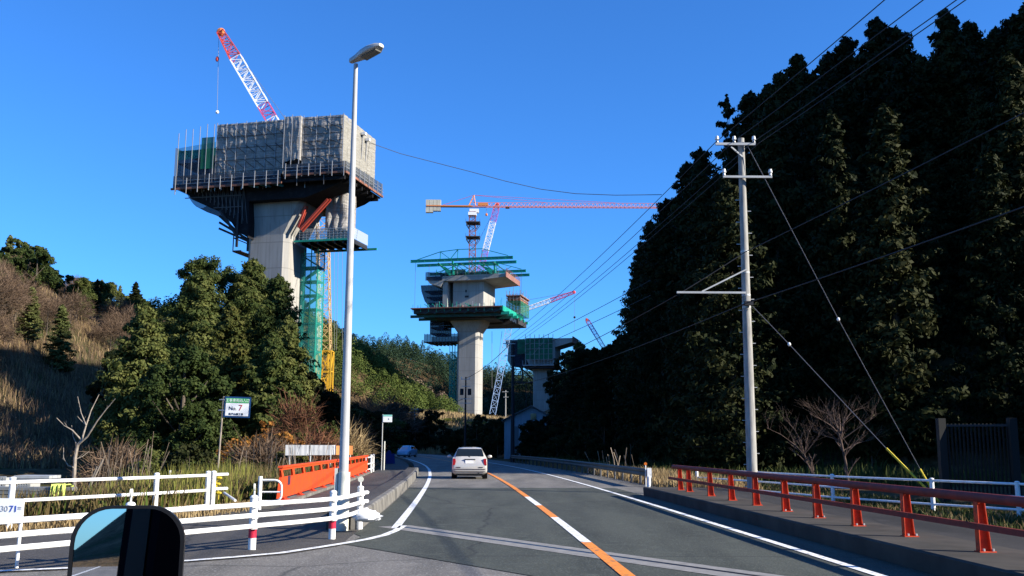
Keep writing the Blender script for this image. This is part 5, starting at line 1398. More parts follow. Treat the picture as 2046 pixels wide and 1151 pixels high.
mb = MB(); mb.box(b1.x - 1.3, b1.x + 1.3, b1.y - 1.3, b1.y + 1.3, b1.z - 1.2, b1.z - .2); mb.box(b1.x - .9, b1.x + 2.0, b1.y - 1, b1.y + 1, b1.z - .2, b1.z + .9); mb.build('slewing_ring', M['crane_white'], c2, origin=c2.location)
cbx = P(880, 415, YT).x; jx = P(1316, 412, YT).x; zj = jt.z
mb = MB()
for yy in (-.7, .7): mb.bar((P(852, 415, YT).x, b1.y + yy, zj - .1), (b1.x, b1.y + yy, zj - .1), .35)
mb.bar((cbx, b1.y, zj - .1), (b1.x, b1.y, zj - .1), 1.3, .12); mb.build('counter_jib', M['crane_orange'], c2, origin=c2.location)
mb = MB(); n = 44; xa = b1.x
for k in range(n):
    x0_ = xa + (jx - xa) * k / n; x1_ = xa + (jx - xa) * (k + 1) / n; w = .65; h = 1.1
    mb.bar((x0_, b1.y - w, zj - .2), ((x0_ + x1_) / 2, b1.y, zj + h), .06); mb.bar(((x0_ + x1_) / 2, b1.y, zj + h), (x1_, b1.y - w, zj - .2), .06)
    mb.bar((x0_, b1.y + w, zj - .2), ((x0_ + x1_) / 2, b1.y, zj + h), .06); mb.bar(((x0_ + x1_) / 2, b1.y, zj + h), (x1_, b1.y + w, zj - .2), .06)
mb.bar((xa, b1.y - .65, zj - .2), (jx, b1.y - .65, zj - .2), .2); mb.bar((xa, b1.y + .65, zj - .2), (jx, b1.y + .65, zj - .2), .2); mb.bar((xa, b1.y, zj + 1.2), (jx, b1.y, zj + 1.2), .13)
mb.build('jib', M['jib_red'], c2, origin=c2.location)
ap = P(947, 390, YT)
mb = MB()
for dx in (-1.2, 1.0):
    for yy in (-.8, .8): mb.bar((b1.x + dx, b1.y + yy, zj), (ap.x, b1.y, ap.z), .2)
for t_ in (.3, .55, .8): mb.bar((b1.x - 1.2 + t_ * 1.4, b1.y - .5, zj + (ap.z - zj) * t_), (b1.x + 1.0 - t_ * .7, b1.y - .5, zj + (ap.z - zj) * t_), .12)
mb.build('tower_head', M['crane_orange'], c2, origin=c2.location)
rope(c2, ap, (P(885, 410, YT).x, b1.y, zj + .3), 'pendant_line', .06, m='crane_red')
rope(c2, ap, (P(1090, 405, YT).x, b1.y, zj + 1.3), 'pendant_line', .05, m='crane_red'); rope(c2, ap, (P(1230, 407, YT).x, b1.y, zj + 1.3), 'pendant_line', .05, m='crane_red')
for k in range(4):
    x0_ = P(851, 415, YT).x + k * 1.2
    zt_, zb_ = (zj + 1.9, zj - (2.2 if k < 2 else 1.7)); MB().box(x0_, x0_ + 1.12, b1.y - .7, b1.y + .7, zb_, zt_).build('counterweight', M['cw'], c2, origin=c2.location)
MB().box(P(955, 412, YT).x, P(975, 412, YT).x, b1.y - .6, b1.y + .6, zj + .1, zj + 1.0).build('winch', M['crane_orange'], c2, origin=c2.location)
MB().box(P(1010, 412, YT).x, P(1018, 412, YT).x, b1.y - .5, b1.y + .5, zj - .7, zj - .25).build('trolley', M['crane_orange'], c2, origin=c2.location)
hk = P(972, 429, YT); rope(c2, (hk.x, b1.y, zj), hk, 'hoist_rope', .04); MB().ball(hk, .5, 6, 5, .8, .6, 1).build('hook_block', M['crane_orange'], c2, origin=c2.location)

def simple_crane(name, label, base, pivot, tipp, w, segs, mm, mw, mastw2=None, jn=26, r=.09):
    t = thing(name, label, 'crane', base)
    mb = MB(); mb.lattice(base, pivot, mw, max(6, int((pivot - base).length / 2.2)), .075, rd=.05); mb.build('mast', M[mm], t, origin=base)
    crane_boom(t, 'jib', pivot, tipp, w, jn, segs, r)
    MB().ball(tipp, .55, 6, 5).build('jib_head', M['crane_red'], t, origin=base)
    MB().box(pivot.x - 1.6, pivot.x + 1.6, pivot.y - 1.4, pivot.y + 1.4, pivot.z - 1.6, pivot.z - .1).build('machinery_deck', M['crane_white'], t, origin=base)
    return t
q = P(958, 530, 316); bq = Vector((q.x, q.y, H1(q.x, q.y)))
c3 = simple_crane('luffing_crane', 'luffing crane with white and violet jib rising just right of the tower crane mast', bq, P(955, 560, 316), P(994, 408, 316), 1.9, [(0, .38, 'crane_violet'), (.38, .76, 'crane_white'), (.76, .92, 'crane_violet'), (.92, 1, 'crane_red')], 'crane_blue', 2.0)
rope(c3, P(993, 410, 316), P(958, 478, 316), 'pendant_line', .05)
bq = P(984, 828, 318)
c4 = simple_crane('luffing_crane', 'luffing crane with leaning blue white mast right of the middle pier, jib pointing right', Vector((bq.x, bq.y, bq.z)), P(1022, 628, 318), P(1147, 584, 318), 1.3, [(0, .62, 'crane_white'), (.62, 1, 'crane_pink')], 'crane_blue', 1.9, r=.08, jn=22)
rope(c4, P(1147, 583, 318), P(1040, 602, 318), 'pendant_line', .05); rope(c4, P(1148, 586, 318), P(1148, 664, 318), 'hoist_rope', .04)
MB().ball(P(1148, 634, 318), .4, 6, 5).build('hook_block', M['dark'], c4, origin=c4.location)
q = P(1215, 760, 430); bq = Vector((q.x, q.y, H1(q.x, q.y)))
c5 = simple_crane('luffing_crane', 'distant crane whose pink and white jib shows above the dark forest', bq, P(1222, 720, 430), P(1172, 638, 430), 1.6, [(0, .58, 'crane_white'), (.58, .94, 'crane_violet'), (.94, 1, 'crane_red')], 'crane_blue', 2.0, jn=18)
for i, (a, b) in enumerate((((983, 662), (983, 776)), ((1003, 662), (990, 770)))):
    u = P(*a, 310); v = P(*b, 310); t = thing('hanging_cable', ('upper' if i else 'straight') + ' thin cable hanging below the right end of the middle pier platform', 'cable', v, group=None); rope(t, u, v, r=.06)
cb = thing('suspended_cable', 'long sagging cable from the sheeted box towards the dark hillside', 'cable', P(735, 284, 150))
a = Vector((cb.location)); b = P(1322, 389, 120); n = 24
mb = MB(); mid = [(735, 284, 150), (800, 307, 147), (870, 325, 144), (940, 343, 140), (1010, 362, 136), (1080, 378, 132), (1150, 387, 128), (1230, 390, 124), (1322, 389, 120)]
mb.path([P(*m_) for m_ in mid], .045, 4); mb.build('rope', M['rope'], cb, origin=cb.location)

# ---- pier three: the far one, in the shade of the hill
F3 = Frame(1098, 400)
zg = 3; z30 = F3.fy(1080, 745, 0)[1]
p3 = pier_thing(F3, 'bridge_pier', 'far concrete pier in shade under the green netted box, above the shed', -7, 0, 0, 7, zg, z30, z30 + 5, 2.4, z30 + 6, 1)
x3a = F3.fy(1050, 700, -4)[0]; x3b = F3.fy(1105, 700, -4)[0]; z3b = F3.fy(1080, 718, -4)[1]; z3t = F3.fy(1080, 676, -4)[1]
mb = MB(); mb.box(x3a + .5, x3b + .6, -3.4, 9.5, z3b + .5, z3t); mb.build('box_girder', M['conc'], p3)
xq = F3.fy(1148, 690, 2)[0]
mb = MB(); mb.prism([(x3b + .61, z3t - 3.6), (x3b + .61, z3t), (xq, z3t), (xq, z3t - 1.6)], -3, 9, 'y'); mb.build('deck_slab', M['conc'], p3)
mb = MB(); mb.box(xq + .01, xq + .4, -3.4, 9.4, z3t - 2.0, z3t + .6); mb.build('edge_form', M['rust'], p3)
sc3 = thing('netted_scaffold', 'green netted scaffold box on the far pier with pole grid', 'scaffolding', (F3.o.x, F3.o.y, 0), F3.a)
mb = MB(); mb.add([(x3a, -4, z3b), (x3b, -4, z3b), (x3b, -4, z3t + .2), (x3a, -4, z3t + .2)], [(0, 1, 2, 3)]); mb.build('green_net', M['netgreen'], sc3)
x3c = F3.fy(1012, 700, 2)[0]; x3d = F3.fy(1034, 690, -2)[0]
mb = MB(); mb.add([(x3d, -2, z3b + 2.5), (x3a - .3, -2, z3b + 2.5), (x3a - .3, -2, z3t + .1), (x3d, -2, z3t + .1)], [(0, 1, 2, 3)]); mb.build('green_net', M['netgreen'], sc3)
mb = MB(); mb.prism([(x3c, z3t + .1), (x3c + .3, z3t - 2.6), (x3c + 1.2, z3t - 4), (x3c + .9, z3b + 0), (x3c + 2.2, z3b - 2), (x3a + 1, z3b - 3), (x3a + 1, z3t + .1)], 0, 9, 'y'); mb.build('side_forms', M['netblue'], sc3)
MB().box(x3c + 2.2, x3a + .9, .8, 8, z3b - 2, z3t - .4).build('inner_frame', M['dark'], sc3)
for k in range(7): x = x3a + k * (x3b - x3a) / 6; MB().bar((x, -4.15, z3b - 2.2), (x, -4.15, z3t + 1.6), .22).build('pole', M['netwhite'], sc3)
mb = MB()
for z in np.linspace(z3b, z3t, 5): mb.bar((x3a, -4.1, z), (x3b, -4.1, z), .16)
mb.bar((x3a + 3, -4.12, z3b + 2), (x3b - 3.5, -4.12, z3t - 1), .16); mb.build('ledger', M['netwhite'], sc3)
mb = MB(); mb.box(x3a - 1, x3b + 1.6, -4.6, 9.5, z3b - 2.6, z3b - 2.2)
mb.build('platform', M['pipe'], sc3)
mb = MB()
for k in range(12): x = x3a - 1 + k * (x3b - x3a + 2.6) / 11; mb.bar((x, -4.6, z3b - 2.4), (x, -4.6, z3b - .4), .14)
mb.build('guard_rail', M['pipe'], sc3)
mb = MB(); mb.box(x3a - .5, x3b + .5, -3.5, 9, z3b - 3.6, z3b - 2.62); mb.build('soffit_forms', M['formwork'], sc3)
mb = MB()
xx0 = F3.fy(1024, 740, 3)[0]; zlo = F3.fy(1040, 762, 3)[1]
for x in (xx0, xx0 + 4.2): mb.bar((x, 3, z3b - 2), (x, 3, zlo), .5)
for z in (zlo, zlo + 2.5, zlo + 5): mb.bar((xx0, 3, z), (xx0 + 4.2, 3, z), .3)
mb.bar((xx0, 3, zlo), (xx0 + 4.2, 3, zlo + 5), .25); mb.bar((xx0 + 3, 3, z3b - 2.4), (-7.2, 3, zlo + .5), .5); mb.box(xx0 - .5, -7, 2, 6, zlo - .8, zlo - .3)
mb.bar((xx0, 3.2, zlo - .8), (xx0, 3.2, zg), .7); mb.bar((-8.5, 3.2, zlo - .8), (-8.5, 3.2, zg), .25); mb.bar((-10.5, 3.2, zlo - .8), (-10.5, 3.2, zg), .25)
mb.build('hanging_frame', M['dark'], sc3)
# ---------------------------------------------------------------- fences and railings
def post_rail_fence(name, label, pts, h, rails, posts, pr=0.055, rr=0.032, group=None, m='white', cap=True, zb=0.0, cat='fence'):
    """pts: (x,y) run of the rails; posts: positions along it as indices; rails: heights"""
    o = Vector((pts[0][0], pts[0][1], zb)); t = thing(name, label, cat, o, group=group)
    for i in posts:
        x, y = pts[i]; mb = MB(); mb.tube((x, y, zb - .3), (x, y, zb + h), pr, n=12)
        if cap: mb.ball((x, y, zb + h), pr * 1.12, 10, 6, 1, 1, .5)
        mb.build('post', M[m], t, origin=o, smooth=True)
    for z in rails:
        mb = MB(); mb.path([(x, y, zb + z) for x, y in pts], rr, 8); mb.build('rail', M[m], t, origin=o, smooth=True)
    return t
def g2(px, py, z=0.0): v = G(px, py, z); return (v.x, v.y)
# back fence along the weeds
a = Vector(g2(17, 1061)); b = Vector(g2(412, 1027)); m_ = Vector(g2(308, 1037)); c = Vector(g2(423, 1026)); d = a + (a - m_) * 1.0
post_rail_fence('pipe_fence', 'long white pipe fence along the edge of the weeds at left', [tuple(d), tuple(a), tuple(m_), tuple(b)], .92, [.85, .52, .18], [0, 1, 2, 3], .055, .034)
post_rail_fence('pipe_fence', 'short white fence end post beside the leaning signboard post', [tuple(c), tuple(c + Vector((.22, .35)))], .92, [.86, .54], [0], .055, .034)
# curved front fence with red banded posts
fp = [g2(718, 1058), g2(663, 1077), g2(503, 1098), g2(253, 1128)]
e_ = Vector(fp[3]) + (Vector(fp[3]) - Vector(fp[2])) * 1.15
spl = []
ctrl = [Vector(fp[0]) + Vector((.05, .35))] + [Vector(p) for p in fp] + [e_]
ctrl2 = [ctrl[0] * 2 - ctrl[1]] + ctrl + [ctrl[-1] * 2 - ctrl[-2]]
for i in range(1, len(ctrl2) - 2):
    for k in range(8):
        u = k / 8; p0, p1_, p2_, p3_ = ctrl2[i - 1], ctrl2[i], ctrl2[i + 1], ctrl2[i + 2]
        spl.append(0.5 * ((2 * p1_) + (p2_ - p0) * u + (2 * p0 - 5 * p1_ + 4 * p2_ - p3_) * u * u + (3 * p1_ - p0 - 3 * p2_ + p3_) * u ** 3))
spl.append(ctrl[-1])
o = Vector((fp[0][0], fp[0][1], 0)); ff = thing('guard_fence', 'curved white pipe guard fence on red banded posts round the street corner', 'fence', o)
for z in (.66, .5, .345):
    # the rails run on the road side of the posts
    MB().path([(p.x + .04, p.y - .07, z) for p in spl], .036, 8).build('rail', M['white'], ff, origin=o, smooth=True)
for k, (x, y) in enumerate(fp + [tuple(e_)]):
    MB().tube((x, y, -.3), (x, y, .76), .058, n=14).ball((x, y, .76), .064, 12, 6, 1, 1, .6).build('post', M['white'], ff, origin=o, smooth=True)
    MB().tube((x, y, .17), (x, y, .335), .0605, n=14).build('red_band', M['red_band'], ff, origin=o, smooth=True)
    mb = MB()
    for z in (.66, .5, .345): mb.box(x - .07, x + .09, y - .1, y + .06, z - .05, z + .05) if False else mb.bar((x, y, z), (x + .05, y - .09, z), .09)
    mb.build('bracket', M['white'], ff, origin=o)
for k, nm in ((0, 0.0), (2, 1.75), (3, 1.7)):
    x, y = fp[k]
    dd = Vector((math.sin(nm), -math.cos(nm), 0))
    MB().tube((x, y, .76), (x, y, .86), .014).build('reflector_stem', M['white'], ff, origin=o)
    MB().tube(Vector((x, y, .91)) - dd * .012, Vector((x, y, .91)) + dd * .012, .052 if k == 0 else .055, n=18).build('reflector', M['cream'], ff, origin=o)
# crumpled white bag tied to the end of the fence
mb = MB(); rng = random.Random(8); cc = Vector(g2(733, 1032, .28)); n, m2 = 18, 12
for i in range(m2 + 1):
    t_ = math.pi * i / m2
    for k in range(n):
        a_ = 2 * math.pi * k / n; r = 1 + rng.uniform(-.16, .16)
        mb.v.append((cc.x + .27 * r * math.sin(t_) * math.cos(a_), cc.y + .16 * r * math.sin(t_) * math.sin(a_), .29 + .1 * r * math.cos(t_)))
for i in range(m2):
    for k in range(n): mb.f.append((i * n + k, i * n + (k + 1) % n, (i + 1) * n + (k + 1) % n, (i + 1) * n + k))
bagm = mat('bag_plastic', (0.78, 0.79, 0.8), .35, col2=(0.6, 0.63, 0.68), scale=7)
bag = mb.build('plastic_bag', bagm, origin=(cc.x, cc.y, .2), smooth=True); tag(bag, 'crumpled white plastic bag lying on the kerb at the end of the guard fence', 'bag')

# street lamp
lb_ = G(683, 1060); o = Vector((lb_.x, lb_.y, 0)); tp = P(711, 128, lb_.y)
lm = thing('street_lamp', 'tall grey street lamp on the footpath, its head against the blue sky', 'street lamp', o)
hz = tp.z
MB().path([(o.x, o.y, 0), (o.x + (tp.x - o.x) * .5, o.y, hz * .5), (tp.x, o.y, hz)], [.095, .07, .042], 16).build('pole', M['lamp'], lm, origin=o, smooth=True)
MB().path([(o.x - .005, o.y, 0), (o.x + .01, o.y, 1.05)], [.122, .112], 16).build('base_sleeve', M['cream'], lm, origin=o, smooth=True)
MB().box(o.x - .155, o.x - .1, o.y - .07, o.y + .07, .62, 1.12).build('access_cover', M['cream'], lm, origin=o)
# luminaire: tapered head reaching out over the road, seen from below
L0 = P(701, 124, lb_.y + .1); L1 = P(761, 116, lb_.y - .35)
ax = (Vector((L1.x, L1.y, 0)) - Vector((L0.x, L0.y, 0))).normalized(); pn = Vector((-ax.y, ax.x, 0)); Ln = (L1 - L0).length
z0 = L0.z
secs = [(0.0, .055, .075, 0.0), (.18, .075, .095, .0), (.42, .13, .12, .015), (.62, .155, .125, .02), (.86, .14, .1, .03), (1.0, .07, .05, .05)]
mb = MB(); n = 12
for t_, hw, hh, up in secs:
    for k in range(n):
        a_ = 2 * math.pi * k / n; cx_, cz_ = math.cos(a_), math.sin(a_)
        zz = (hh * (1 if cz_ > 0 else .35)) * (abs(cz_) ** .7) * (1 if cz_ > 0 else -1)
        p = Vector((L0.x, L0.y, z0)) + ax * (Ln * t_) + pn * (hw * (abs(cx_) ** .7) * (1 if cx_ > 0 else -1)) + Vector((0, 0, zz + up + Ln * t_ * .12)); mb.v.append(tuple(p))
for i in range(len(secs) - 1):
    for k in range(n): mb.f.append((i * n + k, i * n + (k + 1) % n, (i + 1) * n + (k + 1) % n, (i + 1) * n + k))
mb.f.append(tuple(reversed(range(n)))); mb.f.append(tuple((len(secs) - 1) * n + k for k in range(n)))
hd = mb.build('lamp_head', M['galv'], lm, origin=o, smooth=True)
mb = MB(); q0 = Vector((L0.x, L0.y, z0 - .055)) + ax * (Ln * .42) + Vector((0, 0, Ln * .05)); q1 = Vector((L0.x, L0.y, z0 - .05)) + ax * (Ln * .9) + Vector((0, 0, Ln * .11 + .02))
mb.add([q0 - pn * .1, q0 + pn * .1, q1 + pn * .09, q1 - pn * .09, q0 - pn * .08 + Vector((0, 0, .03)), q0 + pn * .08 + Vector((0, 0, .03)), q1 + pn * .07 + Vector((0, 0, .03)), q1 - pn * .07 + Vector((0, 0, .03))], [(3, 2, 1, 0), (4, 5, 6, 7), (0, 1, 5, 4), (1, 2, 6, 5), (2, 3, 7, 6), (3, 0, 4, 7)])
lens = mb.build('lens', mat('lamp_lens', (.12, .12, .11), .2), hd); lens.location = -o
# orange plate parapet on the left of the bridge
pa = thing('bridge_parapet', 'bright orange steel plate parapet along the left side of the bridge', 'parapet', rp(-6.75, 25.4))
o = pa.location.copy()
def para_panel(y0, y1, nsl, slant=False):
    n = 1; mb = MB(); zt, zs1, zs0, zb_ = .96, .9, .72, .2
    def pt(y, z, off): p = rp(-6.6 + off, y); return (p.x, p.y, z)
    def slab(ya, yb, z0_, z1_, off0=-.03, off1=.03, ya_b=None):
        yab = ya if ya_b is None else ya_b
        c_ = [pt(yab, z0_, off0), pt(yb, z0_, off0), pt(yb, z1_, off0), pt(ya, z1_, off0), pt(yab, z0_, off1), pt(yb, z0_, off1), pt(yb, z1_, off1), pt(ya, z1_, off1)]
        mb.add(c_, [(0, 1, 2, 3), (7, 6, 5, 4), (0, 4, 5, 1), (1, 5, 6, 2), (2, 6, 7, 3), (3, 7, 4, 0)])
    seg = 6
    for i in range(seg):
        ya = y0 + (y1 - y0) * i / seg; yb = y0 + (y1 - y0) * (i + 1) / seg
        slab(ya, yb, zb_, zs0, ya_b=(ya - .28 if slant and i == 0 else None)); slab(ya, yb, zs1, zt)
    ys = np.linspace(y0, y1, nsl + 1)
    for i, y in enumerate(ys):
        w = .16 if 0 < i < nsl else .25
        ya, yb = max(y0, y - w), min(y1, y + w)
        # slanting webs between the openings
        c_ = [pt(ya + .1, zs0, -.028), pt(yb + .1, zs0, -.028), pt(yb - .08, zs1, -.028), pt(ya - .08, zs1, -.028), pt(ya + .1, zs0, .028), pt(yb + .1, zs0, .028), pt(yb - .08, zs1, .028), pt(ya - .08, zs1, .028)]
        mb.add(c_, [(0, 1, 2, 3), (7, 6, 5, 4), (0, 4, 5, 1), (1, 5, 6, 2), (2, 6, 7, 3), (3, 7, 4, 0)])
    mb.build('panel', M['orange'], pa, origin=o)
    mb = MB(); mb.bar(pt(y0 - .02, .98, 0), pt(y1, .98, 0), .13, .05); mb.build('top_rail', M['orange'], pa, origin=o)
    for y in np.linspace(y0 + .3, y1 - .3, max(3, int((y1 - y0) / 1.9))):
        mb = MB(); mb.bar(pt(y, .14, .1), pt(y + .04, .26, -.03), .04, .05); mb.bar(pt(y + .35, .14, .1), pt(y + .31, .26, -.03), .04, .05); mb.bar(pt(y - .08, .15, .06), pt(y + .43, .15, .06), .16, .02); mb.build('leg', M['vermilion'], pa, origin=o)
para_panel(25.5, 38.6, 7, True); para_panel(38.75, 53.4, 7)
q = rp(-6.6 + .035, 26.6)
MB().box(q.x - .004, q.x + .012, q.y - .14, q.y + .14, .5, .72).build('plaque', mat('plaque', (.06, .03, .06), .4), pa, origin=o)

# orange post railing on the right kerb
ys = [12.4, 14.5, 16.4, 18.2, 20.0, 22.0, 24.0, 26.0, 28.4, 29.5]
ys = [4.0, 6.1, 8.2, 10.3] + ys
rb = rp(4.55, 12.4); rl = thing('guard_railing', 'orange red post and rail guard railing on the right kerb', 'railing', (rb.x, rb.y, 0)); o = rl.location.copy(); ZK = .26
for i, y in enumerate(ys):
    c_ = rp(4.55, y); sl = float(xc(y + .5) - xc(y - .5)); fw = Vector((sl, 1, 0)).normalized(); rt = Vector((fw.y, -fw.x, 0))
    mb = MB()
    def tp_(a0, a1, f0, f1, z0_, z1_, a0t=None, a1t=None):
        a0t = a0 if a0t is None else a0t; a1t = a1 if a1t is None else a1t
        mb.add([c_ + rt * a0 + fw * f0 + Vector((0, 0, z0_)), c_ + rt * a1 + fw * f0 + Vector((0, 0, z0_)), c_ + rt * a1 + fw * f1 + Vector((0, 0, z0_)), c_ + rt * a0 + fw * f1 + Vector((0, 0, z0_)),
                c_ + rt * a0t + fw * f0 + Vector((0, 0, z1_)), c_ + rt * a1t + fw * f0 + Vector((0, 0, z1_)), c_ + rt * a1t + fw * f1 + Vector((0, 0, z1_)), c_ + rt * a0t + fw * f1 + Vector((0, 0, z1_))],
               [(0, 3, 2, 1), (4, 5, 6, 7), (0, 1, 5, 4), (1, 2, 6, 5), (2, 3, 7, 6), (3, 0, 4, 7)])
    tp_(-.08, -.068, -.05, .05, ZK, ZK + .62)                       # front flange
    tp_(-.067, .062, -.006, .006, ZK + .015, ZK + .62, -.067, .012)   # web
    tp_(.063, .075, -.05, .05, ZK + .015, ZK + .62, .013, .025)     # back flange
    tp_(.076, .11, -.006, .006, ZK + .015, ZK + .12, .067, .069)     # gusset
    tp_(-.095, .118, -.075, .075, ZK, ZK + .014)                          # base plate
    mb.build('post', M['vermilion'], rl, origin=o)
    if y < 21:
        for a_, f_ in ((-.03, -.05), (.09, -.05), (-.03, .05), (.09, .05)):
            p = c_ + rt * a_ + fw * f_; MB().tube((p.x, p.y, ZK + .015), (p.x, p.y, ZK + .045), .016, n=6).build('bolt', M['galv'], rl, origin=o)
yy = np.linspace(2.5, 30.3, 24)
MB().path([rp(4.52, y) + Vector((0, 0, ZK + .67)) for y in yy], .062, 14).build('top_rail', M['maroon'], rl, origin=o, smooth=True)
mb = MB()
for i in range(len(yy) - 1): mb.bar(rp(4.38, yy[i]) + Vector((0, 0, ZK + .33)), rp(4.38, yy[i + 1] + .01) + Vector((0, 0, ZK + .33)), .05, .075)
mb.build('mid_rail', M['maroon'], rl, origin=o)
# white pipe fence behind the right footpath
wp_ = [g2(1393, 977), (g2(1512, 988)), g2(1665, 1003), g2(1865, 1018), g2(2037, 1030)]
wp_.append(tuple(Vector(wp_[-1]) + (Vector(wp_[-1]) - Vector(wp_[-2])))); wp_.append(tuple(Vector(wp_[-1]) + Vector((1.5, -3.0))))
post_rail_fence('pipe_fence', 'white pipe fence behind the orange red railing at right', wp_, .76, [.72, .42, .13], range(len(wp_)), .055, .03)
# right guard rail
gr = thing('guard_rail', 'weathered steel guard rail at the right edge of the road ahead', 'guard rail', rp(5.3, 38)); o = gr.location.copy()
mb = MB(); yy = list(np.arange(38, 92, 2.0)); prof = [(0, .38), (-.05, .42), (-.05, .48), (0, .53), (-.05, .58), (-.05, .64), (0, .68), (.015, .68), (.015, .38)]
for i, y in enumerate(yy):
    for s_, z_ in prof: p = rp(5.3 + s_, y); mb.v.append((p.x, p.y, z_))
    if i:
        k = len(prof)
        for j in range(k): mb.f.append(((i - 1) * k + j, (i - 1) * k + (j + 1) % k, i * k + (j + 1) % k, i * k + j))
mb.build('beam', mat('weathered_rail', (.1, .115, .105), .6, .3, col2=(.06, .07, .065), scale=1), gr, origin=o)
for i, y in enumerate(yy):
    p = rp(5.38, y); MB().tube((p.x, p.y, -.2), (p.x, p.y, .62), .05, n=8).build('post', M['pipe_dark'], gr, origin=o, smooth=True)
p = rp(5.3, 37.9); MB().box(p.x - .08, p.x + .08, p.y - .05, p.y + .12, .36, .72).build('end_piece', M['white'], gr, origin=o)
MB().tube((p.x - .02, p.y, -.2), (p.x - .02, p.y, .4), .07, n=10).build('end_post', M['white'], gr, origin=o, smooth=True)
dl = thing('delineator', 'small orange reflector on a stem above the near end of the guard rail', 'reflector', (p.x - .1, p.y + .3, 0))
MB().tube((0, 0, 0), (0, 0, .82), .02).build('stem', M['white'], dl); MB().tube((0, -.015, .87), (0, .015, .87), .06, n=14).build('reflector', mat('amber', (.6, .15, .02), .3), dl)
# guard rail posts painted white further on at left of the bridge
for k, (px, y0_, y1_) in enumerate(((752, 911, 946), (760, 908, 941))):
    pass
lf = [rp(-6.7, 54.0), rp(-6.6, 57), rp(-6.6, 59.5), rp(-6.7, 62)]
post_rail_fence('pipe_fence', 'short white post and rail fence at the far end of the orange parapet', [(p.x, p.y) for p in lf], .95, [.85, .5, .2], range(4), .07, .035)

# ---------------------------------------------------------------- signs
def text_mesh(s, size, m, parent, loc, rot, name='lettering', ext=.002, align='CENTER', origin=None):
    cu = bpy.data.curves.new(name, 'FONT'); cu.body = s; cu.size = size; cu.align_x = align; cu.align_y = 'CENTER'; cu.extrude = ext
    ob = bpy.data.objects.new(name, cu); COL.objects.link(ob)
    dg = bpy.context.evaluated_depsgraph_get(); me = bpy.data.meshes.new_from_object(ob.evaluated_get(dg)); bpy.data.objects.remove(ob)
    me.materials.clear(); me.materials.append(m)
    o2 = bpy.data.objects.new(name, me); COL.objects.link(o2); o2.parent = parent; o2.location = loc; o2.rotation_euler = rot; return o2
RX = (R(90), 0, 0)
blue_fr = mat('sign_blue', (.012, .055, .16), .5); green_b = mat('sign_green', (.08, .42, .14), .5); white_s = mat('sign_white', (.85, .86, .84), .5)
letter_w = mat('letter_white', (.8, .9, .8), .5); letter_k = mat('letter_black', (.02, .02, .025), .5); letter_r = mat('letter_red', (.4, .015, .02), .5); letter_b = mat('letter_blue', (.03, .07, .4), .5); letter_g = mat('letter_grey', (.4, .41, .42), .5)
DS = 30.0
bs_ = P(433, 958, DS); tp2 = P(446, 792, DS); ln = math.atan2(tp2.x - bs_.x, tp2.z - bs_.z)
sg = thing('signboard', 'site entrance signboard with blue frame on a leaning pole, reading No. 7', 'sign', (bs_.x, bs_.y, H1(bs_.x, bs_.y)))
gz = sg.location.z; hp = (tp2.z - gz) / math.cos(ln)
sg.rotation_euler = (0, ln, 0)
MB().tube((0, 0, -.3), (0, 0, hp), .028, n=10).build('pole', M['palebark'], sg, smooth=True)
bw = (498 - 446) / 1950 * DS; bh = (833 - 792) / 1950 * DS
bd = MB().box(.05, .05 + bw, -.04, -.02, hp - bh, hp).build('board', blue_fr, sg)
fr_ = .05
MB().box(.05 + fr_, .05 + bw - fr_, -.047, -.041, hp - bh + fr_, hp - fr_).build('face', white_s, bd)
MB().box(.05 + fr_, .05 + bw - fr_, -.051, -.048, hp - fr_ - .14, hp - fr_).build('header', green_b, bd)
cxm = .05 + bw / 2
text_mesh('工事車両出入口', .105, letter_w, bd, (cxm, -.054, hp - fr_ - .07), RX)
text_mesh('No.', .16, letter_k, bd, (cxm - .13, -.051, hp - .36), RX)
text_mesh('7', .25, letter_r, bd, (cxm + .1, -.051, hp - .34), RX)
text_mesh('新戸山橋工事', .075, letter_k, bd, (cxm - .02, -.051, hp - bh + .1), RX)
for z in (hp - .1, hp - .42): MB().bar((-.12, -.0, z), (.06, -.03, z), .025).build('clamp', M['galv'], sg)
# far small sign
bs_ = P(762, 938, 58); tp2 = P(763, 828, 58)
s2 = thing('signboard', 'small white signboard high on a thin pole by the end of the parapet', 'sign', (bs_.x, bs_.y, 0)); hp = tp2.z
MB().tube((0, 0, -.2), (0, 0, hp), .03, n=8).build('pole', M['galv'], s2, smooth=True)
MB().tube((.14, .05, -.2), (.14, .05, 1.75), .04, n=8).build('short_post', M['cream'], s2, smooth=True)
b2_ = MB().box(.03, .56, -.05, -.03, hp - .45, hp - .02).build('board', white_s, s2); MB().box(.03, .56, -.056, -.051, hp - .12, hp - .02).build('header', mat('sign_teal', (.25, .6, .5), .5), b2_)
text_mesh('6', .16, letter_k, b2_, (.36, -.055, hp - .27), RX)
# leaning white sign at the left edge
bs_ = G(33, 1135); tp2 = P(46, 996, bs_.y); 
s3 = thing('signboard', 'white leaning sign with blue and grey lettering, cut by the left edge of the photo', 'sign', (bs_.x, bs_.y, 0)); ln = math.atan2(tp2.x - bs_.x, tp2.z); hp = tp2.z / math.cos(ln)
s3.rotation_euler = (0, ln, 0)
MB().tube((0, 0, 0), (0, 0, hp - .02), .022, n=10).build('pole', M['white'], s3, smooth=True); MB().tube((-.62, 0, 0), (-.62, 0, hp - .02), .022, n=10).build('pole', M['white'], s3, smooth=True)
bd = MB().box(-.68, .035, -.045, -.025, hp - .3, hp).build('board', white_s, s3)
text_mesh('30', .1, letter_g, bd, (-.2, -.048, hp - .13), RX); text_mesh('71', .11, letter_b, bd, (-.085, -.048, hp - .13), RX, ext=.003); text_mesh('=', .09, letter_g, bd, (-.005, -.048, hp - .12), RX)
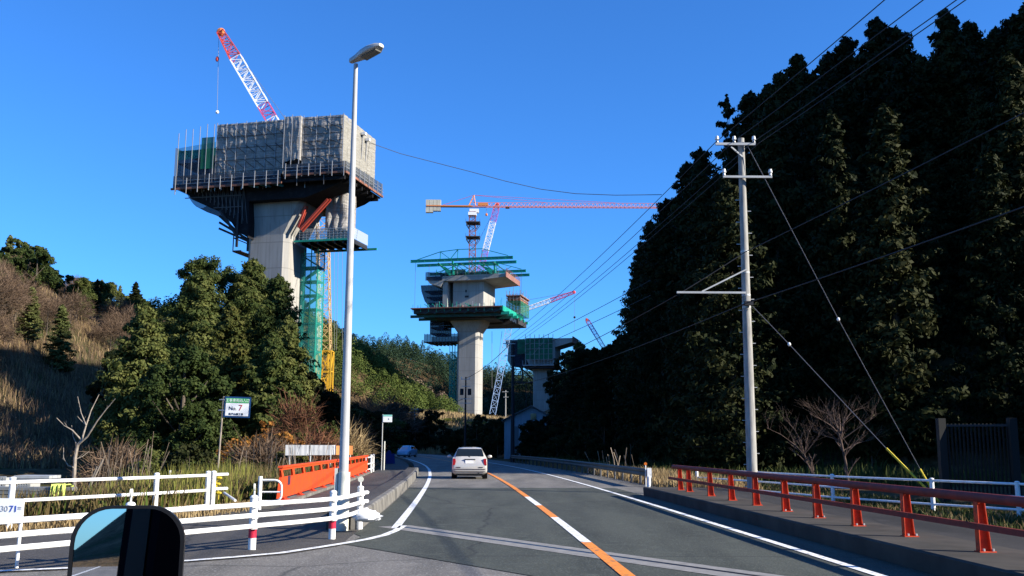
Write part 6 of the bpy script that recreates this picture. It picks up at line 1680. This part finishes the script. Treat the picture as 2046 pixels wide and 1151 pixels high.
# long corrugated board
Y5 = 42.5; a = P(570, 910, Y5); b = P(664, 908, Y5 + 1.5); zt = P(570, 889, Y5).z; zb_ = a.z
hb2 = thing('hoarding', 'long low board of grey corrugated steel with an orange end, on the river bank', 'hoarding', (a.x, a.y, H1(a.x, a.y)))
def corr(x0, y0, x1, y1, z0, z1, m, name):
    mb = MB(); n = max(4, int(math.hypot(x1 - x0, y1 - y0) / .12))
    for i in range(n + 1):
        t_ = i / n; o_ = .02 if i % 2 else -.02
        mb.v += [(x0 + (x1 - x0) * t_, y0 + (y1 - y0) * t_ + o_, z0), (x0 + (x1 - x0) * t_, y0 + (y1 - y0) * t_ + o_, z1)]
        if i: k = 2 * i; mb.f.append((k - 2, k, k + 1, k - 1))
    mb.build(name, m, hb2, origin=hb2.location)
c = P(705, 906, Y5 + 2)
gm = mat('corrugated_grey', (.3, .315, .34), .7, .0, col2=(.2, .215, .24), scale=2)
corr(a.x, a.y, (a.x + b.x) / 2, (a.y + b.y) / 2, zb_, zt, gm, 'sheet'); corr((a.x + b.x) / 2 + .02, (a.y + b.y) / 2, b.x, b.y, zb_ + .01, zt, gm, 'sheet')
corr(b.x + .01, b.y, b.x + .15, b.y, zb_ + .02, zt, M['white'], 'sheet'); corr(b.x + .16, b.y, c.x, c.y, zb_ + .02, zt - .02, mat('corrugated_orange', (.5, .2, .05), .6, col2=(.4, .16, .05), scale=3), 'sheet')
for f in (.05, .35, .65, .95): x = a.x + (c.x - a.x) * f; y = a.y + (c.y - a.y) * f + .16; MB().tube((x, y, H1(x, y) - .2), (x, y, zt - .1), .03).build('post', M['galv'], hb2, origin=hb2.location)
# D-shaped pipe gate end and small bits between the fences
e0 = P(518, 1006, 23.9); gate = thing('pipe_gate', 'white pipe frame with rounded right end between the fence and the orange parapet', 'gate', (e0.x, e0.y, e0.z)); W = .52
MB().tube((0, 0, -.3), (0, 0, .64), .05, n=12).build('post', M['white'], gate, smooth=True)
arc = [(.05, 0, .55), (W - .17, 0, .55)] + [(W - .17 + .17 * math.sin(t_), 0, .38 + .17 * math.cos(t_)) for t_ in np.linspace(.3, 1.57, 5)] + [(W, 0, .2)] + [(W - .15 + .15 * math.cos(t_), 0, .2 - .15 * math.sin(t_)) for t_ in np.linspace(.3, 1.57, 5)] + [(.05, 0, .05)]
MB().path(arc, .026, 8).build('frame', M['white'], gate, smooth=True); MB().tube((.05, 0, .27), (W, 0, .27), .02).build('crossbar', M['white'], gate)
e1 = G(473, 1010, -.2); MBp = MB().tube((e1.x, e1.y, -.6), (e1.x, e1.y, .5), .03, n=8).build('marker_post', M['galv'], origin=(e1.x, e1.y, -.2)); tag(MBp, 'thin grey stake in the weeds left of the white pipe gate', 'stake')
a_ = P(448, 985, 23.5); b_ = P(470, 1000, 22.5); st = MB().tube(a_, b_, .03, n=8).build('pole_stub', M['white'], origin=a_); tag(st, 'short white pole leaning in the weeds between the two left fences', 'pole')
yb = thing('insulator_rope', 'cluster of yellow rope guards hanging at the foot of the leaning signboard pole', 'rope guard', G(430, 1000, 0))
for px, py in ((437, 955), (434, 967), (428, 971), (436, 985)):
    p = P(px, py, 23.2); MB().ball(p, .05, 7, 5, 1.7, .8, .7).build('guard', M['yellow'], yb, origin=yb.location)
MB().path([P(437, 952, 23.2), P(430, 968, 23.2), P(437, 985, 23.2), P(436, 1003, 23.2)], .012, 5).build('rope', M['yellow'], yb, origin=yb.location)
pw = P(340, 940, 33); wpo = MB().tube((pw.x, pw.y, -.8), (pw.x, pw.y, pw.z), .035, n=8).build('marker_post', M['white'], origin=(pw.x, pw.y, -.8)); tag(wpo, 'white marker post among the tall weeds left of the leaning signboard', 'marker post')
for (x0, y0, x1, y1, lab) in ((176, 978, 194, 932, 'leaning dry cane nearer the bare tree at left'), (172, 988, 206, 918, 'longer leaning dry cane at the left edge of the pampas plumes')):
    a_ = P(x0, y0, 27); b_ = P(x1, y1, 27); cn = MB().tube(a_, b_, .03, .018, n=6).build('dry_cane', M['palebark'], origin=a_); tag(cn, lab, 'cane')
# steel stack on the bank at far left
Y6 = 36.0
ss_ = thing('steel_stack', 'stack of long grey steel beams lying on the bank at far left', 'steel beams', P(60, 1003, Y6)); o = ss_.location.copy()
xa = P(-60, 990, Y6).x; xb = P(125, 990, Y6).x; z0 = P(60, 1003, Y6).z
for k in range(4):
    MB().box(xa, xb + .4 * (k % 2), Y6 - .3 + k * .02, Y6 + .3, z0 + .14 * k, z0 + .14 * k + .11).build('beam', mat('stack_grey' + str(k), (.16 + .05 * (k % 2), .17 + .05 * (k % 2), .17 + .05 * (k % 2)), .6, .2), ss_, origin=o)
xc_ = P(62, 990, Y6 + 2).x
for k in range(2): MB().box(P(38, 980, Y6 + 3).x, P(128 - 20 * k, 980, Y6 + 3).x, Y6 + 2.5, Y6 + 3.5, z0 + .6 + .14 * k, z0 + .71 + .14 * k).build('beam', M['galv'], ss_, origin=o)
cg = thing('steel_cage', 'grey steel mesh crate behind the stacked beams at far left', 'crate', P(48, 985, Y6 + 4)); o = cg.location.copy()
x0, x1 = P(35, 970, Y6 + 4).x, P(60, 970, Y6 + 4).x; za, zb2 = P(48, 985, Y6 + 4).z, P(48, 960, Y6 + 4).z; mb = MB()
for i in range(6): x = x0 + (x1 - x0) * i / 5; mb.bar((x, Y6 + 4, za), (x, Y6 + 4, zb2), .03); mb.bar((x0, Y6 + 4, za + (zb2 - za) * i / 5), (x1, Y6 + 4, za + (zb2 - za) * i / 5), .03)
mb.build('frame', M['galv'], cg, origin=o); MB().box(x0 + .02, x1 - .02, Y6 + 4.05, Y6 + 4.9, za, zb2 - .05).build('load', mat('grey_load', (.35, .35, .33), .8), cg, origin=o)
c2_ = copy_tree(cg, cg.location + Vector((-1.4, .8, .12)), label='grey steel mesh crate at the very left edge of the photo, taller looking')
xg = P(112, 995, Y6 - .5); ys_ = thing('cover_sheet', 'yellow green plastic sheet over the end of the stacked steel beams', 'sheet', xg)
mb = MB(); n = 10
for i in range(n + 1):
    x = P(99 + 29 * i / n, 990, Y6 - .4).x
    for j, (yy_, zz) in enumerate(((Y6 + .35, z0 + .3), (Y6 + .3, z0 + .62), (Y6 - .33, z0 + .62), (Y6 - .42, z0 + .05))): mb.v.append((x, yy_ + .04 * math.sin(i * 2.1), zz + .03 * math.sin(i * 1.7 + j)))
for i in range(n):
    for j in range(3): q = i * 4 + j; mb.f.append((q, q + 4, q + 5, q + 1))
mb.build('sheet', mat('lime_sheet', (.5, .58, .12), .5), ys_, origin=ys_.location)
# blue banner figure by the bend
p = P(777, 914, 78); bb = thing('banner', 'dark blue upright banner on a stand at the far end of the footpath', 'banner', (p.x, p.y, 0))
mb = MB(); mb.prism([(-.4, 0.05), (.5, 0.05), (.42, .9), (.2, .82), (.12, 1.1), (-.1, 1.1), (-.22, .85), (-.45, .9)], -.03, .03, 'y'); mb.build('cloth', mat('banner_blue', (.01, .03, .18), .7), bb); MB().tube((0, .05, 0), (0, .05, 1.15), .02).build('stand', M['galv'], bb)

# ---------------------------------------------------------------- poles and wires
def util_pole(name, label, base, h, r0, r1, m, arms, steps=False, group=None):
    t = thing(name, label, 'utility pole', base, group=group); o = Vector((0, 0, 0))
    MB().tube((0, 0, -.5), (0, 0, h), r0, r1, n=16).build('pole', M[m], t, smooth=True)
    for z, x0, x1, ins, w in arms:
        a = MB().box(x0, x1, -r0 - .08, -r0, z - w * .4, z + w * .4).build('crossarm', M['galv'], t)
        for xi in ins:
            mb = MB(); mb.tube((xi, -r0 - .05, z + w / 2), (xi, -r0 - .05, z + w / 2 + .1), .05, .04, n=8); mb.tube((xi, -r0 - .05, z + w / 2 + .1), (xi, -r0 - .05, z + w / 2 + .22), .075, .05, n=8)
            mb.build('insulator', M['white'], a)
    return t
pb = P(1504, 984, 32); zt_ = P(1487, 277, 32).z; base = Vector((pb.x, pb.y, -.1)); H_ = zt_ + .1
def zz_(py, px=1490): return P(px, py, 32).z + .1
def xx_(px, py): return P(px, py, 32).x - base.x
up = util_pole('utility_pole', 'tall pale concrete utility pole behind the right railing', base, H_, .18, .11, 'poleconc',
    [(zz_(292), xx_(1427, 292), xx_(1506, 292), [xx_(1430, 290), xx_(1464, 290), xx_(1503, 290)], .1), (zz_(357), xx_(1442, 357), xx_(1539, 357), [xx_(1444, 357), xx_(1536, 357)], .09), (zz_(587), xx_(1350, 587), xx_(1487, 587), [], .08)])
mb = MB(); mb.bar((xx_(1458, 297), -.2, zz_(297)), (0, -.15, zz_(316)), .045); mb.build('arm_brace', M['galv'], up)
mb = MB(); mb.bar((xx_(1400, 585), -.2, zz_(585)), (0, -.15, zz_(540)), .045); mb.build('arm_brace', M['galv'], up)
for k, py in enumerate(range(400, 980, 22)):
    s_ = 1 if k % 2 else -1
    z = zz_(py); MB().bar((s_ * .12, 0, z), (s_ * .26, 0, z), .022).build('step_bolt', M['galv'], up)
for py in (503, 545, 590, 607, 614): MB().tube((0, 0, zz_(py) - .03), (0, 0, zz_(py) + .03), .172 - (zz_(py) / H_) * .05, n=16).build('band', M['galv'], up)
MB().box(-.12, .16, -.3, -.16, zz_(612), zz_(604)).build('cable_clamp', M['dark'], up)
Bp = P(1024, 905, 92); zB_ = P(1024, 682, 92).z
ub = util_pole('utility_pole', 'dark slender utility pole in front of the far pier and the shed', Vector((Bp.x, Bp.y, -.1)), zB_ + .1, .2, .12, 'dark', [(zB_ - .15, -.95, .2, [], .1), (zB_ - 1.3, -.8, .2, [], .09)])  # dark steel colour stands in for the shade on this pole
pc = P(929, 895, 140); zc_ = P(929, 753, 140).z
u3 = util_pole('utility_pole', 'dark utility pole with transformers in front of the middle pier', Vector((pc.x, pc.y, H1(pc.x, pc.y))), zc_ - H1(pc.x, pc.y), .17, .1, 'dark', [(zc_ - .3, -.7, .6, [-.6, .5], .1), (zc_ - 3.1, -.9, 1.0, [], .1), (zc_ - 3.7, -.8, .9, [], .1), (zc_ - 1.3, -.6, .7, [], .1)])
hb_ = zc_ - H1(pc.x, pc.y)
for x in (-.55, .55): MB().tube((x, -.1, hb_ - 2.6), (x, -.1, hb_ - 1.7), .26, n=10).build('transformer', M['dark'], u3)
pd = P(827, 905, 195); zd = P(827, 814, 195).z
util_pole('utility_pole', 'pale utility pole at the bend beside the small distant car', Vector((pd.x, pd.y, 0)), zd, .16, .1, 'poleconc', [(zd - .4, -.8, .8, [-.6, .6], .1), (zd - 1.0, -1.0, 1.0, [], .12), (zd - 1.5, -.6, .6, [], .1)])
pe = P(1010, 832, 262); ze = P(1010, 780, 262).z; hg = P(1010, 832, 262).z
util_pole('utility_pole', 'small white utility pole above the shed roof, right of the middle pier', Vector((pe.x, pe.y, hg - .5)), ze - hg + .5, .2, .14, 'poleconc', [(ze - hg + .1, -.9, .7, [], .14), (ze - hg - 1.3, -.6, .8, [], .14)])
pf = P(722, 900, 160); zf = P(722, 822, 160).z
util_pole('utility_pole', 'faint utility pole among the trees right of the street lamp pole', Vector((pf.x, pf.y, 0)), zf, .15, .1, 'dark', [(zf - .3, -.8, .9, [-.5, .5], .1), (zf - .9, -.7, .8, [], .1)])
def wire(label, pts, r=.014, sag=.35, cat='cable'):
    t = thing('overhead_wire', label, cat, pts[0]); full = []
    for i in range(len(pts) - 1):
        a, b = Vector(pts[i]), Vector(pts[i + 1]); n = 14
        for k in range(n + (i == len(pts) - 2)): u = k / n; full.append(a.lerp(b, u) - Vector((0, 0, sag * 4 * u * (1 - u) * (b - a).length / 60)))
    MB().path(full, r, 5).build('strand', M['wire'], t, origin=t.location)
    return t
A1 = P(1430, 284, 31.8); A2_ = P(1464, 284, 31.8); A3 = P(1503, 285, 31.8)
def behind(pA, px, Y): q = P(px, 0, Y); return pA + (q - pA) * 3.4
N1 = behind(A1, 1750, 21.3); N2 = behind(A2_, 1825, 21.3); N3 = behind(A3, 1890, 21.3)
Btop = Vector((Bp.x, Bp.y, zB_))
wire('overhead wire on the left insulator of the concrete pole, highest of the three', [N1, A1, Btop + Vector((-.8, 0, .1))])
wire('overhead wire on the middle insulator of the concrete pole', [N2, A2_, Btop + Vector((-.1, 0, .1))])
wire('overhead wire on the right insulator of the concrete pole', [N3, A3, Btop + Vector((.2, 0, 0))])
wire('second overhead wire beside the right one, crossing the sky at upper right', [N3 + Vector((.25, 0, .1)), A3 + Vector((.25, 0, .0)), Btop + Vector((.5, 0, -.1))])
C1 = P(1487, 607, 31.7); C2 = P(1490, 503, 31.7)
wire('thick communication cable crossing the dark forest at the height of the long lower arm', [P(2046, 392, 18.5) + (P(2046, 392, 18.5) - C1) * 2, C1, Vector((Bp.x, Bp.y, P(1024, 770, 92).z))], .02)
wire('communication cable passing the concrete pole above the long lower arm', [P(2046, 205, 18.5) + (P(2046, 205, 18.5) - C2) * 2, C2, P(1352, 590, 31.8), Vector((Bp.x, Bp.y, P(1024, 745, 92).z))], .016)
wire('thin wire from the far utility pole rising towards the dark forest', [Btop + Vector((-.5, 0, -1.2)), P(1300, 560, 60)], .02, .2)
wire('lowest thin wire from the far utility pole towards the dark forest', [Btop + Vector((.1, 0, -1.5)), P(1300, 590, 60)], .02, .2)
wire('wire strung between the far utility pole and the pole with transformers', [Btop + Vector((-.3, 0, -.3)), Vector((pc.x, pc.y, zc_ - .2))], .03, .5)
wire('wire running on from the pole with transformers to the pole at the bend', [Vector((pc.x, pc.y, zc_ - 3)), Vector((pd.x, pd.y, zd - .5))], .035, .5)
# guy wires with white insulators and yellow sleeves
def guy(label, top, ins, slv_top, foot):
    t = thing('guy_wire', label, 'guy wire', foot)
    MB().path([top, ins, slv_top, foot], .013, 5).build('strand', M['rope'], t, origin=foot)
    MB().ball(ins, .055, 8, 6, 1, 1, 1.2).build('insulator', M['white'], t, origin=foot)
    MB().tube(slv_top, foot, .035, n=8).build('sleeve', M['yellow'], t, origin=foot)
guy('guy wire from the top of the concrete pole to the ground at right', P(1494, 292, 31.8), P(1675, 638, 31.6), P(1838, 937, 31.4), P(1860, 975, 31.3))
guy('guy wire from the middle of the concrete pole, long yellow sleeve at its foot', P(1504, 612, 31.8), P(1577, 688, 31), P(1771, 896, 29), P(1880, 1006, 28.0))
# dark slatted gate on the right
q = G(1890, 1008); q2 = G(2034, 1012); gt = thing('slatted_gate', 'tall dark slatted steel gate between two posts at the right edge', 'gate', (q.x, q.y, 0)); o = gt.location.copy()
hgt = P(1890, 836, q.y).z
dg_ = mat('gate_grey', (.012, .013, .012), .7)
for v in (q, q2): MB().box(v.x - .1, v.x + .1, v.y - .1, v.y + .1, 0, hgt).build('post', dg_, gt, origin=o)
mb = MB()
for k in range(17): p = Vector((q.x, q.y, 0)).lerp(Vector((q2.x, q2.y, 0)), (k + .7) / 18); mb.box(p.x - .02, p.x + .02, p.y - .02, p.y + .02, .25, hgt - .15)
mb.build('slats', mat('gate_slat', (.008, .009, .008), .8), gt, origin=o)
for z in (.3, hgt - .2): MB().bar((q.x, q.y, z), (q2.x, q2.y, z), .06).build('gate_rail', M['dark'], gt, origin=o)

# ---------------------------------------------------------------- shed, embankment rail
ys0 = 118.0; a = P(1008, 838, ys0); b = P(1062, 811, ys0); c = P(1108, 836, ys0); zg_ = P(1030, 893, ys0).z
sh = thing('shed', 'pale blue grey gabled shed in the shade beside the road ahead', 'shed', (a.x, ys0, H1(a.x, ys0) - .2)); o = sh.location.copy()
zl_ = a.z - .1; zr_ = b.z - .1; zc2 = c.z - .1
mb = MB(); mb.prism([(a.x, o.z), (c.x, o.z), (c.x, zc2), (b.x, zr_), (a.x, zl_)], ys0, ys0 + 9, 'y')
mb.build('wall', mat('shed_wall', (.26, .32, .38), .7, col2=(.2, .25, .3), scale=1.2, stretch=(3, 3, .4)), sh, origin=o)
rf = MB(); rf.bar((a.x - .35, ys0 + 4.4, zl_ - .1 + .06), (b.x, ys0 + 4.4, zr_ + .1), 9.8, .1); rf.build('roof', mat('shed_roof', (.12, .12, .13), .6), sh, origin=o)
rf = MB(); rf.bar((b.x, ys0 + 4.4, zr_ + .1), (c.x + .35, ys0 + 4.4, zc2 - .1), 9.8, .1); rf.build('roof', mat('shed_roof2', (.12, .12, .13), .6), sh, origin=o)
w0 = P(1060, 826, ys0); MB().box(w0.x, w0.x + .7, ys0 - .03, ys0 - .004, w0.z - .75, w0.z).build('window', M['glass'], sh, origin=o)
d0 = P(1028, 852, ys0); MB().box(d0.x, d0.x + .5, ys0 - .03, ys0 - .004, o.z + .3, d0.z).build('door', mat('shed_door', (.12, .14, .16), .6), sh, origin=o)
MB().box(a.x - .02, a.x + .02, ys0 + .1, ys0 + 8.9, o.z, zl_ - .2).build('side_cladding', mat('shed_side', (.4, .36, .28), .8), sh, origin=o)
er = thing('path_railing', 'thin grey handrail climbing the embankment path above the silver car', 'railing', P(928, 896, 150)); o = er.location.copy()
pts = [P(928, 893, 150), P(940, 875, 170), P(952, 858, 190), P(958, 848, 205)]
for dz in (0, -.55): MB().path([p + Vector((0, 0, dz)) for p in pts], .06, 5).build('rail', M['galv'], er, origin=o)
for i in range(10):
    t_ = i / 9 * 2.999; k = int(t_); p = pts[k].lerp(pts[min(3, k + 1)], t_ - k); MB().bar(p, p - Vector((0, 0, 1.0)), .06).build('post', M['galv'], er, origin=o)

# ---------------------------------------------------------------- cars
def car(name, label, paint, loc, rz, detail=True):
    t = thing(name, label, 'car', loc, rz)
    # stations along y from the rear (0) to the nose: (y, half width, z bottom, z belt, half width at roof, z roof)
    st = [(0.0, .70, .36, .60, .62, .66), (.03, .78, .27, .66, .70, .80), (.10, .81, .22, .90, .74, .93), (.20, .815, .2, .97, .67, 1.06), (.34, .82, .2, .97, .62, 1.26), (.50, .825, .2, .96, .58, 1.385), (.80, .83, .2, .95, .575, 1.42), (1.4, .83, .2, .94, .575, 1.44), (2.0, .83, .2, .93, .57, 1.43), (2.4, .83, .2, .92, .58, 1.34), (2.75, .825, .2, .90, .63, 1.12), (3.0, .82, .2, .88, .70, .93), (3.35, .80, .2, .8, .66, .84), (3.6, .75, .24, .68, .62, .74), (3.7, .66, .32, .6, .5, .62)]
    mb = MB(); n = 0
    for y, w, zb, zbe, wr, zr in st:
        half = [(w * .82, zb), (w * .97, zb + .06), (w, zb + .18), (w, (zb + zbe) / 2 + .08), (w * .985, zbe - .04), (w * .955, zbe), (wr, zr - .06), (wr * .9, zr - .015), (wr * .5, zr + .012)]
        ring = half + [(-x, z) for x, z in reversed(half)]
        n = len(ring); mb.v += [(x, y, z) for x, z in ring]
    for i in range(len(st) - 1):
        for k in range(n): mb.f.append((i * n + k, i * n + (k + 1) % n, (i + 1) * n + (k + 1) % n, (i + 1) * n + k))
    mb.f.append(tuple(reversed(range(n)))); mb.f.append(tuple((len(st) - 1) * n + k for k in range(n)))
    body = mb.build('body', paint, t, smooth=True)
    g = M['glass']
    # windows set just proud of the shell
    MB().add([(-.66, .165, 1.03), (.66, .165, 1.03), (.60, .325, 1.265), (-.60, .325, 1.265), (.54, .462, 1.372), (-.54, .462, 1.372)], [(0, 1, 2, 3), (3, 2, 4, 5)]).build('rear_window', g, t)
    for s_ in (-1, 1):
        MB().add([(s_ * .79, .45, .99), (s_ * .79, 2.45, .96), (s_ * .6, 2.1, 1.35), (s_ * .6, .62, 1.34)], [(0, 1, 2, 3) if s_ > 0 else (3, 2, 1, 0)]).build('side_window', g, t)
        lt = MB().prism([(s_ * .785, .62), (s_ * .68, .64), (s_ * .64, .78), (s_ * .66, .92), (s_ * .775, .93)], -.005, .12, 'y').build('tail_light', mat('tail_red', (.3, .01, .015), .25), t)
        for y in (.62, 3.02):
            wh = MB().tube((s_ * .6, y, .29), (s_ * .83, y, .29), .29, n=24).build('tyre', M['black'], t, smooth=True)
            MB().tube((s_ * .831, y, .29), (s_ * .835, y, .29), .18, n=20).build('rim', M['galv'], wh)
        mb = MB().ball((s_ * .98, 2.35, 1.0), .1, 10, 8, 1.1, .55, .75); mr = mb.build('wing_mirror', paint, t, smooth=True)
        MB().box(s_ * .52 - .1, s_ * .52 + .1, -.022, .0, .515, .545).build('reflector', M['dark'], t)
    MB().add([(-.62, 2.83, .98), (.62, 2.83, .98), (.56, 2.42, 1.33), (-.56, 2.42, 1.33)], [(3, 2, 1, 0)]).build('windscreen', g, t)
    MB().box(-.74, .74, -.03, .02, .44, .455).box(-.72, .72, -.035, .02, .34, .35).build('bumper_trim', M['dark'], t)
    MB().box(-.2, .2, -.004, .02, .70, .865).build('number_plate', M['white'], t)
    MB().box(-.24, .26, -.02, .06, .872, .91).build('plate_lamp_bar', M['dark'], t)
    MB().bar((.02, .13, 1.0), (-.14, .2, .955 + .1), .02).build('wiper', M['dark'], t)
    MB().tube((.42, -.02, .24), (.42, .2, .24), .04, n=10).build('exhaust', M['dark'], t, smooth=True)
    MB().box(-.6, .6, .1, 3.5, .14, .22).build('underbody', M['black'], t)
    if detail:
        mb = MB().ball((.34, 1.55, 1.15), .11, 10, 8); 
    return t
def paint(name, c):
    return mat(name, c, .28, .15, spec=.5, coat=.6)
cp = P(938, 958, 44.0); cp = G(938, 957.5)
car('hatchback', 'silver hatchback driving ahead in the left lane', paint('pearl_silver', (.5, .48, .44)), (cp.x, cp.y, .01), R(2.5))
cq = G(822, 913.0)
car('distant_car', 'tiny pale blue car far ahead at the bend of the road', paint('pale_blue', (.3, .45, .6)), (float(xc(128)) - 1.6 , 128, .01), R(168), False)

# ---------------------------------------------------------------- our own van: side panel and the mirror on its corner
van = thing('van', 'dark van whose black rounded side mirror stands at the lower left', 'van', (-0.9, -1.2, 0))
vo = van.location.copy()
mb = MB(); sec = [(-.50, .35), (-.54, .7), (-.52, 1.1), (-.47, 1.95), (-.36, 1.98), (-.33, 1.1), (-.34, .7), (-.34, .35)]
mb.prism(sec, -4.6, .55, 'y'); mb.build('side_panel', mat('van_navy', (.004, .004, .006), 1.0, spec=0.0), van, origin=vo)
mb = MB(); mb.prism([(-.912, 1.18), (-.895, 1.18), (-.845, 1.8), (-.862, 1.8)], -2.2, -.3, 'y'); 
mb = MB(); mb.add([(-.523, -2.2, 1.15), (-.523, .2, 1.15), (-.483, -.1, 1.82), (-.483, -2.2, 1.82)], [(0, 1, 2, 3)]); mb.build('side_window', mat('van_glass', (.003, .004, .006), .9, spec=.02), van, origin=vo)
MB().box(-.56, -.53, -.9, -.7, .95, .99).build('door_handle', M['black'], van, origin=vo)
MC = P(253, 1118, 1.55)   # middle of the mirror
w_, h_ = 228 / 1950 * 1.43, 215 / 1950 * 1.47
TILT = R(-1.5)
def mir_outline(w, h, r):
    pts = []
    for cx_, cz_, a0 in ((w / 2 - r, h / 2 - r, 0), (-w / 2 + r, h / 2 - r, 90), (-w / 2 + r * .6, -h / 2 + r * .6, 180), (w / 2 - r * .6, -h / 2 + r * .6, 270)):
        rr = r if a0 < 180 else r * .6
        for k in range(9): a_ = R(a0 + 90 * k / 8); pts.append((cx_ + rr * math.cos(a_), cz_ + rr * math.sin(a_)))
    return pts
E_ = bpy.data.objects.new('side_mirror', None); COL.objects.link(E_); E_.parent = van
E_.location = MC - vo
# face the mirror so that it shows the road behind on the left and the van's own flank on the right
VDIR = (Vector((0, 0, CAMZ)) - MC).normalized(); RDIR = Vector((0.022, -1.0, -0.01)).normalized()
nm_ = (VDIR + RDIR).normalized()
E_.rotation_euler = (0, 0, 0); bpy.context.view_layer.update()
q_ = (-nm_).to_track_quat('Y', 'Z'); E_.rotation_mode = 'QUATERNION'; E_.rotation_quaternion = q_
ol = mir_outline(w_, h_, .055)
ho = MB(); n = len(ol)
for s_, y in ((1.0, -.002), (1.0, .012), (.97, .03), (.8, .055), (.45, .07)):
    ho.v += [(x * s_, y, z * s_) for x, z in ol]
for i in range(4):
    for k in range(n): ho.f.append((i * n + k, i * n + (k + 1) % n, (i + 1) * n + (k + 1) % n, (i + 1) * n + k))
ho.f.append(tuple(4 * n + k for k in range(n)))
ol2 = [(x * .93, z * .94) for x, z in ol]; b_ = len(ho.v); ho.v += [(x, -.002, z) for x, z in ol2]; 
for k in range(n): ho.f.append((k, b_ + k, b_ + (k + 1) % n, (k + 1) % n))
E_mesh = ho.build('mirror_housing', M['black'], None, smooth=True); E_mesh.parent = E_
gl = MB(); gl.v = [(x, .0, z) for x, z in ol2]; gl.f = [tuple(range(n))]
mm, nt, bsdf = new_mat('mirror_glass'); bsdf.inputs['Base Color'].default_value = (.75, .77, .8, 1); bsdf.inputs['Metallic'].default_value = 1; bsdf.inputs['Roughness'].default_value = .01
gg = gl.build('mirror_glass', mm, None); gg.parent = E_
ar = MB().path([(.02, .05, -h_ / 2 + .03), (.04, .06, -h_ / 2 - .12), (.1, .0, -h_ / 2 - .3)], .014, 8).build('mirror_arm', M['black'], None, smooth=True); ar.parent = E_

# unseen trees added right of the picture to shade the verge
for k in range(17):
    y = -8 + k * 3.3; x = 25.5 + rg.uniform(-1.2, 1.2) + (k % 2) * 2.0
    if x / max(y, .1) < .56 and y > 0: continue
    plant(cedars, x, y, (x - 8.2) * .49, 20, 2.0, label='unseen low cedar in the row added to shade the right verge', group='added cedars shading the right verge')
pl3 = []  # more unseen cedars, added on the hill that shades the forest
n = 0
while n < 26:
    y = rg.uniform(-25, 60); x = rg.uniform(36, 90)
    if y > 0 and x / y < .62: continue
    if any((x - a) ** 2 + (y - b) ** 2 < 60 for a, b in pl3): continue
    plant(cedars, x, y, 3.6, 20, 4.0, label='unseen low cedar added on the slope that shades the right forest', group='added cedars on the shading slope'); pl3.append((x, y)); n += 1
